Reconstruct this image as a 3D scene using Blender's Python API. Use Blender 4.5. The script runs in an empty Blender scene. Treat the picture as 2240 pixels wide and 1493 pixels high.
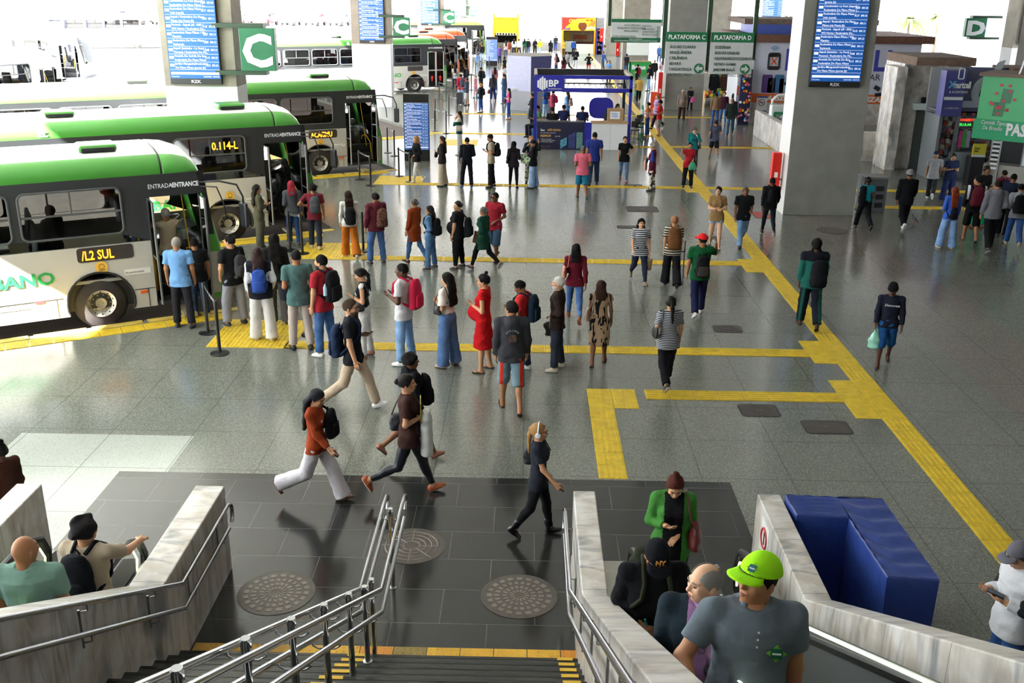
# Bus terminal concourse seen from the stairs.  All units metres: X right, Y away from the stairs, Z up, floor at Z = 0.
import bpy, bmesh, math, random
import numpy as np
from mathutils import Matrix, Vector
random.seed(7)
SC = bpy.context.scene
COL = SC.collection
R = math.radians
# ---------------------------------------------------------------- camera, sky, sun, exposure
PITCH, YAW, ROLL, CAMH = 0.34362, -0.014025, 0.011873, 6.3
def cam_axes():
    cw, sw = math.cos(YAW), math.sin(YAW)
    f0, r0, u0 = np.array([sw, cw, 0]), np.array([cw, -sw, 0]), np.array([0, 0, 1.])
    f = f0*math.cos(PITCH) - u0*math.sin(PITCH); u = u0*math.cos(PITCH) + f0*math.sin(PITCH)
    r = r0*math.cos(ROLL) + u*math.sin(ROLL); u = u*math.cos(ROLL) - r0*math.sin(ROLL)
    return r, u, f
CR, CU, CF = cam_axes()
cd = bpy.data.cameras.new('camera'); cam = bpy.data.objects.new('camera', cd); COL.objects.link(cam)
cd.lens = 35; cd.sensor_width = 36; cd.clip_end = 600; cd.clip_start = 0.05
cam.matrix_world = Matrix(((CR[0], CU[0], -CF[0], 0), (CR[1], CU[1], -CF[1], 0), (CR[2], CU[2], -CF[2], CAMH), (0, 0, 0, 1)))
SC.camera = cam
w = bpy.data.worlds.new('sky'); SC.world = w; w.use_nodes = True
bg = w.node_tree.nodes['Background']; bg.inputs[0].default_value = (0.88, 0.945, 1.0, 1); bg.inputs[1].default_value = 3.4
sd = bpy.data.lights.new('sun', 'SUN'); sun = bpy.data.objects.new('sun', sd); COL.objects.link(sun)
sd.energy = 60; sd.angle = R(0.6); sd.color = (1, 0.98, 0.955)
sun.rotation_euler = Vector((1, 1, -1)).to_track_quat('-Z', 'Y').to_euler()
SC.view_settings.view_transform = 'Standard'; SC.view_settings.look = 'None'; SC.view_settings.gamma = 1
SC.view_settings.use_curve_mapping = False
SC.view_settings.exposure = 1.2
try:
    SC.cycles.max_bounces = 7; SC.cycles.diffuse_bounces = 4; SC.cycles.glossy_bounces = 3; SC.cycles.transparent_max_bounces = 12
    SC.cycles.sample_clamp_indirect = 6; SC.cycles.caustics_reflective = False; SC.cycles.caustics_refractive = False
except Exception: pass
# no ceiling lamps are built; the hall is lit by sun and sky
FPX = 35/36*2240
def ray(u, v):
    return CR*((u-1120)/FPX) - CU*((v-746.5)/FPX) + CF
def G(u, v, z=0.0):                     # the point of the level z seen at that direction
    d = ray(u, v); t = (z-CAMH)/d[2]; return (d[0]*t, d[1]*t)
def height(foot, head, z=0.0):
    b = G(*foot, z); d = ray(*head); return CAMH + d[2]*math.hypot(*b)/math.hypot(d[0], d[1]) - z
# ---------------------------------------------------------------- materials
def lin(h):
    h = h.lstrip('#'); c = [int(h[i:i+2], 16)/255 for i in (0, 2, 4)]
    return tuple((x/12.92 if x <= 0.04045 else ((x+0.055)/1.055)**2.4) for x in c) + (1,)
_M = {}
def M(hexc, rough=0.6, metal=0.0, emit=0.0, var=0.0, vs=6.0, bump=0.0, bs=60.0, alpha=1.0, spec=0.5, coat=0.0, aniso=None):
    key = (hexc, rough, metal, emit, var, vs, bump, bs, alpha, spec, coat, aniso)
    if key in _M: return _M[key]
    m = bpy.data.materials.new('mat_'+hexc.strip('#')); m.use_nodes = True; nt = m.node_tree; p = nt.nodes['Principled BSDF']
    c = lin(hexc); p.inputs['Base Color'].default_value = c; p.inputs['Roughness'].default_value = rough; p.inputs['Metallic'].default_value = metal
    p.inputs['Specular IOR Level'].default_value = spec
    if coat: p.inputs['Coat Weight'].default_value = coat; p.inputs['Coat Roughness'].default_value = 0.08
    if emit: p.inputs['Emission Color'].default_value = c; p.inputs['Emission Strength'].default_value = emit
    if alpha < 1: p.inputs['Alpha'].default_value = alpha
    if var or bump:
        tc = nt.nodes.new('ShaderNodeTexCoord')
        if var:
            n = nt.nodes.new('ShaderNodeTexNoise'); n.inputs['Scale'].default_value = vs; n.inputs['Detail'].default_value = 6
            mp = nt.nodes.new('ShaderNodeMapping'); mp.inputs['Scale'].default_value = aniso or (1, 1, 1)
            nt.links.new(tc.outputs['Object'], mp.inputs[0]); nt.links.new(mp.outputs[0], n.inputs['Vector'])
            r = nt.nodes.new('ShaderNodeValToRGB'); r.color_ramp.elements[0].position = 0.3; r.color_ramp.elements[1].position = 0.7
            r.color_ramp.elements[0].color = tuple(x*(1-var) for x in c[:3])+(1,)
            r.color_ramp.elements[1].color = tuple(min(1, x*(1+var)) for x in c[:3])+(1,)
            nt.links.new(n.outputs[0], r.inputs[0]); nt.links.new(r.outputs[0], p.inputs['Base Color'])
        if bump:
            n = nt.nodes.new('ShaderNodeTexNoise'); n.inputs['Scale'].default_value = bs; n.inputs['Detail'].default_value = 4
            nt.links.new(tc.outputs['Object'], n.inputs['Vector'])
            b = nt.nodes.new('ShaderNodeBump'); b.inputs['Strength'].default_value = bump; b.inputs['Distance'].default_value = 0.02
            nt.links.new(n.outputs[0], b.inputs['Height']); nt.links.new(b.outputs[0], p.inputs['Normal'])
    _M[key] = m
    return m
def cloth(h): return M(h, 0.9, bump=0.5, bs=16, spec=0.15)
def denim(h): return M(h, 0.9, bump=0.45, bs=18, spec=0.15, var=0.3, vs=5)
def metal(h='#b8babc', r=0.22): return M(h, r, 1.0)
def glass(h='#20262a', a=0.45):
    key = ('glass', h, a)
    if key in _M: return _M[key]
    m = bpy.data.materials.new('mat_glass'); m.use_nodes = True; nt = m.node_tree; nt.nodes.clear()
    o = nt.nodes.new('ShaderNodeOutputMaterial'); mx = nt.nodes.new('ShaderNodeMixShader'); t = nt.nodes.new('ShaderNodeBsdfTransparent')
    g = nt.nodes.new('ShaderNodeBsdfGlossy'); g.inputs['Roughness'].default_value = 0.03; f = nt.nodes.new('ShaderNodeFresnel'); f.inputs[0].default_value = 1.5
    c = lin(h); k = 1-a; t.inputs[0].default_value = (k+a*c[0], k+a*c[1], k+a*c[2], 1)
    nt.links.new(f.outputs[0], mx.inputs[0]); nt.links.new(t.outputs[0], mx.inputs[1]); nt.links.new(g.outputs[0], mx.inputs[2]); nt.links.new(mx.outputs[0], o.inputs[0])
    _M[key] = m
    return m
def pattern(kind, c1, c2, scale=1.0, rough=0.85):      # printed / woven cloth and board patterns
    key = ('pat', kind, c1, c2, scale, rough)
    if key in _M: return _M[key]
    m = M(c1, rough, spec=0.2).copy(); nt = m.node_tree; p = nt.nodes['Principled BSDF']; p.inputs['Base Color'].default_value = lin(c1)
    tc = nt.nodes.new('ShaderNodeTexCoord'); mp = nt.nodes.new('ShaderNodeMapping'); nt.links.new(tc.outputs['Object'], mp.inputs[0])
    r = nt.nodes.new('ShaderNodeValToRGB'); r.color_ramp.interpolation = 'CONSTANT'
    e = r.color_ramp.elements; e[0].color = lin(c1); e[1].color = lin(c2); e[0].position = 0; e[1].position = 0.5
    if kind == 'stripe':
        t = nt.nodes.new('ShaderNodeTexWave'); t.wave_type = 'BANDS'; t.bands_direction = 'Z'; t.inputs['Scale'].default_value = 7*scale; t.inputs['Distortion'].default_value = 0.4; out = t.outputs['Fac']
    elif kind == 'dash':
        mp.inputs['Scale'].default_value = (16*scale, 16*scale, 5*scale); mp.inputs['Rotation'].default_value = (0.3, 0.5, 0.2)
        t = nt.nodes.new('ShaderNodeTexNoise'); t.inputs['Scale'].default_value = 1.0; t.inputs['Detail'].default_value = 1; e[1].position = 0.57; out = t.outputs[0]
    elif kind == 'voro':
        t = nt.nodes.new('ShaderNodeTexVoronoi'); t.inputs['Scale'].default_value = 14*scale; e[1].position = 0.45; out = t.outputs['Distance']
    else:
        t = nt.nodes.new('ShaderNodeTexNoise'); t.inputs['Scale'].default_value = 9*scale; t.inputs['Detail'].default_value = 2; e[1].position = 0.53; out = t.outputs[0]
    nt.links.new(mp.outputs[0], t.inputs['Vector']); nt.links.new(out, r.inputs[0]); nt.links.new(r.outputs[0], p.inputs['Base Color'])
    _M[key] = m
    return m
# ---------------------------------------------------------------- mesh builder
def rotz(a): return np.array([[math.cos(a), -math.sin(a), 0], [math.sin(a), math.cos(a), 0], [0, 0, 1.]])
def rotx(a): return np.array([[1., 0, 0], [0, math.cos(a), -math.sin(a)], [0, math.sin(a), math.cos(a)]])
def roty(a): return np.array([[math.cos(a), 0, math.sin(a)], [0, 1., 0], [-math.sin(a), 0, math.cos(a)]])
class MB:
    def __init__(s): s.v = []; s.f = []; s.m = []; s.n = 0
    def add(s, v, f, m=0):
        v = np.asarray(v, float).reshape(-1, 3); s.v.append(v); s.f += [tuple(i+s.n for i in q) for q in f]; s.m += [m]*len(f); s.n += len(v); return s
    def box(s, x0, x1, y0, y1, z0, z1, m=0):
        return s.add([(x, y, z) for z in (z0, z1) for y in (y0, y1) for x in (x0, x1)],
                     [(0, 2, 3, 1), (4, 5, 7, 6), (0, 1, 5, 4), (2, 6, 7, 3), (0, 4, 6, 2), (1, 3, 7, 5)], m)
    def cbox(s, c, size, rot=None, m=0):
        b = MB().box(-size[0]/2, size[0]/2, -size[1]/2, size[1]/2, -size[2]/2, size[2]/2); v = b.v[0]
        if rot is not None: v = v @ np.asarray(rot).T
        return s.add(v+np.asarray(c, float), b.f, m)
    def tube(s, pts, r, n=8, m=0, closed=False):
        P = [np.asarray(p, float) for p in pts]; k = len(P); rr = [r]*k if np.isscalar(r) else list(r); V = []; up = None
        for i in range(k):
            a = P[i-1] if (i > 0 or closed) else P[i]; b = P[(i+1) % k] if (i < k-1 or closed) else P[i]
            t = b-a; t = t/(np.linalg.norm(t)+1e-9)
            if up is None:
                up = np.array([0, 0, 1.]) if abs(t[2]) < 0.9 else np.array([1., 0, 0])
            u = up-t*(up@t); u /= np.linalg.norm(u)+1e-9; up = u; q = np.cross(t, u)
            V += [P[i]+rr[i]*(math.cos(j*2*math.pi/n)*u+math.sin(j*2*math.pi/n)*q) for j in range(n)]
        F = [(i*n+j, i*n+(j+1) % n, ((i+1) % k)*n+(j+1) % n, ((i+1) % k)*n+j) for i in range(k if closed else k-1) for j in range(n)]
        if not closed: F += [tuple(range(n-1, -1, -1)), tuple((k-1)*n+j for j in range(n))]
        return s.add(V, F, m)
    def lathe(s, prof, n=20, c=(0, 0, 0), m=0, ax='z', caps=True):
        V = []; F = []
        for r, z in prof:
            for j in range(n):
                a = j*2*math.pi/n; p = (r*math.cos(a), r*math.sin(a), z)
                if ax == 'y': p = (p[0], p[2], -p[1])
                if ax == 'x': p = (p[2], p[1], -p[0])
                V.append((p[0]+c[0], p[1]+c[1], p[2]+c[2]))
        k = len(prof)
        F = [(i*n+j, i*n+(j+1) % n, (i+1)*n+(j+1) % n, (i+1)*n+j) for i in range(k-1) for j in range(n)]
        if caps: F += [tuple(range(n-1, -1, -1)), tuple((k-1)*n+j for j in range(n))]
        return s.add(V, F, m)
    def prism(s, poly, z0, z1, m=0, frame=None):          # polygon in (a, b), thickness along c; frame maps (a, b, c) to the world
        n = len(poly); V = [(p[0], p[1], z) for z in (z0, z1) for p in poly]
        if frame is not None: V = [frame(*v) for v in V]
        return s.add(V, [tuple(range(n-1, -1, -1)), tuple(range(n, 2*n))]+[(i, (i+1) % n, n+(i+1) % n, n+i) for i in range(n)], m)
    def xf(s, rot=None, t=(0, 0, 0), sc=1.0):
        s.v = [(v*sc if rot is None else (v*sc) @ np.asarray(rot).T)+np.asarray(t, float) for v in s.v]; return s
    def join(s, o, m=None):
        for v in o.v: s.v.append(v)
        s.f += [tuple(i+s.n for i in q) for q in o.f]; s.m += (o.m if m is None else [m]*len(o.f)); s.n += o.n; return s
    def build(s, name, mats, parent=None, smooth=False, bevel=0, kind=None, seg=2):
        me = bpy.data.meshes.new(name); V = np.concatenate(s.v) if s.v else np.zeros((0, 3))
        if parent is None and s.v:      # a thing of one mesh: origin at its base
            lo, hi = V.min(0), V.max(0); org = np.array([(lo[0]+hi[0])/2, (lo[1]+hi[1])/2, lo[2]]); V = V-org
        else: org = None
        me.from_pydata(V.tolist(), [], s.f)
        for x in (mats if isinstance(mats, (list, tuple)) else [mats]): me.materials.append(x)
        me.polygons.foreach_set('material_index', s.m)
        if smooth: me.polygons.foreach_set('use_smooth', [True]*len(s.f))
        me.update(); o = bpy.data.objects.new(name, me); COL.objects.link(o)
        if org is not None: o.location = org
        if parent is not None: o.parent = parent
        if bevel:
            b = o.modifiers.new('edge', 'BEVEL'); b.width = bevel; b.segments = seg; b.limit_method = 'ANGLE'; b.angle_limit = R(40)
        if smooth == 'auto': me.set_sharp_from_angle(angle=R(35))
        if kind: o['kind'] = kind
        return o
def tag(o, label, cat, group=None):
    o['label'] = label; o['category'] = cat
    if group: o['group'] = group
    return o
def thing(name, label, cat, loc=(0, 0, 0), rz=0.0, group=None):
    o = bpy.data.objects.new(name, None); o.empty_display_size = 0.2; COL.objects.link(o); o.location = loc; o.rotation_euler = (0, 0, rz)
    return tag(o, label, cat, group)
def plate(outline, holes, th, frame, m=0):      # a flat sheet with holes, given thickness; frame maps (a, b, depth)
    bm = bmesh.new(); E = []
    for loop in [outline]+list(holes):
        vs = [bm.verts.new((a, b, 0)) for a, b in loop]
        E += [bm.edges.new((vs[i], vs[(i+1) % len(vs)])) for i in range(len(vs))]
    bmesh.ops.triangle_fill(bm, use_beauty=True, use_dissolve=False, edges=E)
    bm.normal_update()
    if bm.faces and sum(f.normal.z for f in bm.faces) < 0: bmesh.ops.reverse_faces(bm, faces=bm.faces[:])
    bm.verts.index_update(); V = [tuple(v.co) for v in bm.verts]; F = [tuple(v.index for v in f.verts) for f in bm.faces]; n = len(V); bm.free()
    out = MB(); VV = [frame(a, b, 0.0) for a, b, _ in V]+[frame(a, b, -th) for a, b, _ in V]; FF = list(F)+[tuple(i+n for i in reversed(f)) for f in F]
    k = 0
    for loop in [outline]+list(holes):
        L = len(loop)
        for i in range(L): a, b = k+i, k+(i+1) % L; FF.append((a, a+n, b+n, b))
        k += L
    return out.add(VV, FF, m)
def rrect(x0, x1, y0, y1, r=0.06, n=4):
    P = []
    for cx, cy, a0 in ((x1-r, y1-r, 0), (x0+r, y1-r, 90), (x0+r, y0+r, 180), (x1-r, y0+r, 270)):
        P += [(cx+r*math.cos(R(a0+90*i/n)), cy+r*math.sin(R(a0+90*i/n))) for i in range(n+1)]
    return P
def text(s, size, loc, ax, up, mat, parent=None, name='lettering', ext=0.004, align='LEFT', spacing=1.0, shear=0, xs=1.0, bold=0.0):
    c = bpy.data.curves.new(name, 'FONT'); c.body = s; c.size = size; c.extrude = ext; c.align_x = align; c.space_line = spacing; c.shear = shear
    c.resolution_u = 2; c.offset = bold; t = bpy.data.objects.new(name, c); me = bpy.data.meshes.new_from_object(t); me.name = name
    bpy.data.objects.remove(t); bpy.data.curves.remove(c)
    me.materials.clear(); me.materials.append(mat); o = bpy.data.objects.new(name, me); COL.objects.link(o)
    a = Vector(ax).normalized(); u = Vector(up).normalized(); n = a.cross(u)
    me.transform(Matrix(((a.x*xs, u.x, n.x, loc[0]), (a.y*xs, u.y, n.y, loc[1]), (a.z*xs, u.z, n.z, loc[2]), (0, 0, 0, 1))))
    if parent is not None: o.parent = parent
    return o
XA, ZA = (1, 0, 0), (0, 0, 1)
def AT(u, v, y):                       # the point of the upright plane Y = y seen at that direction -> (x, z)
    d = ray(u, v); t = y/d[1]; return d[0]*t, CAMH+d[2]*t
WHITE = '#eceef0'; BLACK = '#17181a'
# ---------------------------------------------------------------- setting: floor, roof, pillars
def nodes(m): return m.node_tree, m.node_tree.nodes['Principled BSDF']
def mat_floor():
    m = bpy.data.materials.new('terrazzo'); m.use_nodes = True; nt, p = nodes(m); N = nt.nodes.new; L = nt.links.new
    tc = N('ShaderNodeTexCoord'); sp = N('ShaderNodeSeparateXYZ'); L(tc.outputs['Object'], sp.inputs[0])
    def mix(fac, a, b):
        x = N('ShaderNodeMix'); x.data_type = 'RGBA'; L(fac, x.inputs[0])
        for s, i in ((a, 6), (b, 7)):
            if isinstance(s, str): x.inputs[i].default_value = lin(s)
            else: L(s, x.inputs[i])
        return x.outputs[2]
    def ramp(src, p0, p1, c0=(0, 0, 0, 1), c1=(1, 1, 1, 1), const=False):
        r = N('ShaderNodeValToRGB'); r.color_ramp.elements[0].position = p0; r.color_ramp.elements[1].position = p1
        r.color_ramp.elements[0].color = c0; r.color_ramp.elements[1].color = c1; L(src, r.inputs[0]); return r.outputs[0]
    def math_(op, a, b):
        x = N('ShaderNodeMath'); x.operation = op
        for i, s in enumerate((a, b)):
            if isinstance(s, (int, float)): x.inputs[i].default_value = s
            else: L(s, x.inputs[i])
        return x.outputs[0]
    n1 = N('ShaderNodeTexNoise'); n1.inputs['Scale'].default_value = 0.35; n1.inputs['Detail'].default_value = 5; L(tc.outputs['Object'], n1.inputs['Vector'])
    base = mix(ramp(n1.outputs[0], 0.3, 0.7), '#5f625c', '#6a6d67')
    band = math_('MULTIPLY', math_('GREATER_THAN', sp.outputs[0], 7.75), math_('LESS_THAN', sp.outputs[0], 9.5))
    base = mix(band, base, '#6b635f')
    band2 = math_('MULTIPLY', math_('GREATER_THAN', sp.outputs[0], -0.2), math_('LESS_THAN', sp.outputs[0], -0.19)); base = mix(band2, base, '#555a52')
    # the newly poured pale patch by the left escalator
    patch = math_('MULTIPLY', math_('LESS_THAN', sp.outputs[0], -4.85), math_('MULTIPLY', math_('LESS_THAN', sp.outputs[1], 13.25), math_('GREATER_THAN', sp.outputs[0], -7.4)))
    base = mix(patch, base, '#a0a59f')
    v = N('ShaderNodeTexVoronoi'); v.inputs['Scale'].default_value = 85; L(tc.outputs['Object'], v.inputs['Vector'])
    base = mix(math_('MULTIPLY', ramp(v.outputs['Color'], 0.55, 0.6), 0.25), base, '#b4b7a4')
    base = mix(math_('MULTIPLY', ramp(v.outputs['Color'], 0.25, 0.33, (1, 1, 1, 1), (0, 0, 0, 1)), 0.28), base, '#50534f')
    br = N('ShaderNodeTexBrick'); br.offset = 0; br.inputs['Scale'].default_value = 1; br.inputs['Brick Width'].default_value = 1.22; br.inputs['Row Height'].default_value = 1.22
    br.inputs['Mortar Size'].default_value = 0.009; br.inputs['Mortar Smooth'].default_value = 0.2; L(tc.outputs['Object'], br.inputs['Vector'])
    base = mix(math_('MULTIPLY', br.outputs['Fac'], 0.55), base, '#3c403a')
    L(base, p.inputs['Base Color'])
    p.inputs['Roughness'].default_value = 0.17
    p.inputs['Specular IOR Level'].default_value = 0.55
    return m
def mat_tiles(c1, c2, mortar, bw, bh, rough=0.25, off=0.5, mort=0.004, bump=0.0):
    m = bpy.data.materials.new('tiles'); m.use_nodes = True; nt, p = nodes(m); tc = nt.nodes.new('ShaderNodeTexCoord')
    br = nt.nodes.new('ShaderNodeTexBrick'); br.offset = off; br.inputs['Scale'].default_value = 1; br.inputs['Brick Width'].default_value = bw; br.inputs['Row Height'].default_value = bh
    br.inputs['Color1'].default_value = lin(c1); br.inputs['Color2'].default_value = lin(c2); br.inputs['Mortar'].default_value = lin(mortar); br.inputs['Mortar Size'].default_value = mort
    nt.links.new(tc.outputs['Object'], br.inputs['Vector']); nt.links.new(br.outputs[0], p.inputs['Base Color']); p.inputs['Roughness'].default_value = rough
    return m
def mat_marble():
    m = bpy.data.materials.new('marble'); m.use_nodes = True; nt, p = nodes(m); tc = nt.nodes.new('ShaderNodeTexCoord'); N = nt.nodes.new; L = nt.links.new
    mp = N('ShaderNodeMapping'); mp.inputs['Scale'].default_value = (1, 2.6, 0.5); mp.inputs['Rotation'].default_value = (0.5, 0.1, 0); L(tc.outputs['Object'], mp.inputs[0])
    n = N('ShaderNodeTexNoise'); n.inputs['Scale'].default_value = 1.7; n.inputs['Detail'].default_value = 9; n.inputs['Distortion'].default_value = 1.4; L(mp.outputs[0], n.inputs['Vector'])
    r = N('ShaderNodeValToRGB'); e = r.color_ramp.elements; e[0].position = 0.32; e[0].color = lin('#8d9095'); e[1].position = 0.5; e[1].color = lin('#cdc9c3')
    x = e.new(0.43); x.color = lin('#b6b3af'); y = e.new(0.7); y.color = lin('#d8d6d2'); L(n.outputs[0], r.inputs[0])
    br = N('ShaderNodeTexBrick'); br.offset = 0; br.inputs['Scale'].default_value = 1; br.inputs['Brick Width'].default_value = 60; br.inputs['Row Height'].default_value = 0.95
    br.inputs['Color1'].default_value = br.inputs['Color2'].default_value = (1, 1, 1, 1); br.inputs['Mortar'].default_value = (0.35, 0.33, 0.3, 1); br.inputs['Mortar Size'].default_value = 0.004
    mb = N('ShaderNodeMapping'); mb.inputs['Location'].default_value = (9.3, .2, 0); L(tc.outputs['Object'], mb.inputs[0]); L(mb.outputs[0], br.inputs['Vector'])
    mu = N('ShaderNodeMix'); mu.data_type = 'RGBA'; mu.blend_type = 'MULTIPLY'; mu.inputs[0].default_value = 1; L(r.outputs[0], mu.inputs[6]); L(br.outputs[0], mu.inputs[7])
    n2 = N('ShaderNodeTexNoise'); n2.inputs['Scale'].default_value = 3.5; n2.inputs['Detail'].default_value = 6; L(tc.outputs['Object'], n2.inputs['Vector'])
    r2 = N('ShaderNodeValToRGB'); r2.color_ramp.elements[0].position = 0.35; r2.color_ramp.elements[0].color = lin('#c9bca8'); r2.color_ramp.elements[1].position = 0.6; r2.color_ramp.elements[1].color = (1, 1, 1, 1); L(n2.outputs[0], r2.inputs[0])
    m2 = N('ShaderNodeMix'); m2.data_type = 'RGBA'; m2.blend_type = 'MULTIPLY'; m2.inputs[0].default_value = 0.6; L(mu.outputs[2], m2.inputs[6]); L(r2.outputs[0], m2.inputs[7])
    L(m2.outputs[2], p.inputs['Base Color']); p.inputs['Roughness'].default_value = 0.35
    return m
MARBLE = mat_marble(); CONC = M('#8f887c', 0.75, var=0.14, vs=2.5, bump=0.25, bs=25); CONCG = M('#85857f', 0.7, var=0.13, vs=1.6, bump=0.2, bs=20)
PAINT = M('#c9cacb', 0.6, var=0.04, vs=2); STEEL = metal('#c0c1c2', 0.16); DSTEEL = metal('#8a8b8d', 0.3)
YEL = M('#d2b32c', 0.55, var=0.16, vs=7); ORG = M('#d9a125', 0.55, var=0.12, vs=5); BLK = M('#1b1c1e', 0.45); RUB = M('#121213', 0.35)
def st(o): o['kind'] = 'structure'; return o
XK = lambda y: -7.0+0*y
# platform slab (terrazzo): outline follows the saw-tooth kerb of the bus bays on the left
TH = R(30); CT, ST_ = math.cos(TH), math.sin(TH)
BAYS = [(-8.23, 18.31), (-7.74, 25.26), (-7.23, 34.65), (-6.75, 43.6), (-7.1, 63.5), (-6.7, 69.5), (-6.3, 74.5), (-6.2, 95.0)]
kerb = []
for wx, wy in BAYS:
    # each bay: a long edge parallel to the bus, 0.35 m from its near side, then a nose across its front
    nx, ny = ST_, -CT
    a = (wx+nx*0.22-9.5*CT, wy+ny*0.22-9.5*ST_); b = (wx+nx*0.22+2.75*CT, wy+ny*0.22+2.75*ST_); kerb.append((a, b))
MBf = MB()
def poly_slab(poly, z0, z1, name, mat): return st(MB().prism(poly, z0, z1).build(name, mat, kind='structure'))
pl = [(24, 110), (24, 5.6), (2.84, 5.6), (2.84, 7.6), (-5.6, 7.6), (-5.6, 5.6), (-16.6, 5.6), (-16.6, 12.4)]
for i, (a, b) in enumerate(kerb):
    if i == 0: pl += [a, b]
    else:
        # come back along the far side of the previous bus to where the next long edge begins
        pb = kerb[i-1][1]; d = (pb[0]-3.1*ST_*0.9, pb[1]+3.1*CT*0.9)
        s = ((d[0]-a[0])*CT+(d[1]-a[1])*ST_); c0 = (a[0]+s*CT, a[1]+s*ST_)
        if c0[1] > d[1]+0.3:
            pl += [d, c0, b]
        else: pl += [d, b]
pl += [(-3.5, 104), (-3.5, 110)]
fl = MB().prism(pl, -0.3, 0.0); floor = fl.build('floor', mat_floor(), kind='structure')
fo = floor.location; floor.data.transform(Matrix.Translation(fo)); floor.location = (0, 0, 0)
st(MB().box(-160, 70, -30, 320, -0.4, -0.14).build('floor_road', M('#c4c5c6', 0.85, var=0.1, vs=0.6, bump=0.2, bs=30), kind='structure'))
st(MB().box(-20, -5.0, 5, 60, -0.16, -0.125).build('floor_bay', M('#4d423c', 0.85, var=0.25, vs=0.7, bump=0.3, bs=40), kind='structure'))
# yellow kerb stones on the first bays
b = MB()
for (a, e) in kerb[:4]:
    n = int(math.dist(a, e)/1.0)
    for i in range(n):
        t0, t1 = i/n+0.004, (i+1)/n-0.004; p = [a[0]+(e[0]-a[0])*t0, a[1]+(e[1]-a[1])*t0]; q = [a[0]+(e[0]-a[0])*t1, a[1]+(e[1]-a[1])*t1]
        b.prism([(p[0]-0.01, p[1]+.02), (p[0]+.10, p[1]-.15), (q[0]+.10, q[1]-.15), (q[0]-.01, q[1]+.02)], -0.05, 0.012, 0)
kb = b.build('trim_1', [M('#bfa64a', 0.7, var=0.3, vs=4)], kind='structure')
# ceiling: one unseen slab, height and edges shaped to steer sun and shade
st(MB().prism([(-20.9, -16), (34, -16), (34, 98), (-17.2, 98), (-17.2, 7.8), (-20.9, 7.8)], 9.0, 9.6).build('ceiling', M('#d9d9d9', 0.8), kind='structure'))
st(MB().box(-40, 40, -16.5, -16, 0, 9.4).build('wall_rear', M('#5a5650', .8), kind='structure'))
bw = MB(); bw.box(-6, 13, 108, 108.6, 0, 8, 0); bw.box(-6, 9, 107.3, 108, 0, 2.1, 1); bw.box(-3.5, 9, 106.6, 107.3, 0, 0.8, 1); bw.build('wall_far', [M('#dcdce0', 0.7), M('#9d9a96', 0.7)], kind='structure')
st(MB().box(-19, 34, -16, .5, 3.9, 4.27).build('floor_upper', M('#5b5a56', .5), kind='structure'))  # upper landing behind the viewpoint, added unseen to cut bounced light
st(MB().box(23.8, 24.1, 27, 51, 0, 9).build('light_blocker_right_far', M('#6b6862', .8), kind='structure'))  # added behind the shops to block sky light from the right
st(MB().box(15.6, 15.9, -16, 27, 0, 9).build('light_blocker_right', M('#6b6862', .8), kind='structure'))  # unseen wall added to darken the near right floor
# lamp material, unused: no ceiling lamps are built
lampm = M('#fff6e6', 0.5, emit=6.0)
# ---- pillars
def pillar(x0, y0, paint_to, d=1.0, w=2.06, grey=False, white_edge=True):
    m = [CONCG if grey else CONC, PAINT]
    b = MB(); b.box(x0, x0+w, y0, y0+d, paint_to, 9.0, 0)
    if paint_to > 0: b.box(x0-.004, x0+w+.004, y0-.004, y0+d+.004, -0.3, paint_to, 1)
    o = b.build('trim_pillar', m, kind='structure', bevel=0.015)
    return o
pillar(-10.35, 28.9, 3.5); pillar(-9.45, 54.8, 3.28); pillar(-8.85, 81.7, 3.1); pillar(-8.2, 106, 3.0)
pillar(7.56, 29.1, 0, grey=True, d=1.15); pillar(7.35, 55.4, 0, grey=True, d=1.4); pillar(7.3, 81.7, 0, d=1.4); pillar(7.2, 99.4, 0, d=1.2, w=2.5)

pillar(12.4, 78, 0, w=2.5); pillar(24.2, 52.5, 3.6, d=1.2)
# thin white layer over the left side face of the big pillar
st(MB().box(7.543, 7.558, 29.1, 30.25, 0, 9.0).build('trim_2', M('#d4d4d2', 0.5), kind='structure'))
# ---- dark granite apron at the foot of the stairs
ap = st(MB().prism([(-5.5, 8.0), (2.80, 8.0), (2.80, 12.09), (-5.5, 12.09)], -0.02, 0.004).build('floor_apron', mat_tiles('#252625', '#2b2c2b', '#5d5f5c', 1.0, 0.62, 0.16), kind='structure'))
# ---- main stairs: risers 0.17, treads 0.30, climbing toward the camera
Y0, K, TR = 8.05, 0.57, 0.30
b = MB(); nst = 25
for i in range(nst):
    z = 0.171*(i+1); y1 = Y0-TR*i; b.box(-3.3, 0.56, y1-TR, y1, z-0.35, z, 0)
    b.box(-3.3, 0.56, y1-0.035, y1+0.002, z-0.03, z+0.003, 1)
stairs = b.build('trim_stairs', [M('#30312f', 0.3, var=0.15, vs=5), M('#1f201f', 0.25)], kind='structure')
b = MB()
for i in range(10):
    z = 0.171*(i+1)+0.006; y1 = Y0-TR*i
    for x in (-1.62, 0.36): b.box(x-(.05 if x < 0 else 0), x+0.15, y1-0.035, y1+0.006, z-0.012, z+0.002, 0)
b.build('trim_nosing_marks', [M('#d8b032', 0.5)], kind='structure')
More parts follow.
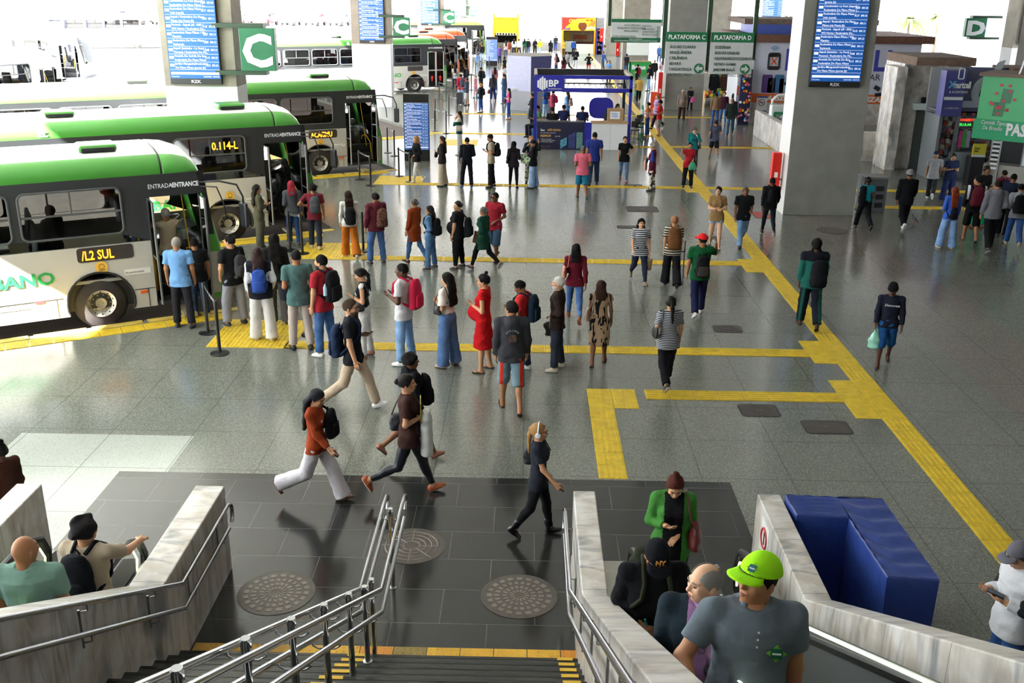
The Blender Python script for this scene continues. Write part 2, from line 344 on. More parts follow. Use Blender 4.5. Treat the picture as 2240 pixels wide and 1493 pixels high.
# ---- marble parapets: level part, then climbing with the stairs
def parapet(x0, x1, yend, name, ystart=-1.2, top=1.05, yb=7.82, low=True):
    zs = top+K*(yb-ystart)
    prof = [(yend, 0 if low else -.1), (yend, top), (yb, top), (ystart, zs), (ystart, zs-1.15), (yb, -0.1)]
    b = MB().prism(prof, x0, x1, 0, frame=lambda a, c, d: (d, a, c)); o = b.build(name, [MARBLE], kind='structure', bevel=0.012)
    return o
parapet(-3.62, -3.30, 9.78, 'wall_stair_left'); parapet(0.56, 0.80, 9.82, 'wall_stair_right'); parapet(2.59, 2.84, 9.83, 'wall_escalator_right'); parapet(-5.60, -5.32, 9.75, 'wall_escalator_left')
# fill under the climbing parapets so that their faces reach the steps
def skirt(x0, x1, name):
    prof = [(9.7, -0.2), (9.7, 0.3), (7.9, 0.3), (-1.2, 0.3+K*9.1), (-1.2, -0.3)]
    return MB().prism(prof, x0+.02, x1-.02, 0, frame=lambda a, c, d: (d, a, c)).build(name, [MARBLE], kind='structure')
skirt(-3.62, -3.30, 'wall_skirt_left'); skirt(0.56, 0.80, 'wall_skirt_right'); skirt(2.59, 2.84, 'wall_skirt_far_right')
# ---- tactile paving ------------------------------------------------
def tac_tile(b, x, y, kind, ax='y', s=0.4):        # lower-left corner; bars along ax, or blister domes
    b.box(x+.004, x+s-.004, y+.004, y+s-.004, -0.01, 0.008, 0)
    if kind == 'bar':
        for i in range(5):
            c = (i+0.5)*s/5
            if ax == 'y': b.box(x+c-.014, x+c+.014, y+.03, y+s-.03, 0.008, 0.014, 0)
            else: b.box(x+.03, x+s-.03, y+c-.014, y+c+.014, 0.008, 0.014, 0)
    else:
        n = 6 if kind == 'dot' else 5
        for i in range(n):
            for j in range(n):
                cx, cy = x+(i+.5)*s/n, y+(j+.5)*s/n; r = 0.017
                b.add([(cx-r, cy, .008), (cx, cy-r, .008), (cx+r, cy, .008), (cx, cy+r, .008), (cx, cy, .016)], [(0, 1, 4), (1, 2, 4), (2, 3, 4), (3, 0, 4)], 0)
def tac_path(name, tiles):
    b = MB()
    for t in tiles: tac_tile(b, *t)
    return b.build(name, [YEL], kind='structure')
PX = 5.58
JY = [16.8, 14.75, 23.05, 32.65]            # junction rows (lower edge of 2-wide blister squares)
rows = [(15.13-.2, 2.25), (17.2-.2, -4.6), (23.45-.2, -4.2), (33.06-.2, -3.6)]
tiles = []
y = 5.9
while y < 98:
    j = any(abs(y-(q-0.1)) < 0.62 for q in (15.0, 17.1, 23.3, 32.9, 41.6, 52))
    tiles.append((PX, y, 'dot' if j else 'bar', 'y'))
    if j and y < 36: tiles.append((PX-0.4, y, 'dot', 'y'))
    y += 0.4
tac_path('trim_tactile_main', tiles)
t = []
x = PX-0.8
while x > 1.85: t.append((x, 14.93, 'bar', 'x')); x -= 0.4
for i in range(2):
    for k in range(2): t.append((1.03+0.4*i, 14.93-.4*k+0.0, 'dot', 'y'))
for k in range(6): t.append((1.03, 14.13-.4*k, 'bar', 'y'))
tac_path('trim_tactile_to_stairs', t)
for n, (yy, xe) in enumerate(((17.02, -4.6), (23.28, -4.4), (32.88, -3.9), (41.7, 0), (52.3, -4), (45.0, -6))):
    t = []; x = PX-0.8 if n < 4 else PX-.4
    while x > xe: t.append((x, yy, 'bar', 'x')); x -= 0.4
    tac_path('trim_tactile_row', t)
for yy, xe in ((32.88, 14.5), (41.9, 12), (52.0, 13), (30.2, 20)):
    t = []; x = PX+0.4 if yy > 31 else 10
    while x < xe: t.append((x, yy, 'bar', 'x')); x += 0.4
    tac_path('trim_tactile_row', t)
# bay pads: blister/bar squares at each bus door and the line that follows the kerb
def kerbline(p, q, n, name):
    b = MB(); L = math.dist(p, q); ang = math.atan2(q[1]-p[1], q[0]-p[0]); k = int(L/0.4)
    for i in range(k):
        c = MB(); tac_tile(c, 0, 0, 'bar', 'x'); c.xf(rotz(ang), (p[0]+(q[0]-p[0])*i/k, p[1]+(q[1]-p[1])*i/k, 0)); b.join(c)
    return b.build(name, [YEL], kind='structure')
for i, ((a, e), xs) in enumerate(zip(kerb[:4], (-4.6, -4.4, -3.9, -2.5))):
    off = 0.62; nx, ny = ST_*off, -CT*off
    kerbline((a[0]+nx, a[1]+ny), (e[0]+nx-.5*CT, e[1]+ny-.5*ST_), 0, 'trim_tactile_kerb')
    yy = (17.02, 23.28, 32.88, 41.7)[i]; t = []
    for ix in range(4):
        for iy in range(4): t.append((xs-.05-0.4*ix+0.0*iy, yy+0.4*iy, 'bar', 'y'))
    tac_path('trim_tactile_pad', t)
# strip of blister tiles before the stairs, some older, some newer
b = MB(); x = -3.28; cols = [0, 0, 0, 1, 1, 2, 3, 1, 1, 1, 1, 2]; k = 0
cm = [M('#b98e33', .6, var=.1), M('#d8a72c', .55, var=.12, vs=4), M('#d08a2a', .55, var=.1), M('#8f7a3e', .6, var=.15)]
while x < 0.5:
    c = MB(); tac_tile(c, 0, 0, 'dot5', s=0.335); c.xf(None, (x, 8.06, 0.004)); b.join(c, cols[k % 12]); x += 0.335; k += 1
b.build('trim_tactile_stairs', cm, kind='structure')
# ---- manhole and inspection covers
IRON = M('#57514b', 0.5, 0.3, var=0.2, vs=8)
def cover(x, y, r, style, label):
    t = thing('manhole_cover', label, 'manhole cover', (x, y, 0))
    MB().lathe([(r, -0.01), (r, 0.009), (r*.93, 0.009)], 48).build('rim', IRON, t)
    MB().lathe([(r*.92, -0.01), (r*.92, 0.005)], 48).build('plate', M('#2d2b29', .6), t); b = MB()
    if style == 'spoke':
        for q in (.25, .42, .6, .78): b.tube([(r*q*math.cos(a), r*q*math.sin(a), .007) for a in np.linspace(0, 2*math.pi, 40)[:-1]], 0.008, 5, closed=True)
        for a in range(8): b.tube([(r*.2*math.cos(a*.785), r*.2*math.sin(a*.785), .007), (r*.9*math.cos(a*.785), r*.9*math.sin(a*.785), .007)], 0.008, 5)
    else:
        for q, n in ((.2, 14), (.38, 18), (.58, 22), (.78, 20)):
            for i in range(n):
                a = i*2*math.pi/n; b.cbox((r*q*math.cos(a), r*q*math.sin(a), .008), (r*.13, r*q*2*math.pi/n*.6, .008), rotz(a))
    b.build('lid', M('#7b726a', .45, .3, var=.2, vs=8), t)
    return t
cover(-2.68, 9.30, 0.42, 'block', 'round iron manhole cover with block rings left of the stair handrail'); cover(-0.02, 9.33, 0.42, 'block', 'round iron manhole cover with block rings by the right stair wall')
cover(-1.31, 10.32, 0.40, 'spoke', 'round iron cover with spokes behind the stair handrail'); cover(8.43, 27.1, 0.42, 'block', 'round manhole cover in front of the big concrete pillar')
def hatch(x, y, w, d, label, ribs=False, col=None):
    t = thing('access_hatch', label, 'floor hatch', (x, y, 0)); m = col or M('#4b4643', .6, .2, var=.15)
    MB().prism(rrect(-w/2, w/2, -d/2, d/2, .08), -.01, .006).build('frame', M('#393734', .7), t)
    b = MB().prism(rrect(-w/2+.03, w/2-.03, -d/2+.03, d/2-.03, .06), 0, .009)
    if ribs:
        for i in range(9): b.cbox((-w/2+.1+i*(w-.2)/8, 0, .011), (.02, d-.14, .006), rotz(.5))
    b.build('lid', m, t); MB().box(-.06, .06, -.012, .012, .009, .014).build('handle', M('#7a756f', .4, .6), t)
hatch(3.72, 14.55, .62, .5, 'ribbed floor hatch touching the yellow tactile row in front of the stairs', True); hatch(4.62, 13.95, .72, .5, 'smooth grey floor hatch near the tactile path corner')
hatch(3.96, 18.55, .55, .45, 'ribbed floor hatch beyond the second tactile row', True); hatch(4.37, 11.55, .5, .42, 'dark square floor hatch behind the blue tarpaulin')
hatch(3.45, 29.6, .95, .8, 'brown rectangular floor hatch in the open middle of the hall'); hatch(2.85, 27.2, .7, .35, 'slim brown floor hatch nearer than the rectangular one'); hatch(4.9, 26.1, .6, .3, 'slim brown floor hatch beside the tactile path')
hatch(6.9, 29.0, .5, .9, 'red painted floor square with yellow border at the pillar foot', col=M('#9a3a30', .6))
hatch(3.55, 33.3, .6, .5, 'small brown floor hatch under the far tactile row')
# ---------------------------------------------------------------- buses
GREEN = M('#4a9a3a', 0.3, coat=0.4); ORANGE = M('#e2682a', 0.3, coat=0.4); SILVER = M('#b9b7b0', 0.4, coat=0.2); BWHITE = M('#e9e9e6', 0.35, coat=0.3)
DARKP = M('#2d2f31', 0.35, coat=0.2); TINT = glass('#161b1e', 0.8); CLEAR = glass('#c9d6d4', 0.25)
LED = M('#ff9a1e', 0.5, emit=1.6); SEATM = M('#33383f', 0.7); YPOLE = M('#d9a61f', 0.4); GREY = M('#8a8c8d', 0.5); INTER = M('#6d7073', 0.7)
def wheel(root, x, y, detail, side=-1):
    t = MB().lathe([(.27, -.02), (.30, 0), (.44, .0), (.49, .04), (.505, .1), (.505, .2), (.48, .27), (.27, .28)], 36 if detail else 16, ax='y', caps=False)
    if side > 0: t.xf(rotz(math.pi))
    t.xf(None, (x, y, .5)); o = t.build('wheel', M('#2a2523', .8, var=.3, vs=6), root, smooth=True)
    r = MB().lathe([(.05, .03), (.10, .02), (.11, .06), (.15, .07), (.2, .05), (.225, .03), (.27, .0), (.285, .02), (.285, .1), (.05, .1)], 32 if detail else 14, ax='y')
    if detail:
        for i in range(10):
            a = i*.628; r.lathe([(.014, -.01), (.014, .06)], 6, (.17*math.cos(a), .03, .17*math.sin(a)), ax='y')
            r.cbox((.235*math.cos(a+.3), .028, .235*math.sin(a+.3)), (.045, .012, .03), roty(-(a+.3)), 1)
    if side > 0: r.xf(rotz(math.pi))
    r.xf(None, (x, y, .5)); r.build('rim', [M('#a9a6a0', .35, .7, var=.2, vs=9), BLK], o, smooth=False)
def arch(cx, r, z0):
    return [(cx+r*math.cos(a), max(z0, .52+r*math.sin(a))) for a in np.linspace(math.pi+.33, -.33, 20)]
def bus(label, wxy, th=30, oh=2.35, L=12.0, paint=GREEN, low=SILVER, led='', detail=2, door_open=True, brand='URBANO', band=DARKP, roofc=BWHITE, hatches=(-2.0, -6.5), entr=True, group=None, opaque_front=False):
    c, s = math.cos(R(th)), math.sin(R(th)); o = (wxy[0]+oh*c, wxy[1]+oh*s)
    root = thing('bus', label, 'bus', (o[0], o[1], -.125), R(th), group); Wd = 2.5
    FL = lambda a, b, d: (a, -d, b)                # right side
    FR = lambda a, b, d: (a, Wd+d, b)              # left side
    ZB, ZT = 1.66, 2.93
    dx0, dx1, dz0, dz1 = -1.32, -.2, .34, 2.5
    wins = [(-3.55, -1.78)]; x = -3.72
    while x > -L+1.2: wins.append((x-1.55, x)); x -= 1.72
    wz0, wz1 = 1.86, 2.74
    # lower panels: wheel arches and the door are cut out
    rear = -oh-min(6.0, L-5.2)
    low_o = [(-L, .33), *arch(rear, .62, .33), *arch(-oh, .62, .33), (dx0, .33), (dx0, ZB), (-L, ZB)]
    plate(low_o, [], .04, FL).build('side_panel', low, root)
    plate([(dx1, .33), (-.02, .33), (0.0, 1.25), (-.09, ZB), (dx1, ZB)], [], .04, FL).build('front_corner', paint, root)
    for y, m in ((Wd, low),): plate([(-L, .33), (-.02, .33), (0, 1.25), (-.09, ZB), (-L, ZB)], [], .04, lambda a, b, d: (a, Wd+d, b)).build('side_panel', m, root)
    holes = [rrect(a, b, wz0, wz1, .12) for a, b in wins]
    ub = plate([(-L, ZB), (dx0, ZB), (dx0, ZT), (-L, ZT)], holes, .05, FL); ub.join(plate([(dx0, dz1), (dx1, dz1), (dx1, ZT), (dx0, ZT)], [], .05, FL)).join(plate([(dx1, ZB), (-.09, ZB), (-.33, ZT), (dx1, ZT)], [], .05, FL))
    ub.build('window_band', band, root)
    plate([(-L, ZB), (-.09, ZB), (-.33, ZT), (-L, ZT)], [rrect(a, b, wz0, wz1, .12) for a, b in wins+[(-1.55, -.45)]], .05, FR).build('window_band', band, root)
    for a, b in wins[:7 if detail > 1 else 4]:
        g = MB().box(a-.01, b+.01, .02, .028, wz0-.01, wz1+.01).build('window', TINT, root)
        f = MB().tube([(p[0], -.004, p[1]) for p in rrect(a, b, wz0, wz1, .12)], .022, 6, closed=True)
        f.box(a, b, -.006, .02, 2.28, 2.315); f.box((a+b)/2-.015, (a+b)/2+.015, -.004, .02, 2.3, wz1); f.build('window_frame', M('#4d5052', .4), g)
    # roof shell: cove in the house colour, crown pale; the nose curves down to the windscreen
    prof = [(0, ZT, 0), (.0, 3.0, 0), (.05, 3.13, 0), (.14, 3.22, 0), (.24, 3.28, 1), (.6, 3.34, 1), (1.25, 3.37, 1), (1.9, 3.34, 1), (2.26, 3.28, 0), (2.36, 3.22, 0), (2.45, 3.13, 0), (2.5, 3.0, 0), (2.5, ZT, 0)]
    stn = [(-L, 1, .04), (-L+.25, 1, 0), (-1.02, 1, 0), (-1.0, .985, .012), (-.96, .985, .012), (-.94, 1, 0), (-.75, .93, .02), (-.5, .72, .06), (-.33, .3, .10), (-.28, .02, .14)]
    V = []; F = []; mm = []; n = len(prof)
    for x, k, ins in stn:
        for y, z, _ in prof: V.append((x+(.12*(1-(2*y/Wd-1)**2) if x > -.8 else 0), ins+(Wd-2*ins)*y/Wd, ZT+(z-ZT)*k))
    for i in range(len(stn)-1):
        for j in range(n-1):
            F.append((i*n+j, i*n+j+1, (i+1)*n+j+1, (i+1)*n+j)); d = stn[i][0]
            mm.append(2 if i in (3,) else (1 if (prof[j][2] and prof[j+1][2] and i != 8) else 0))
    F += [tuple(range(n)), tuple(len(V)-1-k for k in range(n))]; mm += [0, 0]
    b = MB(); b.add(V, F, 0); b.m = mm; b.build('roof', [paint, roofc, BLK], root, smooth='auto')
    # front mask with windscreen
    ys = np.linspace(0, Wd, 11); zs = [.33, .55, .95, 1.25, 1.66, 2.3, 2.93]; V = []; F = []; mm = []
    for z in zs:
        xb = 0 if z <= 1.25 else -.33*(z-1.25)/(2.93-1.25)
        for y in ys: V.append((xb-.02+.17*(1-(2*y/Wd-1)**4)-(.0 if z > .4 else .06), y, z))
    for i in range(len(zs)-1):
        for j in range(10):
            F.append((i*11+j, i*11+j+1, (i+1)*11+j+1, (i+1)*11+j)); mm.append(1 if (i >= 3 and 1 <= j <= 8) else (2 if i == 0 else 0))
    b = MB(); b.add(V, F); b.m = mm; fm = b.build('front_mask', [paint, CLEAR if not opaque_front else DARKP, M('#3b3d3f', .5)], root, smooth='auto')
    fm.modifiers.new('t', 'SOLIDIFY').thickness = .03
    MB().box(-L, -L+.05, 0.02, Wd-.02, .4, ZT).build('rear_panel', low, root)
    # chassis, floor, interior
    b = MB(); b.box(-L+.1, -1.35, .06, Wd-.06, .92, .98, 0); b.box(-1.35, -.1, .75, Wd-.06, .92, .98, 0); b.box(-1.35, -.2, .02, .4, .34, .40, 1); b.box(-1.35, -.2, .4, .75, .62, .68, 1)
    b.box(-1.36, -1.32, .02, .75, .35, .95, 2); b.box(-1.33, -.2, .39, .41, .4, .66, 2); b.box(-1.33, -.2, .74, .76, .66, .95, 2); b.box(-L+.1, -1.4, .1, 2.4, .4, .9, 2)
    b.build('cabin_floor', [GREY, M('#3a3c3e', .6), M('#1d1e20', .7)], root)
    if detail:
        b = MB(); n = 0
        for x in np.arange(-2.9, -min(L, 9), -.85):
            for y in (.14, .6, 1.5, 1.96):
                b.box(x-.42, x, y, y+.42, 1.33, 1.42); b.cbox((x-.44, y+.21, 1.72), (.07, .42, .66), roty(.12)); b.box(x-.3, x-.12, y+.1, y+.3, .98, 1.33)
        b.build('passenger_seats', SEATM, root, bevel=.03)
        b = MB(); b.lathe([(.5, 0), (.52, .25), (.46, .45), (.28, .56), (.05, .6)], 20, (-.62, 1.12, 1.0)); b.box(-.55, .02, .7, 2.42, .98, 1.32); b.cbox((-.32, 1.7, 1.42), (.4, .9, .25), roty(-.3))
        b.tube([(-.62+.22*math.cos(a), 1.85+.22*math.sin(a), 1.62+.1*math.cos(a)) for a in np.linspace(0, 6.28, 20)[:-1]], .018, 6, closed=True)
        b.build('dashboard', M('#232527', .25, coat=.5), root, smooth='auto', bevel=.02)
        b = MB(); b.box(-1.55, -1.05, 1.6, 2.1, 1.25, 1.38); b.cbox((-1.58, 1.85, 1.8), (.12, .5, .9), roty(-.1)); b.build('driver_seat', BLK, root, bevel=.04)
        b = MB()
        for x in (-1.42, -3.0, -5.0): b.tube([(x, .85, .98), (x, .85, 3.1)], .018, 8)
        b.tube([(-.35, .12, .5), (-.4, .14, 1.1), (-.5, .3, 1.35), (-.55, .55, 1.3), (-.55, .72, 1.0)], .016, 8); b.tube([(-1.28, .1, .6), (-1.28, .1, 1.2), (-1.28, .4, 1.45), (-1.28, .74, 1.45)], .016, 8)
        b.tube([(-.55, .12, .98), (-.55, .85, 3.1)], .012, 6); b.build('grab_rails', YPOLE, root, smooth=True)['kind'] = 'stuff'
    # wheels and arches
    for x in (-oh, rear):
        wheel(root, x, .05, detail); wheel(root, x, Wd-.05, 0, 1)
        A = arch(x, .62, .36); b = MB(); b.tube([(p[0], -.008, p[1]) for p in A], .02, 6)
        k = len(A); V = [(p[0], y, p[1]) for y in (.0, .5) for p in A]; b.add(V, [(i, i+1, k+i+1, k+i) for i in range(k-1)]+[tuple(range(k, 2*k))]); b.build('wheel_arch', M('#1a1918', .8), root)
    # door leaves
    for k, xx in enumerate((dx0+.06, dx1-.08)):
        if door_open:
            d = MB(); y0, y1 = -.26, .22
            d.tube([(xx, y0, .42), (xx, y0, 2.44), (xx, y1, 2.44), (xx, y1, .42)], .024, 6, closed=True); d.tube([(xx, y0, 1.3), (xx, y1, 1.3)], .02, 6)
            o2 = d.build('door', M('#7d8082', .35, .5), root); MB().box(xx-.006, xx+.006, y0, y1, .44, 2.42).build('door_glass', TINT, o2)
        else:
            a0, a1 = (dx0, (dx0+dx1)/2) if k == 0 else ((dx0+dx1)/2, dx1); d = MB()
            d.tube([(a0+.03, .0, .4), (a0+.03, .0, 2.46), (a1-.03, .0, 2.46), (a1-.03, .0, .4)], .028, 6, closed=True); d.box(a0, a1, -.01, .02, 1.33, 1.4)
            o2 = d.build('door', M('#b4b5b4', .35, .5), root); MB().box(a0+.03, a1-.03, -.004, .006, .42, 2.44).build('door_glass', TINT, o2)
            if detail:
                q = MB(); cx = (a0+a1)/2;                 q.prism([(cx-.05, .72), (cx+.05, .72), (cx+.05, .9), (cx+.12, .9), (cx, 1.06), (cx-.12, .9), (cx-.05, .9)], .008, .014, 0, lambda a, b_, d_: (a, -d_, b_)); q.build('arrow_sticker', M('#d8312a', .5), o2)
    if detail > 1:
        # stickers, lettering, marker lamps
        if led:
            f = plate(rrect(-2.68, -1.66, 1.36, 1.64, .06), [], .03, lambda a, b_, d: (a, -.012-d, b_)).build('route_display', M('#3a3432', .4), root)
            text(led, .25, (-2.6, -.018, 1.405), (1, 0, 0), (0, 0, 1), LED, f, xs=.72, bold=.004)
        if entr:
            text('ENTRADA', .125, (-1.27, -.012, 2.66), XA, ZA, M(WHITE), root, xs=.8); text('•ENTRANCE', .125, (-.85, -.012, 2.66), XA, ZA, M(WHITE), root, xs=.78, bold=.004)
        if brand:
            text(brand, .33, (-4.72, -.008, 1.02), XA, ZA, M('#2a9a4c', .4), root, xs=1.18, bold=.008)
            text('EL', .2, (-6.55, -.006, 2.98), (1, 0, 0), (0, 0, 1), M(WHITE), root, bold=.01)
        st_ = MB().lathe([(.115, 0), (.115, .006)], 24, ax='y').xf(None, (-2.27, -.012, 1.235)).build('yellow_sticker', M('#e0b245', .5), root)
        q = MB(); q.tube([(-2.27+.05*math.cos(a), -.013, 1.25+.05*math.sin(a)) for a in np.linspace(0, 6.2, 12)], .006, 5, closed=True); q.box(-2.33, -2.21, -.017, -.012, 1.175, 1.19); q.build('sticker_mark', M('#6a5320'), st_)
        MB().box(-1.87, -1.38, -.008, 0, 1.02, 1.13).build('notice_label', M('#dcdcd6', .5), root); text('Em caso de acidente', .05, (-1.85, -.01, 1.055), (1, 0, 0), (0, 0, 1), M('#777'+'777'), root, xs=.8)
        MB().box(-3.5, -3.35, -.008, 0, .66, .72).build('red_label', M('#c93a3a', .5), root)
        MB().box(-1.62, -1.48, -.02, 0, .62, .68).build('marker_lamp', M('#e2601c', .3), root, bevel=.008)
        q = MB(); q.box(-L, -3.02, -.006, 0, .70, .712); q.box(-1.72, -1.33, -.006, 0, .70, .712); q.box(-1.47, -1.46, -.005, 0, .34, .7); q.box(-3.14, -3.13, -.005, 0, .34, .7); q.box(-4.6, -3.6, -.005, 0, .58, .585); q.build('panel_seam', BLK, root)
        # mirror on its arm
        q = MB(); q.tube([(-.3, -.02, 2.72), (.05, -.18, 2.74), (.36, -.28, 2.66), (.46, -.3, 2.42), (.46, -.3, 2.3)], .02, 8); q.tube([(-.3, -.02, 2.64), (0, -.14, 2.62), (.1, -.2, 2.3), (.13, -.2, 1.98)], .015, 8)
        mo = q.build('mirror_arm', BLK, root, smooth=True); MB().cbox((.46, -.3, 2.05), (.09, .2, .5), rotz(.5)).build('mirror', M('#23262a', .25), mo, bevel=.04)
        MB().box(-.26, -.06, -.012, 0, .45, 1.3).build('corner_trim', M('#a9a79f', .5), root)
        MB().cbox((-.8, -.2, .2), (.25, .7, .07), rotz(.0)).build('door_step', [M('#9a8f6a', .5, .3)], root)
    for hx in hatches:
        hb = MB(); hb.box(hx-.35, hx+.35, .55, 1.2, 3.34, 3.47, 0); hb.build('roof_hatch', paint, root, bevel=.05); 
        MB().box(hx-.3, hx+.3, .5, .56, 3.35, 3.42).build('hatch_vent', BLK, root)
    return root
bus('green and silver bus with open door nearest the stairs, first in the row', BAYS[0], led='/L2 SUL')
BUS2 = bus('green and silver bus with open door, second in the row, 0.114 in its window', BAYS[1], hatches=(-1.9, -6.0), oh=2.35)
bus('green bus whose side display reads ACA/SMU, third in the row', BAYS[2], led='ACA/SMU', th=29, L=14, hatches=(-2, -8), oh=2.3)
text('0.114-L', .27, (-2.62, .012, 2.42), XA, ZA, LED, BUS2, xs=.8, bold=.004)
bus('green city bus with closed doors and red arrow stickers, fourth in the row', BAYS[4], led='  ', door_open=False, hatches=(-2, -7), oh=2.2, L=13)
bus('orange city bus behind the fourth green bus', BAYS[5], paint=ORANGE, led='', detail=1, entr=False, brand='', hatches=(-2.4, -5.5), oh=2.2, low=BWHITE)
bus('orange city bus with black front, farthest of the two orange buses', BAYS[6], paint=ORANGE, led='', detail=1, entr=False, brand='', hatches=(-3, -6), oh=2.2, low=BWHITE)
bus('pale green and white bus at the far end of the platform', BAYS[7], paint=M('#a9cf62', .4), low=BWHITE, led='', detail=1, hatches=(), oh=2.2, th=12)
bus('white bus in the sun across the road, wheel showing beside the first pillar', (-31.5, 66.5), th=2, paint=BWHITE, low=BWHITE, band=M('#8f95a6', .4), detail=1, brand='', hatches=(), entr=False)
bus('white bus with orange cove line waiting in the far left bay', (-29.5, 49.5), th=8, paint=M('#e3b36a', .4), low=BWHITE, band=M('#9a8a90', .4), detail=1, brand='', hatches=(-3,), entr=False)
bus('white bus parked askew in the sun beyond the second bus roof', (-23.5, 47.0), th=66, paint=BWHITE, low=BWHITE, band=M('#b9bcc6', .4), detail=1, brand='', hatches=(), entr=False)
bus('small white bus with orange roof lamp climbing the far ramp', (-46, 104), th=200, paint=BWHITE, low=BWHITE, band=M('#6d7488', .4), detail=0, brand='', hatches=(), entr=False, opaque_front=True)
# ---- cars and the ramp beyond the bus lanes
st(MB().prism([(-95, 100), (-12, 112), (-10, 150), (-95, 150)], -.2, 1.6).build('floor_far_lot', M('#c9c6c0', .8, var=.1), kind='structure'))
st(MB().box(-60, -28, 150, 152, 1.0, 12).build('wall_overpass', M('#b4b6c2', .8), kind='structure'))
st(MB().box(-160, -60, 200, 203, -1, 14).build('wall_skyline', M('#d0d2d8', .8), kind='structure'))
def car(x, y, z, a, col, i):
    t = thing('car', '', 'car', (x, y, z), a); b = MB()
    prof = [(-2.1, .35), (-2.15, .8), (-1.9, .95), (-1.35, 1.0), (-.9, 1.42), (.5, 1.45), (1.1, 1.0), (1.95, .88), (2.15, .6), (2.1, .35)]
    b.prism(prof, -.82, .82, 0, lambda p, q, r: (p, r, q)); b.build('body', M(col, .3, coat=.4), t, bevel=.08)
    g = MB(); g.prism([(-1.2, 1.02), (-.86, 1.36), (.46, 1.39), (.98, 1.02)], -.835, .835, 0, lambda p, q, r: (p, r, q)); g.build('windows', M('#23282d', .1), t)
    for wx in (-1.35, 1.35):
        for wy in (-.72, .72): MB().lathe([(.33, -.1), (.33, .1)], 14, ax='y').xf(None, (wx, wy, .33)).build('wheel', M('#222222', .6), t)
    return t
random.seed(3)
cc = ['#e8e8e8', '#3a3d42', '#d8d8d8', '#8d9096', '#f0f0f0', '#5b6068', '#a33', '#2b3b58']; cn = {'#e8e8e8': 'white', '#3a3d42': 'charcoal', '#d8d8d8': 'pale grey', '#8d9096': 'mid grey', '#f0f0f0': 'bright white', '#5b6068': 'slate', '#a33': 'red', '#2b3b58': 'navy'}
for i in range(26):
    k = cc[i % 8]; r, q = i % 13, i//13
    t = car(-47+r*2.75, 118+q*7+(r*.35), 1.6, R(86+random.uniform(-4, 4)), k if len(k) == 7 else '#aa3333', i)
    t['label'] = '%s car parked in the %s row of the sunlit lot beyond the buses' % (cn[k], ('nearer', 'farther')[q]); t['group'] = 'cars parked beyond the buses'
# ---------------------------------------------------------------- signs, screens, kiosks, barriers
ROWS = [('Jardim Botânico / Rodoviária\nDo Plano Piloto', 'A04  09:09'), ('São Sebastião / Rod. P. Piloto\n(ponte Jk)', 'A11  09:10'), ('Condomínio La Font (itapoã) /\nRodoviária Do Plano Piloto (...', 'A09  09:10'),
 ('Rodoviária Do Plano Piloto /\nUnb (camb)', 'A17  09:10'), ('Itapoã / Rodoviária Do Plano\nPiloto (via Ponte Jk)', 'A09  09:11'), ('Paranoá - Itapoã (df - 005) /\nW3 Norte / Rodoviária Do...', 'A15  09:13'),
 ('Rodoviária Plano Piloto / Vila\nPlanalto', 'A07  09:13'), ('Rodoviária Do Plano Piloto /\nEsplanada', 'A05  09:13'), ('Itapoã (baixinho - La Font) /\nParanoá / Rodoviária Do Pla...', 'A08  09:14'),
 ('Avenida Do Sol/vila Do Boa\n/rodoviária Do Plano Piloto', 'A13  09:15'), ('Jardins Mangueiral/rodoviária\nDo Plano Piloto (ponte Jk)', 'A13  09:16')]
LBL = M('#1d5fb4', .4, emit=.16); LWH = M('#e9f0fa', .4, emit=.3)
def screen(name, label, x0, x1, z0, z1, y, nrow, full=True, cat='screen', group=None, foot=False, head=0.0, blue=LBL):
    w_ = x1-x0; t = thing(name, label, cat, ((x0+x1)/2, y, z0 if not foot else 0), 0, group); hw = w_/2; zb = 0.0 if not foot else 0.0; H = z1-(z0 if not foot else 0)
    b = MB().box(-hw, hw, 0, .12 if not foot else .16, 0, H); b.build('casing', BLK, t, bevel=.01)
    base = (z0 if foot else .16*w_/1.44); top = H-.03-head
    MB().box(-hw+.02, hw-.02, -.008, .0, base, top).build('display', blue, t)
    rz = (top-base-.24*w_/1.44*(1 if full else .6))/nrow; k = w_/1.44
    ls = MB()
    for i in range(nrow+1): ls.box(-hw+.03, hw-.03, -.012, -.008, top-rz*i-.004, top-rz*i+.003)
    for i in range(nrow): ls.box(-hw+.04, -hw+.16*k, -.013, -.008, top-rz*(i+.62), top-rz*(i+.28))
    ls.box(-hw+.05, hw-.05, -.013, -.008, base+.105*k, base+.17*k); ls.build('route_marks', LWH, t)
    rows = ROWS[-nrow:] if nrow <= len(ROWS) else (ROWS+ROWS[:nrow-len(ROWS)])
    s1 = '\n'.join(r[0] for r in rows); s2 = '\n\n'.join(r[1] for r in rows); sz = rz*.38
    text(s1, sz, (-hw+.18*k, -.012, top-rz*.42), XA, ZA, LWH, t, ext=.001, spacing=rz/2/sz*.995/1.0, bold=.001)
    text(s2, sz, (hw-.05, -.012, top-rz*.62), XA, ZA, LWH, t, 'times', ext=.001, spacing=rz/2/sz*.995, align='RIGHT', bold=.001)
    text('Terça-feira', .05*k, (-hw+.05, -.012, base+.035*k), XA, ZA, LWH, t, 'date_line', ext=.001); text('26/05/2026 - 09:09:33', .05*k, (hw-.05, -.012, base+.035*k), XA, ZA, LWH, t, 'date_line', ext=.001, align='RIGHT')
    if full: text('RZK', .11*k, (0, -.004, .04*k), XA, ZA, M('#d9dadb'), t, 'maker_lettering', ext=.002, align='CENTER', xs=1.3, bold=.003)
    return t
SG = 'departure screens on the pillars'
screen('departure_screen', 'blue departure screen on the painted pillar above the second bus, beside a large C sign', -10.13, -8.68, 3.56, 6.3, 28.76, 11, group=SG)
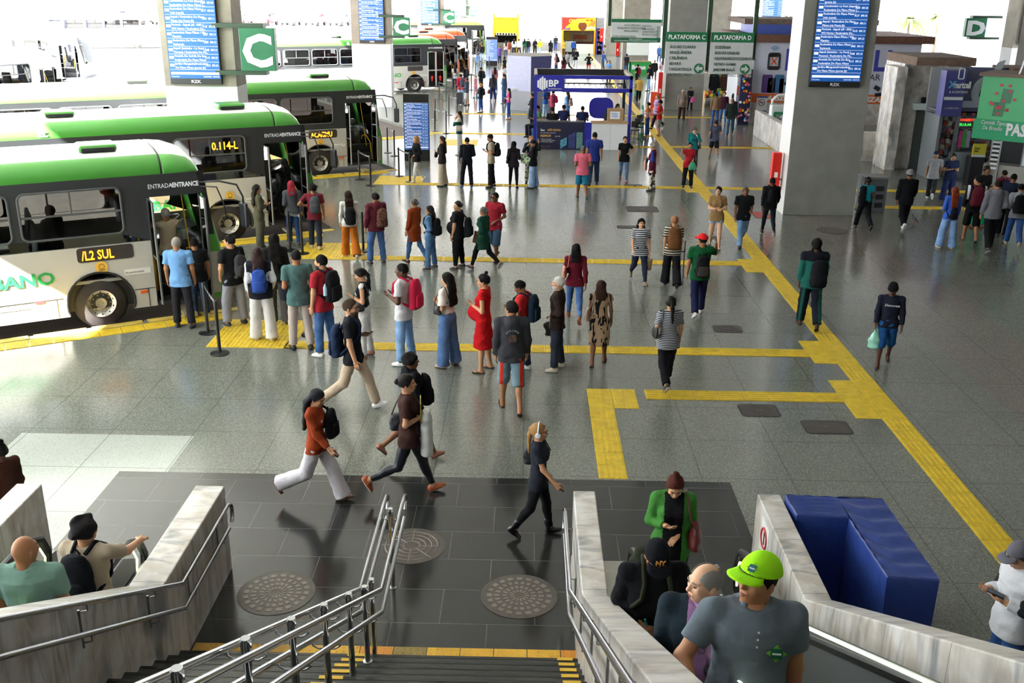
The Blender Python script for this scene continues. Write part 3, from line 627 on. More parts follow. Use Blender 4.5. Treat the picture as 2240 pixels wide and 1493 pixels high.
screen('departure_screen', 'bright blue departure screen on the big grey concrete pillar', 7.87, 9.3, 3.69, 6.35, 28.96, 11, group=SG)
screen('departure_screen', 'blue departure screen on the pale pillar behind the third bus roof', -9.0, -7.68, 3.33, 6.0, 54.66, 11, group=SG)
screen('departure_screen', 'blue departure screen on the third pillar along the bus side', -8.55, -7.15, 3.25, 6.0, 81.5, 11, group=SG)
screen('departure_screen', 'farthest departure screen on the bus-side pillars, beside the smallest C sign', -7.95, -6.5, 3.15, 6.0, 105.7, 11, group=SG)
xa, za = AT(2186, 95, 52.3); screen('departure_screen', 'blue departure screen on the pillar beside the D sign', 24.45, 25.9, 3.75, 6.4, 52.3, 11, group=SG)
x0, z0 = AT(1666, 46, 99); x1, z1 = AT(1708, 46, 99); screen('departure_screen', 'small distant departure screen left of the big grey pillar', x0, x1, z0, z0+2.6, 99, 11, group=SG)
screen('screen_totem', 'black floor-standing departure totem beside the belt barriers in mid hall', -4.68, -3.72, .42, 2.47, 37.7, 13, foot=True, head=.3, cat='screen', full=False)
screen('screen_totem', 'distant floor-standing departure totem near the yellow kiosk', -3.62, -2.67, .38, 2.3, 85, 13, foot=True, head=.2, cat='screen', full=False)
GSIGN = M('#1f6b47', .45, var=.1, vs=3); GDK = M('#27402c', .5); SGREY = M('#b9bbbd', .5, var=.03)
def lettersign(ch, label, x0, x1, z0, z1, y, sg=1):
    t = thing('platform_sign', label, 'sign', ((x0+x1)/2, y, z0), 0, 'letter signs on the pillars'); h = z1-z0; w_ = x1-x0
    MB().box(-w_/2, w_/2, 0, .3, 0, h).build('box', GSIGN, t, bevel=.015)
    b = MB(); e0, e1 = sorted((-sg*(w_/2+.75), sg*(w_/2-.3))); b.box(e0, e1, .05, .45, h, h+.12); b.box(e0, e1, .05, .45, -.12, 0); b.build('bracket', GDK, t)
    text(ch, h*1.02, (0, -.006, h*.13), XA, ZA, M('#dfe3e3', .4), t, ext=.006, align='CENTER', xs=1.0*w_/h*1.2, bold=.045)
lettersign('C', 'largest green C sign, on the pillar above the second bus', -8.08, -7.1, 3.95, 5.1, 28.7)
lettersign('C', 'green C sign on the pillar behind the third bus', -7.2, -6.3, 3.72, 4.65, 54.5); lettersign('C', 'small green C sign on the third bus-side pillar', -6.85, -5.9, 3.4, 4.35, 81.4); lettersign('C', 'smallest green C sign, farthest along the bus side', -6.1, -5.2, 3.35, 4.25, 105.6)
x0, z1 = AT(2121, 40, 52); x1, z0 = AT(2160, 82, 52); lettersign('D', 'green D sign beside the screen pillar on the far right', x0, x1, z0, z1, 52.3, -1)
# hanging direction signs
def dirsign(label, x0, x1, z0, z1, y, head, lines, arrow, poles):
    t = thing('direction_sign', label, 'sign', ((x0+x1)/2, y, z0)); w_ = x1-x0; h = z1-z0
    MB().box(-w_/2, w_/2, 0, .05, 0, h-.2).build('panel', SGREY, t); MB().box(-w_/2, w_/2, -.004, .05, h-.2, h).build('header', GSIGN, t)
    text(head, .125, (0, -.01, h-.145), XA, ZA, M('#e8eeea'), t, ext=.003, align='CENTER', xs=.86, bold=.002)
    text('\n'.join(lines), .083, (-w_/2+.09, -.006, h-.33), XA, ZA, M('#20483a'), t, ext=.002, spacing=1.38, xs=.92, bold=.001)
    cx = w_/2-.14; MB().lathe([(.105, 0), (.105, .006)], 28, ax='y').xf(None, (cx, -.008, .11)).build('arrow_disc', GSIGN, t)
    s = arrow; p = [(cx+s*.08, .11), (cx, .19), (cx, .14), (cx-s*.08, .14), (cx-s*.08, .08), (cx, .08), (cx, .03)]
    if s > 0: p = p[::-1]
    MB().prism(p, 0.008, .014, 0, lambda a, b, d: (a, -d, b)).build('arrow', SGREY, t)
    for px, zb in poles: MB().box(px-.045-(x0+x1)/2, px+.045-(x0+x1)/2, .05, .12, zb-z0, 9.0-z0).build('pole', GDK, t)
dirsign('hanging sign reading PLATAFORMA C with a left arrow', 2.87, 3.74, 4.56, 5.41, 22, 'PLATAFORMA C', ['ÁGUAS CLARAS', 'BRAZLÂNDIA', 'CEILÂNDIA', 'GUARÁ', 'TAGUATINGA', 'VICENTE PIRES'], -1, [(2.84, 4.86), (3.77, 4.62)])
dirsign('hanging sign reading PLATAFORMA D with a right arrow', 3.82, 4.72, 4.56, 5.41, 22, 'PLATAFORMA D', ['LUZIÂNIA', 'ÁGUAS LINDAS', 'VALPARAÍSO/OCIDENTAL', 'NOVO GAMA', 'JARDIM INGÁ', 'STº ANTÔNIO DESCOB.'], 1, [(4.74, 4.86)])
x0, z1 = AT(1338, 41, 33); x1, z0 = AT(1445, 94, 33); t = thing('information_board', 'wide hanging information board with green borders left of the platform signs', 'sign', (0, 33, 0))
MB().box(x0, x1, 0, .05, z0+.15, z1-.1).build('panel', M('#c9cccd', .5), t); b = MB(); b.box(x0, x1, -.004, .05, z1-.1, z1); b.box(x0, x1, -.004, .05, z0, z0+.15); b.build('border', GSIGN, t)
text('               GUICHÊS/SAC\n      SALA MULTISSENSORIAL\n               FRALDÁRIO\n\nADM. RODOVIÁRIA\nCARTÃO MOBILIDADE\nDFT', .085, (x0+.05, -.006, z1-.22), XA, ZA, M('#4a5f57'), t, ext=.001); text('METRÔ\nNA HORA\nSANITÁRIOS\nBANCO 24H', .085, (x0+.98, -.006, z1-.24), XA, ZA, M('#4a5f57'), t, ext=.001)
text('FALE CONOSCO\nOUVIDORIA.RODOVIARIA@RZKCONCESSOES.COM.BR', .055, ((x0+x1)/2, -.008, z0+.09), XA, ZA, M('#e8eeea'), t, ext=.001, align='CENTER')
for i in range(4): MB().tube([(x1-.1+.035*math.cos(a), -.01, z1-.25-.1*i+.035*math.sin(a)) for a in np.linspace(0, 6, 10)], .008, 5, closed=True).build('pictogram', GSIGN, t)
for px in (x0-.06, x1+.06): MB().box(px-.05, px+.05, .0, .1, z0+.5, 9.0).build('pole', GDK, t)
# ---- belt barriers
def post(x, y, label):
    t = thing('barrier_post', label, 'barrier post', (x, y, 0), 0, 'black belt barrier posts')
    MB().lathe([(.17, 0), (.17, .015), (.12, .03), (.05, .035)], 28).build('base', RUB, t, smooth='auto'); MB().lathe([(.032, .03), (.032, .93)], 16).build('pole', BLK, t, smooth='auto')
    MB().lathe([(.037, .90), (.037, .985), (.03, 1.0)], 16).build('belt_head', M('#26272a', .4), t, smooth='auto'); return t
def belt(p, q, label):
    a = np.array([*p, .95]); b = np.array([*q, .95]); d = (b-a)/np.linalg.norm(b-a); a = a+d*.036; b = b-d*.036; m = MB(); n = 10; V = []
    for i in range(n+1):
        c = a+(b-a)*i/n; z = c[2]-.02*math.sin(math.pi*i/n); V += [(c[0], c[1], z-.025), (c[0], c[1], z+.025)]
    m.add(V, [(2*i, 2*i+2, 2*i+3, 2*i+1) for i in range(n)]); o = m.build('barrier_belt', pattern('dash', '#3a3d3f', '#cfd3cf', 1.6)); o.modifiers.new('t', 'SOLIDIFY').thickness = .004; tag(o, label, 'belt', 'barrier belts')
BP = [((455, 728), 'nearest the first bus door'), ((481, 773), 'in front of the first bus queue'), ((632, 690), 'inside the first queue'), ((679, 732), 'behind the teal shirt in the first queue'), ((635, 548), 'by the second bus door'), ((662, 555), 'beside the second bus front'), ((795, 549), 'behind the orange trousers'),
 ((787, 393), 'at the third bus door, left'), ((811, 406), 'at the third bus door, right'), ((873, 386), 'left of the totem screen'), ((897, 398), 'in front of the totem screen'), ((848, 334), 'behind the third bus, left one'), ((863, 341), 'behind the third bus, right one'), ((951, 286), 'right of the totem, left one'), ((976, 292), 'right of the totem, right one'), ((952, 262), 'behind the totem, left one'), ((982, 252), 'behind the totem, middle one'), ((1000, 258), 'behind the totem, right one'),
 ((961, 217), 'by the fourth bus door, left'), ((976, 221), 'by the fourth bus door, right'), ((990, 200), 'by the orange bus, left'), ((1031, 197), 'by the orange bus queue'), ((1035, 147), 'far queue, left'), ((1049, 149), 'far queue, middle'), ((1070, 151), 'far queue beside the distant totem'), ((1040, 166), 'far queue, nearer one'), ((1053, 167), 'far queue, second nearer one')]
PP = []
for (u, v), s in BP: x, y = G(u, v); PP.append((x, y)); post(x, y, 'black belt barrier post '+s)
for i, j, s in ((0, 1, 'at the first bus queue'), (4, 5, 'at the second bus door'), (7, 8, 'at the third bus door'), (9, 10, 'in front of the totem screen'), (11, 12, 'behind the third bus'), (13, 14, 'right of the totem screen'), (16, 17, 'behind the totem screen'), (18, 19, 'by the fourth bus door'), (20, 21, 'by the orange buses'), (22, 23, 'in the far queue')): belt(PP[i], PP[j], 'printed retractable belt between two posts '+s)
# ---- stair handrails
def rail(pts, r=.022): return MB().tube(pts, r, 12)
t = thing('stair_handrail', 'double chrome handrail on posts down the middle of the stairs', 'handrail', (-1.42, 8.0, 0))
ox, oy = -1.42, 8.0; ys = -1.0
def sl(y, z): return z+max(0, (8.02-y))*K
for x in (-1.52, -1.32):
    for z in (.93, .68):
        end = [(x-ox, 9.85-oy+.0, z), (x-ox, 9.93-oy, z-.04), (x-ox, 9.95-oy, z-.12), (x-ox, 9.9-oy, z-.2)] if z > .9 else [(x-ox, 9.8-oy, z)]
        rail([(x-ox, ys-oy, sl(ys, z)), (x-ox, 8.02-oy, z)]+[(x-ox, 9.6-oy, z)]+end).build('rail', STEEL, t, smooth='auto')
for y in (9.45, 8.1, 7.72, 7.0, 6.1, 5.2, 4.3, 3.4, 2.5, 1.6):
    zb = 0 if y > 8.05 else .171*math.ceil((8.05-y)/.3); zt = sl(y, .98)
    p = MB().lathe([(.045, zb), (.045, zb+.012), (.026, zb+.014), (.026, zt-.35), (.018, zt-.2), (.028, zt-.1), (.03, zt), (.026, zt+.012)], 18, (0, y-oy, 0)).build('post', STEEL, t, smooth='auto')
    b = MB()
    for x in (-.1, .1):
        for z in (.93, .68):
            zr = sl(y, z); b.tube([(0, y-oy, zr-.07), (x*.6, y-oy, zr-.075), (x, y-oy, zr-.05), (x, y-oy, zr-.02)], .007, 6)
    b.build('rail_bracket', STEEL, p, smooth=True)
def wallrail(name, label, x, side):
    t = thing('wall_handrail', label, 'handrail', (x, 8, 0)); 
    for z in (.95, .68):
        s = [(0, ys-8, sl(ys, z)), (0, .02, z), (0, 1.5, z)]
        if z > .9: s += [(0, 1.6, z-.02), (0, 1.64, z-.08), (0, 1.64, z-.2), (0, 1.6, .68+.02)]
        rail(s, .022).build('rail', STEEL, t, smooth='auto')
    for y in (9.3, 8.35, 7.4, 6.2, 5.0, 3.8, 2.6):
        zz = sl(y, 0); b = MB()
        for z in (.95, .68): b.tube([(-side*.0, y-8, zz+z-.02), (0, y-8, zz+z-.07), (side*.075, y-8, zz+z-.09)], .007, 6)
        b.tube([(side*.07, y-8, zz+.55), (side*.07, y-8, zz+.88)], .01, 6); b.build('bracket', DSTEEL, t)
wallrail('l', 'steel handrails fixed to the left marble stair wall', -3.20, -1); wallrail('r', 'steel handrails fixed to the right marble stair wall', .46, 1)
# ---- escalators
def escalator(label, x0, x1, glow, sticker):
    t = thing('escalator', label, 'escalator', ((x0+x1)/2, 7.2, 0)); cx = (x0+x1)/2; hw = (x1-x0)/2; a = .36; yb = 7.5
    def L(y, z): return z+max(0, yb-y)*K
    b = MB(); b.box(-hw, hw, yb-7.2-.1, 2.25-.2, -.02, .02, 0); b.box(-hw, -hw+.02, 2.0, 2.3, -.02, .02, 0); b.build('landing_plate', M('#a7a69c', .4, .5, var=.1, vs=10), t)
    b = MB(); w0 = hw-.36
    for i in range(26):
        y1 = yb-.4*i; z = L(y1, 0)+.06
        if i < 22: b.box(-w0, w0, y1-.4-7.2, y1-7.2, z-.4, z)
    b.build('step_band', M('#3a3b3c', .5, .5), t)
    b = MB()
    for i in range(22): b.box(-w0, w0, yb-.4*i-.03-7.2, yb-.4*i-7.2, L(yb-.4*i, 0)+.061, L(yb-.4*i, 0)+.064)
    b.build('step_edge', M('#8a7f3e', .6), t)
    for s in (-1, 1):
        xi = s*(hw-.34); xo = s*hw
        prof = [(8.75, .1), (8.75, .75), (8.5, .9), (yb+.4, .92), (-2, L(-2, .92)), (-2, L(-2, .1)), (yb, .02)]
        MB().prism(prof, -.012, .012, 0, lambda p, q, r: (xi+r, p-7.2, q)).build('balustrade', M('#5a5d5f', .25, .6) if not sticker else M('#6a6d70', .3, .5), t)
        P = [(yb-.6+1.9, .28), (8.98, .45), (9.02, .65), (8.92, .85), (8.7, .955), (8.4, .98), (yb+.4, .98), (yb, .99+.02), (-2, L(-2, .98))]
        b = MB().tube([(xi, p-7.2, q) for p, q in P], .042, 10); b.build('handrail_belt', RUB, t, smooth='auto')
        P2 = [(8.85, .5), (8.9, .65), (8.82, .8), (8.65, .89), (yb+.4, .905), (-2, L(-2, .905))]
        MB().tube([(xi-s*.03, p-7.2, q) for p, q in P2], .011, 6).build('light_strip', glow, t)
        # skirt deck between balustrade and wall
        b = MB(); d = [(9.2, .55), (8.9, .6), (yb+.4, .62), (-2, L(-2, .62)), (-2, L(-2, .56)), (yb+.4, .5), (9.2, .3)]
        b.prism(d, min(xi, xo)+.02, max(xi, xo)-.004, 0, lambda p, q, r: (r, p-7.2, q)); b.build('deck', M('#b3b0a6', .35, .55, var=.08, vs=6), t)
    # studded warning strip before the comb
    b = MB(); b.box(-hw+.36, hw-.36, 9.3-7.2, 9.65-7.2, .0, .012, 0)
    for r in range(5):
        for q in range(14):
            b.lathe([(.022, .01), (.018, .02), (.004, .024)], 8, (-hw+.42+q*(2*hw-.84)/13+(r % 2)*.03, 9.34-7.2+r*.066, 0), 1)
    b.build('stud_strip', [M('#55575a', .4, .3), M('#c9cacb', .2, .8)], t)
    if sticker:
        q = MB(); P = [(8.72, .12), (8.72, .73), (8.48, .88), (7.72, .88), (7.6, .12)]; q.prism(P, .0, .004, 0, lambda p, c, r: (-(hw-.34)*-1-.018+r*-1, p-7.2, c)); q.build('green_sticker', M('#1d9a68', .4), t)
        text('ESCADA', .17, (hw-.34-.026, 8.62-7.2, .66), (0, -1, 0), ZA, M('#f0f0f0'), t, ext=.002, bold=.004); text('ROLANTE', .1, (hw-.34-.026, 8.55-7.2, .52), (0, -1, 0), ZA, M('#f0f0f0'), t, ext=.002)
        z = MB()
        for i in range(4): z.box(hw-.364, hw-.36, 8.4-7.2-.14*i, 8.5-7.2-.14*i, .16+.07*i, .23+.07*i)
        z.build('stair_symbol', M('#9fc7b4'), t)
    return t
GLOW = M('#f4ffd8', .4, emit=1.5)
escalator('left escalator between the marble walls, landing plate and green-lit balustrades', -5.32, -3.62, M('#e9ffb8', .4, emit=1.2), False)
escalator('right escalator carrying people up, green sticker on its balustrade', .80, 2.59, GLOW, True)
# no-pram notice on the end of the right wall
t = thing('warning_notice', 'white warning notice with red ring on the end of the far marble wall', 'notice', (2.59, 9.35, .45))
MB().box(-.004, 0, -.16, .16, 0, .5).build('sheet', M('#e4e4e2'), t); MB().tube([(-.008, .11*math.cos(a), .32+.11*math.sin(a)) for a in np.linspace(0, 6.28, 24)[:-1]], .012, 6, closed=True).build('ring', M('#c8302c'), t)
q = MB(); q.cbox((-.008, 0, .32), (.004, .03, .15)); q.box(-.008, -.004, -.12, .12, .1, .12); q.box(-.008, -.004, -.1, .1, .05, .07); q.build('pictogram', BLK, t)
# ---- blue tarpaulin over an L-shaped barrier
t = thing('tarpaulin', 'blue tarpaulin over an L-shaped barrier behind the right marble wall', 'tarpaulin', (3.4, 8.9, 0))
def drape():
    H = 1.1; out = [(2.87, 9.72), (3.9, 9.66), (3.92, 8.12), (3.46, 8.15), (3.42, 9.26), (2.90, 9.30)]; V = []; F = []
    # outline subdivided; folds deepen toward the hem
    pts = []
    for i in range(6):
        a, b = np.array(out[i]), np.array(out[(i+1) % 6]); n = max(3, int(np.linalg.norm(b-a)/.05)); N = np.array([(b-a)[1], -(b-a)[0]])/np.linalg.norm(b-a)
        for k in range(n): pts.append((a+(b-a)*k/n, -N, k/n))
    zs = [H, H-.02, H-.1, H-.3, .6, .35, .1, 0]
    rnd = random.Random(5); ph = [rnd.uniform(0, 6) for _ in range(4)]
    for z in zs:
        d = (H-z)
        for i, (p, N, f) in enumerate(pts):
            w_ = .022*d*(math.sin(i*.55+ph[0])+.7*math.sin(i*.23+ph[1]))+.012*(1 if z < H else 0)
            q = p+N*(-w_ if False else w_)
            V.append((q[0]-3.4, q[1]-8.9, z+(.006*math.sin(i*1.7) if z == H else 0)))
    n = len(pts)
    for r in range(len(zs)-1):
        for i in range(n): F.append((r*n+i, (r+1)*n+i, (r+1)*n+(i+1) % n, r*n+(i+1) % n))
    return V, F, n, out
V, F, n, out = drape(); b = MB(); b.add(V, F); TARP = M('#263c80', .38, var=.12, vs=2.5, bump=.6, bs=9)
b.build('draped_side', TARP, t, smooth='auto').modifiers.new('t', 'SOLIDIFY').thickness = .004
# top sheet with shallow wrinkles
def strip(p, q, r, s, nx, ny):
    b = MB(); V = []
    for j in range(ny+1):
        for i in range(nx+1):
            a, c = i/nx, j/ny; P = (1-c)*((1-a)*np.array(p)+a*np.array(q))+c*((1-a)*np.array(s)+a*np.array(r)); e = min(a, 1-a, c, 1-c)
            V.append((P[0]-3.4, P[1]-8.9, 1.1+.014*min(1, e*8)*math.sin(c*34+a*7+2*math.sin(a*5))))
    return b.add(V, [(j*(nx+1)+i, j*(nx+1)+i+1, (j+1)*(nx+1)+i+1, (j+1)*(nx+1)+i) for j in range(ny) for i in range(nx)])
strip((3.46, 8.15), (3.92, 8.12), (3.9, 9.66), (3.42, 9.66), 14, 50).build('top_sheet', TARP, t, smooth=True); strip((2.9, 9.3), (3.42, 9.26), (3.42, 9.69), (2.87, 9.72), 24, 16).build('top_sheet', TARP, t, smooth=True)
# ---------------------------------------------------------------- kiosks, shops and stalls
BLU = M('#24279a', .45); NAVY = M('#171a3a', .45); WOOD = M('#a98a66', .6, var=.15, vs=8, aniso=(1, 6, 6)); WHT = M('#dcdde0', .45)
FY = lambda a, b, d: (a, -d, b)       # upright panel facing the stairs
# stand with the BP fascia
t = thing('promotion_stand', 'blue framed promotion stand with BP fascia, dark banner and white counter', 'stand', (2.2, 41.2, 0)); X0, X1, D = -2.0, 1.95, 3.0
for x in (X0, X1-.12):
    for y in (0, D-.12): MB().box(x, x+.12, y, y+.12, 0, 2.9).build('post', BLU if y == 0 else BLK, t)
b = MB(); b.box(X0, X1, 0, .12, 2.78, 2.92); b.box(X0, X1, 0, .12, 2.28, 2.42); b.box(X0, X0+1.2, -.01, .12, 2.28, 2.92); b.build('fascia', BLU, t)
b = MB(); b.box(X0, X1, D-.15, D, 2.6, 2.95); b.box(X0, X0+.12, 0, D, 2.8, 2.95, 1); b.box(X1-.12, X1, 0, D, 2.8, 2.95, 1); b.build('roof_frame', [BLK, M('#8a8474', .6)], t)
b = MB()
for z in (2.0, 2.35): b.tube([(X0+1.25, D-.1, z), (X1, D-.1, z)], .03, 6)
for i in range(24): b.tube([(X0+1.25+i*.115, D-.1, 2.0 if i % 2 else 2.35), (X0+1.25+(i+1)*.115, D-.1, 2.35 if i % 2 else 2.0)], .014, 4)
b.build('truss', BLK, t)
b = MB()
b.box(X1-.5, X1-.44, .1, D, 2.35, 2.4); b.tube([(X1-.1, .2, 2.35), (X1-.1, 1.4, 2.75)], .02, 5); b.tube([(X1-.1, 1.4, 2.35), (X1-.1, 2.6, 2.75)], .02, 5); b.build('side_brace', M('#6a6b6c', .4, .6), t)
LG = M('#eef0f4', .4); lg = MB()
for i, (w0, h0, h1) in enumerate(((.0, .16, .42), (.085, .1, .5), (.17, .06, .56), (.255, .1, .5), (.34, .16, .42))): lg.prism([(X0+.12+w0, 2.28+h0), (X0+.12+w0+.07, 2.28+h0-.03), (X0+.12+w0+.07, 2.28+h1+.03), (X0+.12+w0, 2.28+h1)], .012, .02, 0, FY)
lg.build('emblem', LG, t); text('BP', .36, (X0+.56, -.022, 2.48), XA, ZA, LG, t, xs=1.05, bold=.012); text('INCORPORADORA', .075, (X0+.56, -.022, 2.36), XA, ZA, LG, t, xs=.85)
MB().box(X0+.14, X0+2.05, -.25, -.2, 0, 1.08).build('banner_counter', NAVY, t); MB().box(X0+.12, X0+2.05, -.25, .2, 1.08, 1.12).build('counter_top', M('#3a3634', .5), t)
MB().box(X0+2.05, X0+2.35, -.22, -.17, 0, 1.1).build('blue_panel', BLU, t)
b = MB(); b.box(X0+2.35, X0+3.12, -.22, .35, 0, 1.06); b.box(X0+3.13, X0+3.8, -.22, .35, 0, 1.06); b.build('white_counter', WHT, t, bevel=.008); MB().box(X0+2.33, X0+3.84, -.26, .4, 1.06, 1.11).build('wood_top', WOOD, t)
text('Seu', .12, (X0+.28, -.256, .74), XA, ZA, LG, t, bold=.003); text('APÊ NOVO', .12, (X0+.56, -.256, .74), XA, ZA, M('#d9a25a', .5), t, bold=.003, xs=.9)
text('com parcelas a partir de', .06, (X0+.28, -.256, .65), XA, ZA, LG, t, xs=1.05); text('R$290,00', .12, (X0+.28, -.256, .51), XA, ZA, M('#d9a25a', .5), t, bold=.003, xs=.92); text('por mês', .06, (X0+.88, -.256, .52), XA, ZA, LG, t, shear=.3)
text('✓ Até zero de entrada\n✓ Desconto de até R$ 55.000\n✓ Área de lazer completa', .048, (X0+.28, -.256, .4), XA, ZA, LG, t, spacing=1.15); text('Fale agora com nosso time', .04, (X0+.28, -.256, .12), XA, ZA, M('#c98a50', .5), t)
b = MB(); b.prism([(X0+1.1, .03), (X0+1.36, .2), (X0+1.36, .5), (X0+1.1, .38)], .258-.25+.24, .25+.012, 0, FY); b.prism([(X0+1.42, .05), (X0+1.7, .05), (X0+1.7, .72), (X0+1.42, .56)], .25, .262, 1, FY); b.prism([(X0+1.75, .05), (X0+2.0, .05), (X0+2.0, .7), (X0+1.75, .7)], .25, .262, 2, FY)
b.build('building_pictures', [M('#4f93ad', .4, var=.4, vs=9), M('#31396e', .4, var=.4, vs=9), M('#5d8486', .4, var=.35, vs=12)], t)
MB().prism(rrect(X0+2.3, X0+3.3, 1.1, 1.95, .3), -1.2, -1.1, 0, FY).build('rounded_backboard', BLU, t)
bx = MB().box(X0+3.0, X0+3.65, .05, .3, 1.11, 1.62); tt = thing('cardboard_box', 'cardboard display box with a white notice on the stand counter', 'box', (2.2, 41.2, 1.115)); bx.xf(None, (0, 0, -1.115)).build('box', M('#a1835f', .7), tt); MB().box(X0+3.1, X0+3.5, .04, .05, .1, .4).build('notice', M('#dfe6ee'), tt); text('Minha\nCASA', .1, (X0+3.16, .036, .28), XA, ZA, M('#3b6ab0'), tt)
def stool(x, y, label):
    s = thing('bar_stool', label, 'stool', (x, y, 0), 0, 'black bar stools beside the stand'); b = MB()
    for dx in (-.17, .17):
        for dy in (-.17, .17): MB().tube([(dx*1.2, dy*1.2, 0), (dx*.8, dy*.8, .75)], .012, 6).build('leg', BLK, s)
    MB().lathe([(.18, .74), (.2, .76), (.19, .79)], 18).build('seat', BLK, s); MB().tube([(-.17, .17, .25), (.17, .17, .25), (.17, -.17, .25), (-.17, -.17, .25)], .01, 5, closed=True).build('foot_ring', BLK, s)
    b = MB(); V = [(.17*math.sin(a), .17*math.cos(a), z) for z in (.85, 1.1) for a in np.linspace(-.9, .9, 8)]; b.add(V, [(i, i+1, 9+i, 8+i) for i in range(7)]); o = b.build('backrest', BLK, s); o.modifiers.new('t', 'SOLIDIFY').thickness = .02
for i, (u, v, l) in enumerate(((1387, 325, 'nearest the counter'), (1394, 318, 'in the middle'), (1398, 309, 'farthest back'))): stool(*G(u, v), 'black bar stool right of the blue stand, '+l)
tt = thing('green_bollard', 'green and white striped oxygen-like bollard behind the bar stools', 'bollard', (*G(1402, 303), 0)); MB().lathe([(.2, 0), (.2, .06)], 20).build('base', M('#1f5a3c', .6), tt)
b = MB()
for i in range(6): b.lathe([(.12-.008*i, .06+.2*i), (.12-.008*i, .26+.2*i)], 16, m=i % 2)
b.lathe([(.06, 1.26), (.03, 1.45)], 12, m=0); b.build('striped_body', [M('#2f8a5a', .5), M('#d5d9d6', .5)], tt)
tt['label'] = 'green and white striped bollard behind the bar stools'
# hoarding
x0 = -1.15; tt = thing('hoarding', 'tall blue-grey hoarding box behind the stand, one side darker', 'hoarding', (0, 55.5, 0))
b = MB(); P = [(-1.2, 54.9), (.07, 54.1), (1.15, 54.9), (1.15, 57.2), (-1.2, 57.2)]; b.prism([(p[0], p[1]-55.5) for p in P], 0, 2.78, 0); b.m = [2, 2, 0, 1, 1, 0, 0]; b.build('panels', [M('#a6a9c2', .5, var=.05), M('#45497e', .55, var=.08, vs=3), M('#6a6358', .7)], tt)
b = MB(); b.prism([(-1.21, -.59), (.07, -1.41), (1.16, -.59), (1.16, -.6), (.07, -1.42), (-1.21, -.6)], .02, 1.0, 0); b.build('lower_panel', M('#8b8c92', .55), tt); MB().box(-.95, -.6, -1.0, -.83, 1.05, 1.15).xf(None, (0, .02, 0)).build('notice', WHT, tt)
def kiosk(name, label, x0, x1, y, d, zc, zr, body, front): 
    t = thing(name, label, 'kiosk', ((x0+x1)/2, y, 0)); w_ = (x1-x0)/2
    b = MB(); b.box(-w_, w_, .3, d, zc, zr, 0); b.box(-w_, w_, d-.1, d, 0, zr, 0); b.box(-w_, -w_+.12, .2, d, 0, zr, 0); b.box(w_-.12, w_, .2, d, 0, zr, 0); b.build('shell', body, t); return t, w_
# yellow kiosk far away
t, w_ = kiosk('yellow_kiosk', 'far yellow kiosk with blank yellow sign on posts', -3.6, -1.1, 100, 2.6, 1.7, 2.1, M('#4a4640', .7), None)
MB().box(-w_, w_, .0, .1, 1.95, 3.4).build('sign_panel', M('#f0cf1e', .5), t); text('SACRAMENTO & TUDO BAKER', .16, (0, -.02, 3.2), XA, ZA, M('#6a5a20'), t, align='CENTER', xs=.9)
for x in (-w_+.1, w_-.1): MB().box(x-.1, x+.1, -.05, .1, 0, 3.7).build('post', M('#e0a81a', .5), t)
b = MB()
for i in range(9): b.lathe([(.09, 0), (.09, .03)], 10, (-w_+.2+i*.27, -.02, 1.85), ax='y')
b.box(-w_, w_, -.02, .05, 1.75, 1.95, 1); b.build('medallion_strip', [M('#3a3632'), M('#c9c3b4')], t); MB().box(-w_+.2, w_-.2, .1, .7, 0, 1.05).build('counter', M('#6d665c', .6, var=.3, vs=6), t)
# churros kiosk
x0, x1 = 3.08, 6.35; t, w_ = kiosk('snack_kiosk', 'churros kiosk with red and yellow picture board and yellow posts', x0, x1, 101.2, 2.8, 2.15, 3.4, M('#7a4a30', .7), None)
MB().box(-w_, w_, .1, .25, 2.2, 3.42).build('board', M('#d83a2a', .45), t); b = MB(); b.prism([(-w_, 2.2), (w_, 2.2), (w_, 3.4), (-.2, 3.3), (-w_+.6, 2.75)], -.096, -.088, 0, FY); b.build('board_yellow', M('#f2c81e', .45), t)
text('CHURROS', .42, (-w_+.65, .08, 2.95), XA, ZA, M('#fff34a', .4, emit=.1), t, bold=.02, xs=.85); text('Açaí', .36, (-w_+.15, .08, 2.27), XA, ZA, M('#7a2fa0', .4), t, bold=.015); text('R$ 1,00', .2, (w_-.95, .08, 3.1), XA, ZA, M('#c9201e'), t, bold=.01)
b = MB(); b.lathe([(.42, 0), (.42, .02)], 20, (.35, .085, 2.62), ax='y'); 
for i in range(3): b.lathe([(.16, 0), (.16, .03)], 14, (.85+.3*i, .08, 2.42+.1*(i % 2)), ax='y', m=1)
for i in range(4): b.cbox((1.1+.12*i, .08, 2.85), (.07, .02, .6), roty(.6), 2)
b.build('food_picture', [M('#7a3a1c', .5, var=.4, vs=14), M('#e8d9b0', .5), M('#c98f4a', .6)], t)
for x in (-w_+.08, w_-.08): MB().box(x-.08, x+.08, 0, .15, 0, 2.2).build('post', M('#e2a21a', .5), t)
b = MB(); b.box(-w_+.1, w_-.1, 2.5, 2.6, 1.05, 2.1, 0); b.box(-w_+.3, -w_+.9, 2.4, 2.5, 1.2, 2.0, 1); b.box(-w_+1.2, w_-.7, 2.4, 2.5, 1.3, 1.7, 2); b.build('back_wall', [M('#b9a487', .6, var=.3, vs=5), M('#e6cf3a', .5), M('#a8562a', .6, var=.4, vs=9)], t); MB().box(-.2, w_-.15, .1, .5, 0, .95).build('white_counter', M('#d9e0d2', .5), t); MB().box(-w_+.2, -.3, .2, .6, .2, 1.2).build('glass_counter', M('#97a09a', .3), t)
x1b = 7.2; t, w_ = kiosk('drinks_kiosk', 'narrow purple kiosk with stocked shelves right of the churros kiosk', 6.4, 7.15, 101.0, 2.0, 2.2, 3.4, M('#4c3d8f', .6), None)
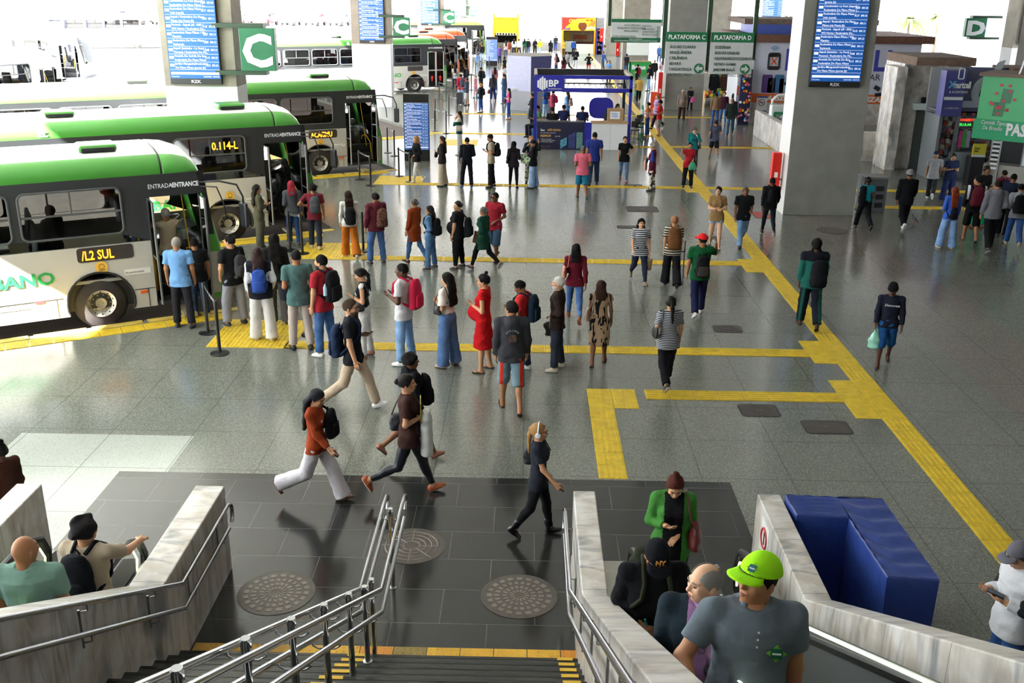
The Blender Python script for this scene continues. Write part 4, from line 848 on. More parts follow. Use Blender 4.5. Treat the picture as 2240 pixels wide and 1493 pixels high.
MB().box(-w_, w_, .1, .28, 2.45, 3.35).build('grey_panel', M('#8d9093', .5, var=.15), t); text('Pastel', .24, (-w_+.03, .28, 2.2), XA, ZA, M('#f0e24a'), t); b = MB(); random.seed(4)
for i in range(4):
    b.box(-w_+.12, w_-.12, .5, .9, .3+.45*i, .33+.45*i, 0)
    for k in range(5): b.box(-w_+.14+k*.1, -w_+.21+k*.1, .5, .6, .33+.45*i, .33+.45*i+random.uniform(.12, .3), 1+(k+i) % 3)
b.build('shelf_goods', [BLK, M('#8a3030'), M('#3a6a8f'), M('#c9c9c9')], t)
# green booth and poster on the third right pillar
xA, _ = AT(1376, 160, 78); xB, _ = AT(1424, 160, 78); t = thing('green_booth', 'low green booth with white Bonus lettering before the third pillar', 'booth', ((xA+xB)/2, 78, 0)); w_ = (xB-xA)/2; b = MB()
b.box(-w_, w_, 0, .08, 0, .95); b.box(-w_, -w_+.08, 0, 1.6, 0, .95); b.box(w_-.08, w_, 0, 1.6, 0, .95); b.build('front', M('#1f8a3c', .5), t); MB().box(-w_, w_, -.02, .3, .95, 1.02).build('top', WOOD, t); text('Bonus', .42, (-w_+.18, -.01, .42), XA, ZA, WHT, t, bold=.02)
t = thing('poster', 'white poster with lime heading on the pillar behind the green booth', 'poster', (8.6, 81.68, 1.2)); MB().box(-1.0, .8, -.03, 0, 0, 1.35).build('sheet', M('#e4e8e2'), t); MB().box(-1.0, .8, -.035, -.03, .95, 1.35).build('heading', M('#b6e04a'), t); text('Bonus Estacao', .16, (-.8, -.04, 1.08), XA, ZA, M('#3a6a2a'), t)
# red hydrant boxes
def hyd(x, y, z0, z1, label, w_=.3, board=False):
    t = thing('hydrant_cabinet', label, 'fire cabinet', (x, y, z0), 0, 'red hydrant boxes on the pillars'); MB().box(-w_/2, w_/2, -.25, .0, 0, z1-z0).build('cabinet', M('#d62418', .4), t, bevel=.01); MB().box(-.05, .05, -.256, -.25, (z1-z0)*.3, (z1-z0)*.45).build('marker', M('#f0e8e0'), t)
    if board: MB().box(-.45, .1, .02, .05, -z0, .95-z0).build('orange_board', M('#e2582a', .5, var=.1), t)
    MB().box(w_/2, .45, -.1, -.04, .2, .25).build('bracket', DSTEEL, t); return t
hyd(7.33, 29.75, .72, 1.75, 'red hydrant cabinet fixed at the left edge of the big pillar', .26); hyd(7.02, 55.3, .45, 2.0, 'tall red hydrant post with orange board beside the second right pillar', .22, True); hyd(6.95, 82.5, 1.1, 2.3, 'red hydrant box on the third right pillar', .3); hyd(6.8, 99.6, 1.3, 2.5, 'distant red hydrant box by the drinks kiosk', .3)
# clothes stall
t = thing('clothes_rack', 'garment rail hung with dark jackets between the pillars', 'clothes rack', (10.6, 58, 0)); b = MB(); b.tube([(-1.4, 0, 0), (-1.4, 0, 1.85), (1.4, 0, 1.85), (1.4, 0, 0)], .02, 6); b.build('rail', BLK, t)
for i, (x, c, w_) in enumerate(((-1.1, '#2b3f6e', .35), (-.65, '#d8d6d0', .5), (-.2, '#1c1d20', .6), (.45, '#4a352c', .6), (1.0, '#5a9aa0', .45))):
    MB().prism([(x-w_*.2, 1.78), (x+w_*.2, 1.78), (x+w_*.5, 1.6), (x+w_*.55, .95), (x+w_*.36, .95), (x+w_*.34, .8), (x-w_*.34, .8), (x-w_*.36, .95), (x-w_*.55, .95), (x-w_*.5, 1.6)], -.08, .08, 0, FY).build('garment', cloth(c), t, bevel=.03)
t = thing('duffel_bag', 'grey duffel bag on the floor under the hung jackets', 'bag', (10.3, 57.6, 0)); MB().lathe([(.02, -.4), (.2, -.38), (.24, 0), (.2, .38), (.02, .4)], 14, (0, 0, .22), ax='x').build('body', cloth('#8c8c8a'), t, smooth=True)
# phone shop behind the big pillar
Y = 50.2; xl, zt = AT(1654, 92, Y); xr, _ = AT(2016, 108, Y); zo1 = AT(1660, 204, Y)[1]; zo0 = AT(1660, 224, Y)[1]
t = thing('phone_shop', 'phone repair shop with white picture front and orange band behind the big pillar', 'shop', ((xl+xr)/2, Y, 0)); cx = (xl+xr)/2
MB().box(xl-cx, xr-cx, .02, 6, 0, zt).build('walls', [MARBLE], t); MB().box(xl-cx, xr-cx, 0, .03, zo1, zt-.02).build('front_board', M('#c9cbdc', .45), t); MB().box(xl-cx, xr-cx, -.01, .03, zo0, zo1).build('orange_band', M('#dd6a2a', .45), t)
MB().box(xl-cx-.6, xr-cx+.5, -.2, 6.2, zt, zt+.35).build('eave', M('#6b4a3c', .7, var=.2), t); b = MB(); b.box(xl-cx, -1.6, .5, 4, zt+.35, zt+.8, 0); b.box(-1.6, 1.2, .5, 4, zt+.35, zt+.8, 1); b.box(xl-cx-.5, xr-cx-2, .6, 5, zt+.8, zt+1.05, 2); b.build('roof_clutter', [M('#4256a8', .5), M('#7fa9c4', .5), M('#6e5f55', .8, var=.3)], t)
BT = M('#3f45a8', .45); Pz = zo1+.95*(zt-zo1)*.55; sc = 1.15
text('P', 1.35, (AT(1714, 160, Y)[0]-cx, -.01, AT(1714, 152, Y)[1]), XA, ZA, BT, t, bold=.05); text('LL', 1.35, (AT(1908, 152, Y)[0]-cx, -.01, AT(1908, 152, Y)[1]-.05), XA, ZA, BT, t, bold=.04, xs=.9)
text('CELULAR', .42, (AT(1925, 175, Y)[0]-cx, -.01, AT(1925, 176, Y)[1]), XA, ZA, M('#2a2a30'), t, align='RIGHT'); text('ASSISTÊNCIA', .33, (AT(1676, 222, Y)[0]-cx, -.02, zo0+.1), XA, ZA, WHT, t, bold=.015, shear=.15, xs=1.25); text('ESPECIALIZADA', .33, (AT(1950, 224, Y)[0]-cx, -.02, zo0+.1), XA, ZA, WHT, t, bold=.015, align='RIGHT', shear=.15, xs=1.25)
def ph(u0, v0, u1, v1, c, cam_):
    a, z1 = AT(u0, v0, Y); b_, z0 = AT(u1, v1, Y); o = MB().prism(rrect(a-cx, b_-cx, z0, z1, .08), .01, .03, 0, FY).build('phone_picture', M(c, .35, var=.35, vs=1.2), t)
    if cam_: MB().lathe([(.09, 0), (.09, .02)], 12, ((b_-cx)-.2, -.05, z1-.25), ax='y').build('lens_picture', BLK, o)
ph(1668, 163, 1687, 203, '#5b3f86', 0); ph(1680, 170, 1694, 203, '#3c3550', 1); ph(1695, 163, 1712, 203, '#3a6a94', 0); ph(1706, 171, 1725, 203, '#93b7cf', 1)
a, z1 = AT(1683, 117, Y); b_, z0 = AT(1703, 151, Y); q = MB(); q.tube([(p[0], -.02, p[1]) for p in rrect(a-cx, b_-cx, z0, z1, .08)], .05, 6, closed=True); q.box(a-cx, b_-cx, -.03, -.01, z1-.16, z1); q.box(a-cx, b_-cx, -.03, -.01, z0, z0+.14); q.build('phone_icon', BLK, t)
q = MB(); m_ = ((a+b_)/2-cx, -.02, (z0+z1)/2); q.cbox(m_, (.06, .02, .4), roty(.7)); q.cbox(m_, (.06, .02, .4), roty(-.7)); q.build('cross_icon', M('#dd5a2a'), t)
q = MB()
for i, r in enumerate((.09, .17, .25)): q.tube([(m_[0]+r*math.cos(x), -.02, z1+.08+r*math.sin(x)) for x in np.linspace(.7, 2.44, 8)], .02, 5)
q.build('signal_icon', M('#4f95c4'), t)
q = MB(); xx = AT(1918, 195, Y)[0]-cx; zz = AT(1918, 193, Y)[1]; q.cbox((xx, -.02, zz), (.3, .03, .2), roty(.5)); q.cbox((xx+.1, -.02, zz-.3), (.34, .03, .16), roty(-.1)); q.lathe([(.2, 0), (.2, .03)], 14, (xx+.75, -.03, zz-.2), ax='y'); q.build('accessory_pictures', BLK, t)
# its side wall with posters and a lit toy window
b = MB(); b.box(xl-cx-.75, xl-cx-.02, -.1, 2.5, zo1-.4, zt, 0); b.box(xl-cx-.75, xl-cx-.02, -.12, -.1, zo1-.1, zo1+.35, 1); b.box(xl-cx-.6, xl-cx-.1, -.05, .1, 0, zo1-.5, 2); b.build('side_board', [M('#cfd2d8', .5), M('#e0662e', .5), M('#23264a', .5)], t)
t2 = thing('toy_display', 'glass display of colourful toys and balloons beside the phone shop', 'display', (xl-.45, Y-.6, 0)); MB().box(-.25, .3, 0, .3, 0, 2.6).build('cabinet', M('#2c2f52', .4), t2); b = MB(); random.seed(9)
for i in range(34): b.lathe([(.005, -.07), (.06, -.04), (.075, 0), (.06, .04), (.005, .07)], 8, (random.uniform(-.2, .25), -.05, random.uniform(.2, 2.5)), m=random.randrange(5))
b.build('toys', [M('#d8402e'), M('#e6c23a'), M('#4a86c9'), M('#e6e6e6'), M('#c9698f')], t2, smooth=True)['kind'] = 'stuff'
t3 = thing('magazine_stall', 'stall front covered with bright toys left of the phone shop', 'stall', (10.6, 60, 0)); MB().box(-.3, .9, 0, 2, 0, 2.4).build('front', M('#b58a3c', .6, var=.3, vs=3), t3); b = MB()
for i in range(44): b.cbox((random.uniform(-.25, .85), -.04, random.uniform(.15, 1.9)), (.16, .06, .16), roty(random.uniform(0, 1)), random.randrange(5))
b.build('toys', [M('#d8402e'), M('#e6c23a'), M('#4a86c9'), M('#e6e6e6'), M('#4a9a5a')], t3)['kind'] = 'stuff'
def nosmoke(x, y, z, w_, label):
    t = thing('no_smoking_notice', label, 'notice', (x, y, z)); MB().box(-w_/2, w_/2, -.02, 0, 0, w_*1.5).build('sheet', M('#dfe1e4'), t); b = MB(); b.box(-w_/2, w_/2, -.025, -.02, 0, w_*.15); b.box(-w_/2, w_/2, -.025, -.02, w_*1.35, w_*1.5); b.build('blue_bars', M('#3f4c9a'), t)
    q = MB().tube([(w_*.3*math.cos(a), -.025, w_*.9+w_*.3*math.sin(a)) for a in np.linspace(0, 6.28, 20)[:-1]], w_*.03, 6, closed=True); q.cbox((0, -.025, w_*.9), (w_*.6, .01, w_*.05), roty(.78)); q.build('red_ring', M('#7a2a2a'), t); MB().box(-w_*.2, w_*.2, -.024, -.02, w_*.87, w_*.94).build('cigarette', BLK, t)
xn, zn = AT(1664, 242, Y); nosmoke(xn, Y-.02, zn-.05, .5, 'no-smoking notice on the marble under the orange band')
# ticket machine
x, y = G(1700, 311); t = thing('ticket_machine', 'white and green ticket machine left of the big pillar', 'machine', (x, y, 0)); MB().box(-.36, .36, 0, .5, 0, 1.55).build('cabinet', M('#d9dfe2', .4), t, bevel=.02); MB().prism(rrect(-.3, .3, .82, 1.3, .06), 0, .12, 0, FY).build('green_bezel', M('#1f8050', .4), t, bevel=.02); MB().box(-.2, .2, -.13, -.12, .98, 1.2).build('screen', M('#8d9a98', .2), t); MB().box(-.3, .3, -.006, 0, .05, .75).build('poster', M('#a9cddd', .4), t); text('RECARGA\n• CRÉDITO\n• DÉBITO', .08, (-.22, -.008, .5), XA, ZA, M('#20504a'), t, spacing=1.6); MB().tube([(-.3, .3, 1.4), (-.3, .3, 1.75), (-.1, .3, 1.95), (.6, .3, 1.98), (1.2, .3, 1.98)], .06, 10).build('canopy_tube', M('#e4e4e2', .3), t, smooth=True)
# marble parapet, lift tower
t = thing('lift_tower', 'pale marble lift tower with a narrow dark doorway right of the big pillar', 'tower', (14.7, 37.2, 0)); Y = 37.2
zt = AT(1990, 140, Y)[1]; a = [AT(u, v, Y)[0]-14.7 for u, v in ((1937, 365), (1950, 365), (1998, 372), (2024, 385), (2077, 370))]
b = MB(); b.box(a[0]-.1, a[1]+.06, -.15, 1.2, 0, zt-.1); b.box(a[1]+.06, a[2]+.5, .25, 2.2, 0, zt); b.box(a[2]+.5, a[4], -.6, 2.2, 0, zt-.02); b.build('walls', [MARBLE], t, bevel=.012)
MB().box(a[2]-.12, a[2]+.34, .22, .26, 0, 2.15).build('door', M('#59625f', .25, .4), t); MB().box(a[2]+.22, a[2]+.34, .2, .23, .05, 2.1).build('green_strip', M('#1f7a58', .5), t); text('ELEVADOR', .13, (a[2]+.33, .19, .3), (0, 0, 1), (-1, 0, 0), WHT, t, xs=1.3)
MB().box(a[2]-.3, a[2]+.5, -.1, .3, 2.2, 2.42).build('lintel_sign', M('#c3d3d3', .4), t); MB().box(a[2]+.0, a[2]+.12, .1, .26, 2.42, 2.62).build('lamp', BLK, t)
MB().box(-1.1, a[4]+.05, -.7, 2.4, zt, zt+.28).build('eave', M('#6b5648', .8, var=.25), t)
nosmoke(a[3]+14.7+.55, Y-.63, 1.35, .42, 'no-smoking notice on the grey side of the lift tower')
xq, _ = AT(1870, 330, 39); st(MB().box(10.2, 13.9, 39, 39.3, 0, 1.12).build('wall_parapet', [MARBLE], kind='structure', bevel=.012)); st(MB().box(10.2, 10.5, 39, 46, 0, 1.12).build('wall_parapet_side', [MARBLE], kind='structure', bevel=.012))
t = thing('escalator', 'far escalator hood behind the marble parapet right of the big pillar', 'escalator', (12.2, 42, 0)); b = MB(); b.prism([(-1.6, .2), (-1.6, 1.2), (-1.1, 1.55), (-.4, 1.65), (1.2, 1.1), (1.2, .2)], -1.0, -.7, 0, FY); b.build('balustrade', M('#b9bcb9', .3, .4), t); MB().tube([(-1.62, .85, 1.1), (-1.15, .85, 1.58), (-.4, .85, 1.68), (1.2, .85, 1.12)], .07, 8).build('handrail_belt', M('#2f3d36', .4), t, smooth=True)
# accessory shop
Y = 35.6; t = thing('accessory_shop', 'navy phone accessory shop with grey fruit emblem, beside the lift tower', 'shop', (18.5, Y, 0)); ox = 18.5; MB().box(-2.2, 4.5, -.6, 1.0, 3.6, 3.85).build('eave', M('#6b5648', .8, var=.25), t)
a0, z1 = AT(2068, 152, Y); a1, _ = AT(2103, 152, Y); z0 = AT(2050, 250, Y)[1]; xr = 23
b = MB(); b.box(a1-ox, xr-ox, -.3, .0, z0+.1, z1+.1); b.build('fascia', M('#23234a', .45), t); MB().box(a0-ox-.15, a1-ox, -.55, -.05, z0, z1).build('corner_board', M('#3a3c80', .45), t); MB().box(a1-ox, xr-ox, -.32, -.3, z0+.28, z0+.5).build('grey_stripe', M('#8d93a6', .5), t)
text('X', .32, (a0-ox-.02, -.56, z0+.95), XA, ZA, M('#5bb7e6'), t, bold=.01); text('martcell', .3, (a0-ox+.13, -.56, z0+.95), XA, ZA, WHT, t, xs=.6, bold=.01); text('& ACESSÓRIOS', .11, (a0-ox+.02, -.56, z0+.78), XA, ZA, WHT, t, xs=.85); text('61 99327-2191', .08, (a0-ox-.05, -.56, z0+.25), XA, ZA, WHT, t)
b = MB(); b.box(a0-ox-.12, a1-ox-.03, -.56, -.555, z0+.55, z0+.65, 0); b.tube([(p[0]+a0-ox+.35, -.56, p[1]+z0+1.25) for p in rrect(-.09, .09, 0, .34, .04)], .02, 5, closed=True); b.build('emblem', WHT, t)
ax_ = AT(2150, 195, Y)[0]-ox+.1; az = AT(2150, 195, Y)[1]; P = [(ax_+.62*math.sin(x)*(1-.12*math.cos(x)), az+.6*math.cos(x)-(.1*abs(math.cos(x*.5))**8)+(-.1 if abs(math.sin(x)) < .2 else 0)) for x in np.linspace(0, 2*math.pi, 40)[:-1]][::-1]
MB().prism(P, .3, .315, 0, FY).build('grey_emblem', M('#8f979c', .5), t); MB().prism([(ax_+.02, az+.62), (ax_+.3, az+.7), (ax_+.38, az+1.0), (ax_+.12, az+.92)][::-1], .3, .315, 0, FY).build('emblem_leaf', M('#8f979c', .5), t); text('iOS', .5, (ax_-.38, -.325, az-.22), XA, ZA, M('#1d2233'), t, shear=.12)
b = MB(); b.box(a0-ox-.1, xr-ox, .95, 1.0, 0, z1, 0); b.box(a0-ox-.1, a0-ox, -.4, 1.0, 0, z0, 1); b.box(a1-ox-.05, a1-ox+.05, -.45, -.3, 0, z0, 1); b.box(a0-ox, xr-ox, -.3, 1.0, z0+.1, z0+.15, 1); b.build('interior', [M('#a5a8ac', .5), M('#6c7074', .5, .3)], t)
b = MB(); random.seed(12)
for i in range(9):
    z = .45+i*.2
    for k in range(34):
        x = a0-ox+.02+k*.17
        if abs(x-(a1-ox)) < .1: continue
        yy = -.1 if x < a1-ox else .9
        b.box(x, x+.11, yy, yy+.04, z, z+.15, random.randrange(7))
b.build('hanging_goods', [M('#d8553a'), M('#3b4250'), M('#c86a8f'), M('#6f7f96'), M('#d9d6cf'), M('#2b2d31'), M('#8a5a3a')], t)['kind'] = 'stuff'
b = MB(); b.box(a0-ox, a1-ox, -.2, .2, .0, .75, 0); b.box(a1-ox+.1, a1-ox+1.1, .2, .6, 0, .9, 1); b.build('display_cases', [M('#7d8c99', .3), M('#9aa3a8', .3)], t)
q = thing('led_sign', 'black LED sign with red and green lettering hung in the accessory shop', 'sign', (AT(2095, 275, Y)[0], Y+.2, AT(2095, 280, Y)[1])); MB().box(0, .75, 0, .04, 0, .4).build('panel', BLK, q); text('CONSERTO', .12, (.05, -.01, .22), XA, ZA, M('#ff3a22', emit=1.5), q); text('CELULAR', .12, (.05, -.01, .06), XA, ZA, M('#35e04a', emit=1.2), q)
for i, c in enumerate(('#e0489a', '#42b54a', '#c9c4e6')):
    xq, zq = AT(2102+i*9, 290, Y); q = thing('neck_strap', ('pink', 'bright green', 'lilac')[i]+' phone straps hanging in the accessory shop', 'strap', (xq, Y+.1, zq-.55), 0); b = MB()
    for k in range(4): b.tube([(k*.03, 0, .6), (k*.032, -.01, .05), (k*.03+.012, 0, .02)], .014, 5)
    b.build('straps', M(c), q)
xq, zq = AT(2140, 335, Y-1.2); t = thing('yellow_notice', 'yellow notice board standing before the accessory shop', 'notice', (xq, Y-1.2, 0)); MB().box(-.2, .25, 0, .04, .95, 1.4).build('board', M('#c9bf2a', .5), t); b = MB(); b.box(-.2, .25, -.005, 0, .95, 1.03); b.build('white_foot', WHT, t); text('Aqui\nPIX', .1, (-.15, -.008, 1.22), XA, ZA, M('#4a4520'), t); MB().box(-.2, .25, 0, .4, 0, .95).build('stand', BLK, t)
# pastry shop
t = thing('pastry_shop', 'green fronted PASTELARIA snack bar on the right edge', 'shop', (18.6, 31.5, 0)); ang = R(-38)
def PF(a, b, d): 
    v = rotz(ang) @ np.array([a, -d, 0]); return (v[0], v[1], b)
p0 = AT(2136, 280, 33.0)
zA = AT(2134, 300, 33)[1]; zB = AT(2140, 258, 33)[1]; zC = AT(2158, 165, 33)[1]
t.location = (p0[0], 33.0, 0)
MB().prism([(0, zB-.08), (7, zB-.08), (7, zC), (0, zC)], 0, .2, 0, PF).build('upper_board', M('#4fb277', .45), t); MB().prism([(-.05, zA), (7, zA), (7, zB), (-.05, zB)], .0, .26, 0, PF).build('lower_board', M('#1f9a68', .45), t)
dv = rotz(ang) @ np.array([1, 0, 0])
def pt(a, z, d=.27): v = PF(a, z, d); return v
text('PASTELARIA', .5, pt(.95, zA+.2), dv, ZA, WHT, t, bold=.02, xs=.72); text('Comida Típica\n  De Brasília', .17, pt(.16, zA+.48), dv, ZA, WHT, t, shear=.2, xs=.8)
MB().prism([(1.7, zB+.15), (6, zB+.15), (6, zC-.25), (1.75, zC-.2)], .2, .21, 0, PF).build('chalk_panel', M('#55585a', .5), t); text('Vig', .75, pt(1.85, zB+.45, .22), dv, ZA, M('#e6d6cf'), t, shear=.3)
b = MB()
for a, z, c in ((.45, .42, 0), (.62, .85, 1)): 
    b.prism([(a, zB+z-.3), (a+.3, zB+z-.3), (a+.34, zB+z+.12), (a+.04, zB+z+.14)], .2, .215, 0, PF)
for k in range(14):
    a = .3+.75*random.random(); z = zB+.15+.95*random.random(); b.prism([(a, z), (a+.09, z), (a+.09, z+.08), (a, z+.08)], .2, .22, 1, PF)
b.build('drink_picture', [M('#2f6f4e', .4, var=.3, vs=8), M('#c0404a', .5)], t); MB().prism([(-.1, zC), (7, zC), (7, zC+.1), (-.1, zC+.1)], -1.5, .3, 0, PF).build('roof_edge', M('#77665a', .8), t); MB().tube([pt(1.0, zC+.1, 0), (pt(1.0, zC, 0)[0]+.25, pt(1, 0, 0)[1], zC+1.4)], .03, 6).build('mast', DSTEEL, t)
b = MB(); b.prism([(.3, 0), (7, 0), (7, .95), (.3, .95)], -1.0, -.4, 0, PF); b.prism([(0, 0), (7, 0), (7, zA), (0, zA)], -2.6, -2.5, 1, PF); b.build('counter', [M('#8d8a84', .4, .3), M('#25262a', .6)], t)
b = MB(); 
for i in range(9): b.prism([(.5, .8+.14*i), (.72, .8+.14*i), (.72, .87+.14*i), (.5, .87+.14*i)], -.36, -.34, 0, PF)
b.prism([(.45, .3), (.5, .3), (.5, 2.1), (.45, 2.1)], -.4, -.34, 1, PF); b.prism([(.72, .3), (.77, .3), (.77, 2.1), (.72, 2.1)], -.4, -.34, 1, PF); b.build('menu_rack', [M('#d5d8d8'), DSTEEL], t)
q = thing('display_fridge', 'glass fronted drinks display on the snack bar counter', 'fridge', (t.location[0]+PF(1.5, 0, -.7)[0], 33+PF(1.5, 0, -.7)[1], .95), ang); MB().box(-.1, 1.0, -.3, .3, 0, .9).build('case', M('#6f7376', .3, .5), q); MB().box(-.05, .45, -.31, -.3, .05, .85).build('glass_door', M('#b9c9cc', .1), q); b = MB()
for i in range(3): b.box(.5, .98, -.31, -.3, .1+.27*i, .3+.27*i)
b.build('snack_shelf', M('#c9a86a', .5, var=.3, vs=12), q)
# low concrete bin beside the pillar
t = thing('waste_bin', 'grey slatted bin unit behind the big concrete pillar', 'bin', (10.35, 29.9, 0)); MB().box(-.35, .35, -.3, .3, 0, 1.0).build('body', M('#5c6062', .5), t, bevel=.02); b = MB()
for i in range(3):
    for k in range(2): b.box(-.28+.3*k, -.05+.3*k, -.31, -.3, .15+.25*i, .3+.25*i)
b.build('vents', BLK, t); MB().box(-.38, .38, -.33, .33, 1.0, 1.06).build('lid', M('#77797a', .5), t)
# palms and trees beyond the right side
def palm(x, y, h, label):
    t = thing('palm_tree', label, 'palm', (x, y, -.1)); MB().tube([(0, 0, 0), (.1, 0, h*.5), (0, .1, h)], [.2, .15, .12], 8).build('trunk', M('#7a6b58', .9), t); b = MB(); random.seed(int(x*7))
    for i in range(26):
        a = random.uniform(0, 6.28); e = random.uniform(-.2, .9); V = []; 
        for k in range(7):
            s = k/6*2.6; r = s*math.cos(e*.6); z = h+s*math.sin(e)-.28*s*s; w_ = .26*(1-k/6.5)
            V += [(r*math.cos(a)-w_*math.sin(a), r*math.sin(a)+w_*math.cos(a), z), (r*math.cos(a)+w_*math.sin(a), r*math.sin(a)-w_*math.cos(a), z)]
        b.add(V, [(2*k, 2*k+1, 2*k+3, 2*k+2) for k in range(6)])
    b.build('crown', M('#8f9a58', .7, var=.3, vs=2), t)
for i, (x, y, h, l) in enumerate(((36, 100, 3.7, 'sunlit palm beyond the right side, nearest the big pillar'), (41, 106, 3.9, 'second sunlit palm beyond the right side'), (49, 104, 3.8, 'third sunlit palm, left of the D sign'), (25, 101, 3.6, 'palm seen between the platform sign and the big pillar'))): palm(x, y, h, l)
# ---------------------------------------------------------------- people: bodies and clothes are smooth blended surfaces
def smin(a, b, k):
    if k <= 0: return np.minimum(a, b)
    h = np.clip(0.5+0.5*(b-a)/k, 0, 1); return b*(1-h)+a*h-k*h*(1-h)
class Field:
    """signed distances blended on a grid, then meshed (dual grid)"""
    def __init__(s, h): s.p = []; s.h = h; s.cuts = []
    def cap(s, a, b, ra, rb, k=.03, clip=False, box=None):
        a = np.asarray(a, float); b = np.asarray(b, float); s.p.append(('cap', a, b, ra, rb, k, clip)); return s
    def ell(s, c, r, k=.03, rot=None): s.p.append(('ell', np.asarray(c, float), np.asarray(r, float), rot, k)); return s
    def loft(s, z, rx, ry, cy, M=None, k=.03, o=(0, 0, 0)): s.p.append(('loft', np.asarray(z, float), np.asarray(rx, float), np.asarray(ry, float), np.asarray(cy, float), M, k, np.asarray(o, float))); return s
    def cut(s, fn): s.cuts.append(fn); return s
    def bbox(s, q):
        if q[0] == 'cap': m = max(q[3], q[4]); return np.minimum(q[1], q[2])-m, np.maximum(q[1], q[2])+m
        if q[0] == 'ell': m = np.max(q[2]); return (q[1]-m, q[1]+m) if q[3] is not None else (q[1]-q[2], q[1]+q[2])
        m = max(q[2].max(), q[3].max()+np.abs(q[4]).max()); zs = [q[1][0], q[1][-1]]
        P = np.array([[x, y, z] for x in (-m, m) for y in (-m, m) for z in zs]); P = P if q[5] is None else P @ q[5].T
        P = P+q[7]; return P.min(0), P.max(0)
    def mesh(s, noise=0.0, seed=0):
        h = s.h; bb = [s.bbox(q) for q in s.p]; lo = np.min([b[0] for b in bb], 0)-3*h; hi = np.max([b[1] for b in bb], 0)+3*h
        n = np.ceil((hi-lo)/h).astype(int)+1; D = np.full(n, .3, np.float32)
        ax = [lo[i]+h*np.arange(n[i]) for i in range(3)]
        for q, (b0, b1) in zip(s.p, bb):
            pad = .05+2*h; i0 = np.clip(((b0-pad-lo)/h).astype(int), 0, n-1); i1 = np.clip(((b1+pad-lo)/h).astype(int)+2, 1, n); sl = tuple(slice(a, b) for a, b in zip(i0, i1))
            X, Y, Z = np.meshgrid(ax[0][sl[0]], ax[1][sl[1]], ax[2][sl[2]], indexing='ij', sparse=True)
            if q[0] == 'cap':
                a, b, ra, rb, k, clip = q[1:]; d = b-a; L2 = d@d+1e-9; px, py, pz = X-a[0], Y-a[1], Z-a[2]
                t0 = (px*d[0]+py*d[1]+pz*d[2])/L2; t = np.clip(t0, 0, 1)
                e = np.sqrt((px-t*d[0])**2+(py-t*d[1])**2+(pz-t*d[2])**2)-(ra+(rb-ra)*t)
                if clip: e = np.maximum(e, (t0-1)*math.sqrt(L2))
            elif q[0] == 'ell':
                c, r, rot, k = q[1:]; px, py, pz = X-c[0], Y-c[1], Z-c[2]
                if rot is not None: px, py, pz = [rot[0, i]*px+rot[1, i]*py+rot[2, i]*pz for i in range(3)]
                k0 = np.sqrt((px/r[0])**2+(py/r[1])**2+(pz/r[2])**2); k1 = np.sqrt((px/r[0]**2)**2+(py/r[1]**2)**2+(pz/r[2]**2)**2)+1e-6; e = k0*(k0-1)/k1
            else:
                z, rx, ry, cy, Mx, k, o = q[1:]; px, py, pz = X-o[0], Y-o[1], Z-o[2]
                if Mx is not None: px, py, pz = [Mx[0, i]*px+Mx[1, i]*py+Mx[2, i]*pz for i in range(3)]
                RX = np.interp(pz, z, rx); RY = np.interp(pz, z, ry); CY = np.interp(pz, z, cy); rr = np.sqrt((px/RX)**2+((py-CY)/RY)**2); e = (rr-1)*np.minimum(RX, RY)
                e = np.maximum(e, np.maximum(z[0]-pz, pz-z[-1]))
            D[sl] = smin(D[sl], e.astype(np.float32), k)
        X, Y, Z = np.meshgrid(*ax, indexing='ij', sparse=True)
        if noise:
            r = np.random.RandomState(seed).uniform(0, 6.28, 6)
            D -= (noise*(np.sin(X*31+r[0]+3*np.sin(Z*9+r[1]))*np.sin(Y*27+r[2]+2*np.sin(Z*13))+.8*np.sin(Z*38+r[3]+3*np.sin(X*13+r[4])+2*np.sin(Y*17)))).astype(np.float32)
        for fn in s.cuts: D = np.maximum(D, fn(X, Y, Z))
        S = D < 0; N = n-1; acc = np.zeros((N.prod(), 3)); cnt = np.zeros(N.prod()); Q = []
        st_ = np.array([N[1]*N[2], N[2], 1])
        for a in range(3):
            s0 = [slice(None)]*3; s1 = [slice(None)]*3; s0[a] = slice(0, -1); s1[a] = slice(1, None)
            I = np.argwhere(S[tuple(s0)] != S[tuple(s1)])
            if not len(I): continue
            J = I.copy(); J[:, a] += 1; d0 = D[tuple(I.T)]; d1 = D[tuple(J.T)]; t = d0/(d0-d1); P = I.astype(float); P[:, a] += t
            b, c = (a+1) % 3, (a+2) % 3; ids = []
            ok = (I[:, b] > 0) & (I[:, c] > 0) & (I[:, b] < N[b]) & (I[:, c] < N[c]); I, P, d0 = I[ok], P[ok], d0[ok]
            for ob, oc in ((1, 1), (0, 1), (0, 0), (1, 0)):
                C = I.copy(); C[:, b] -= ob; C[:, c] -= oc; k = C@st_; np.add.at(acc, k, P); np.add.at(cnt, k, 1); ids.append(k)
            q = np.stack(ids, 1); f = d0 < 0; q[~f] = q[~f][:, ::-1]; Q.append(q)
        if not Q: return np.zeros((0, 3)), np.zeros((0, 4), int)
        Q = np.concatenate(Q); u, inv = np.unique(Q, return_inverse=True); V = acc[u]/cnt[u][:, None]*h+lo
        return V, inv.reshape(-1, 4)
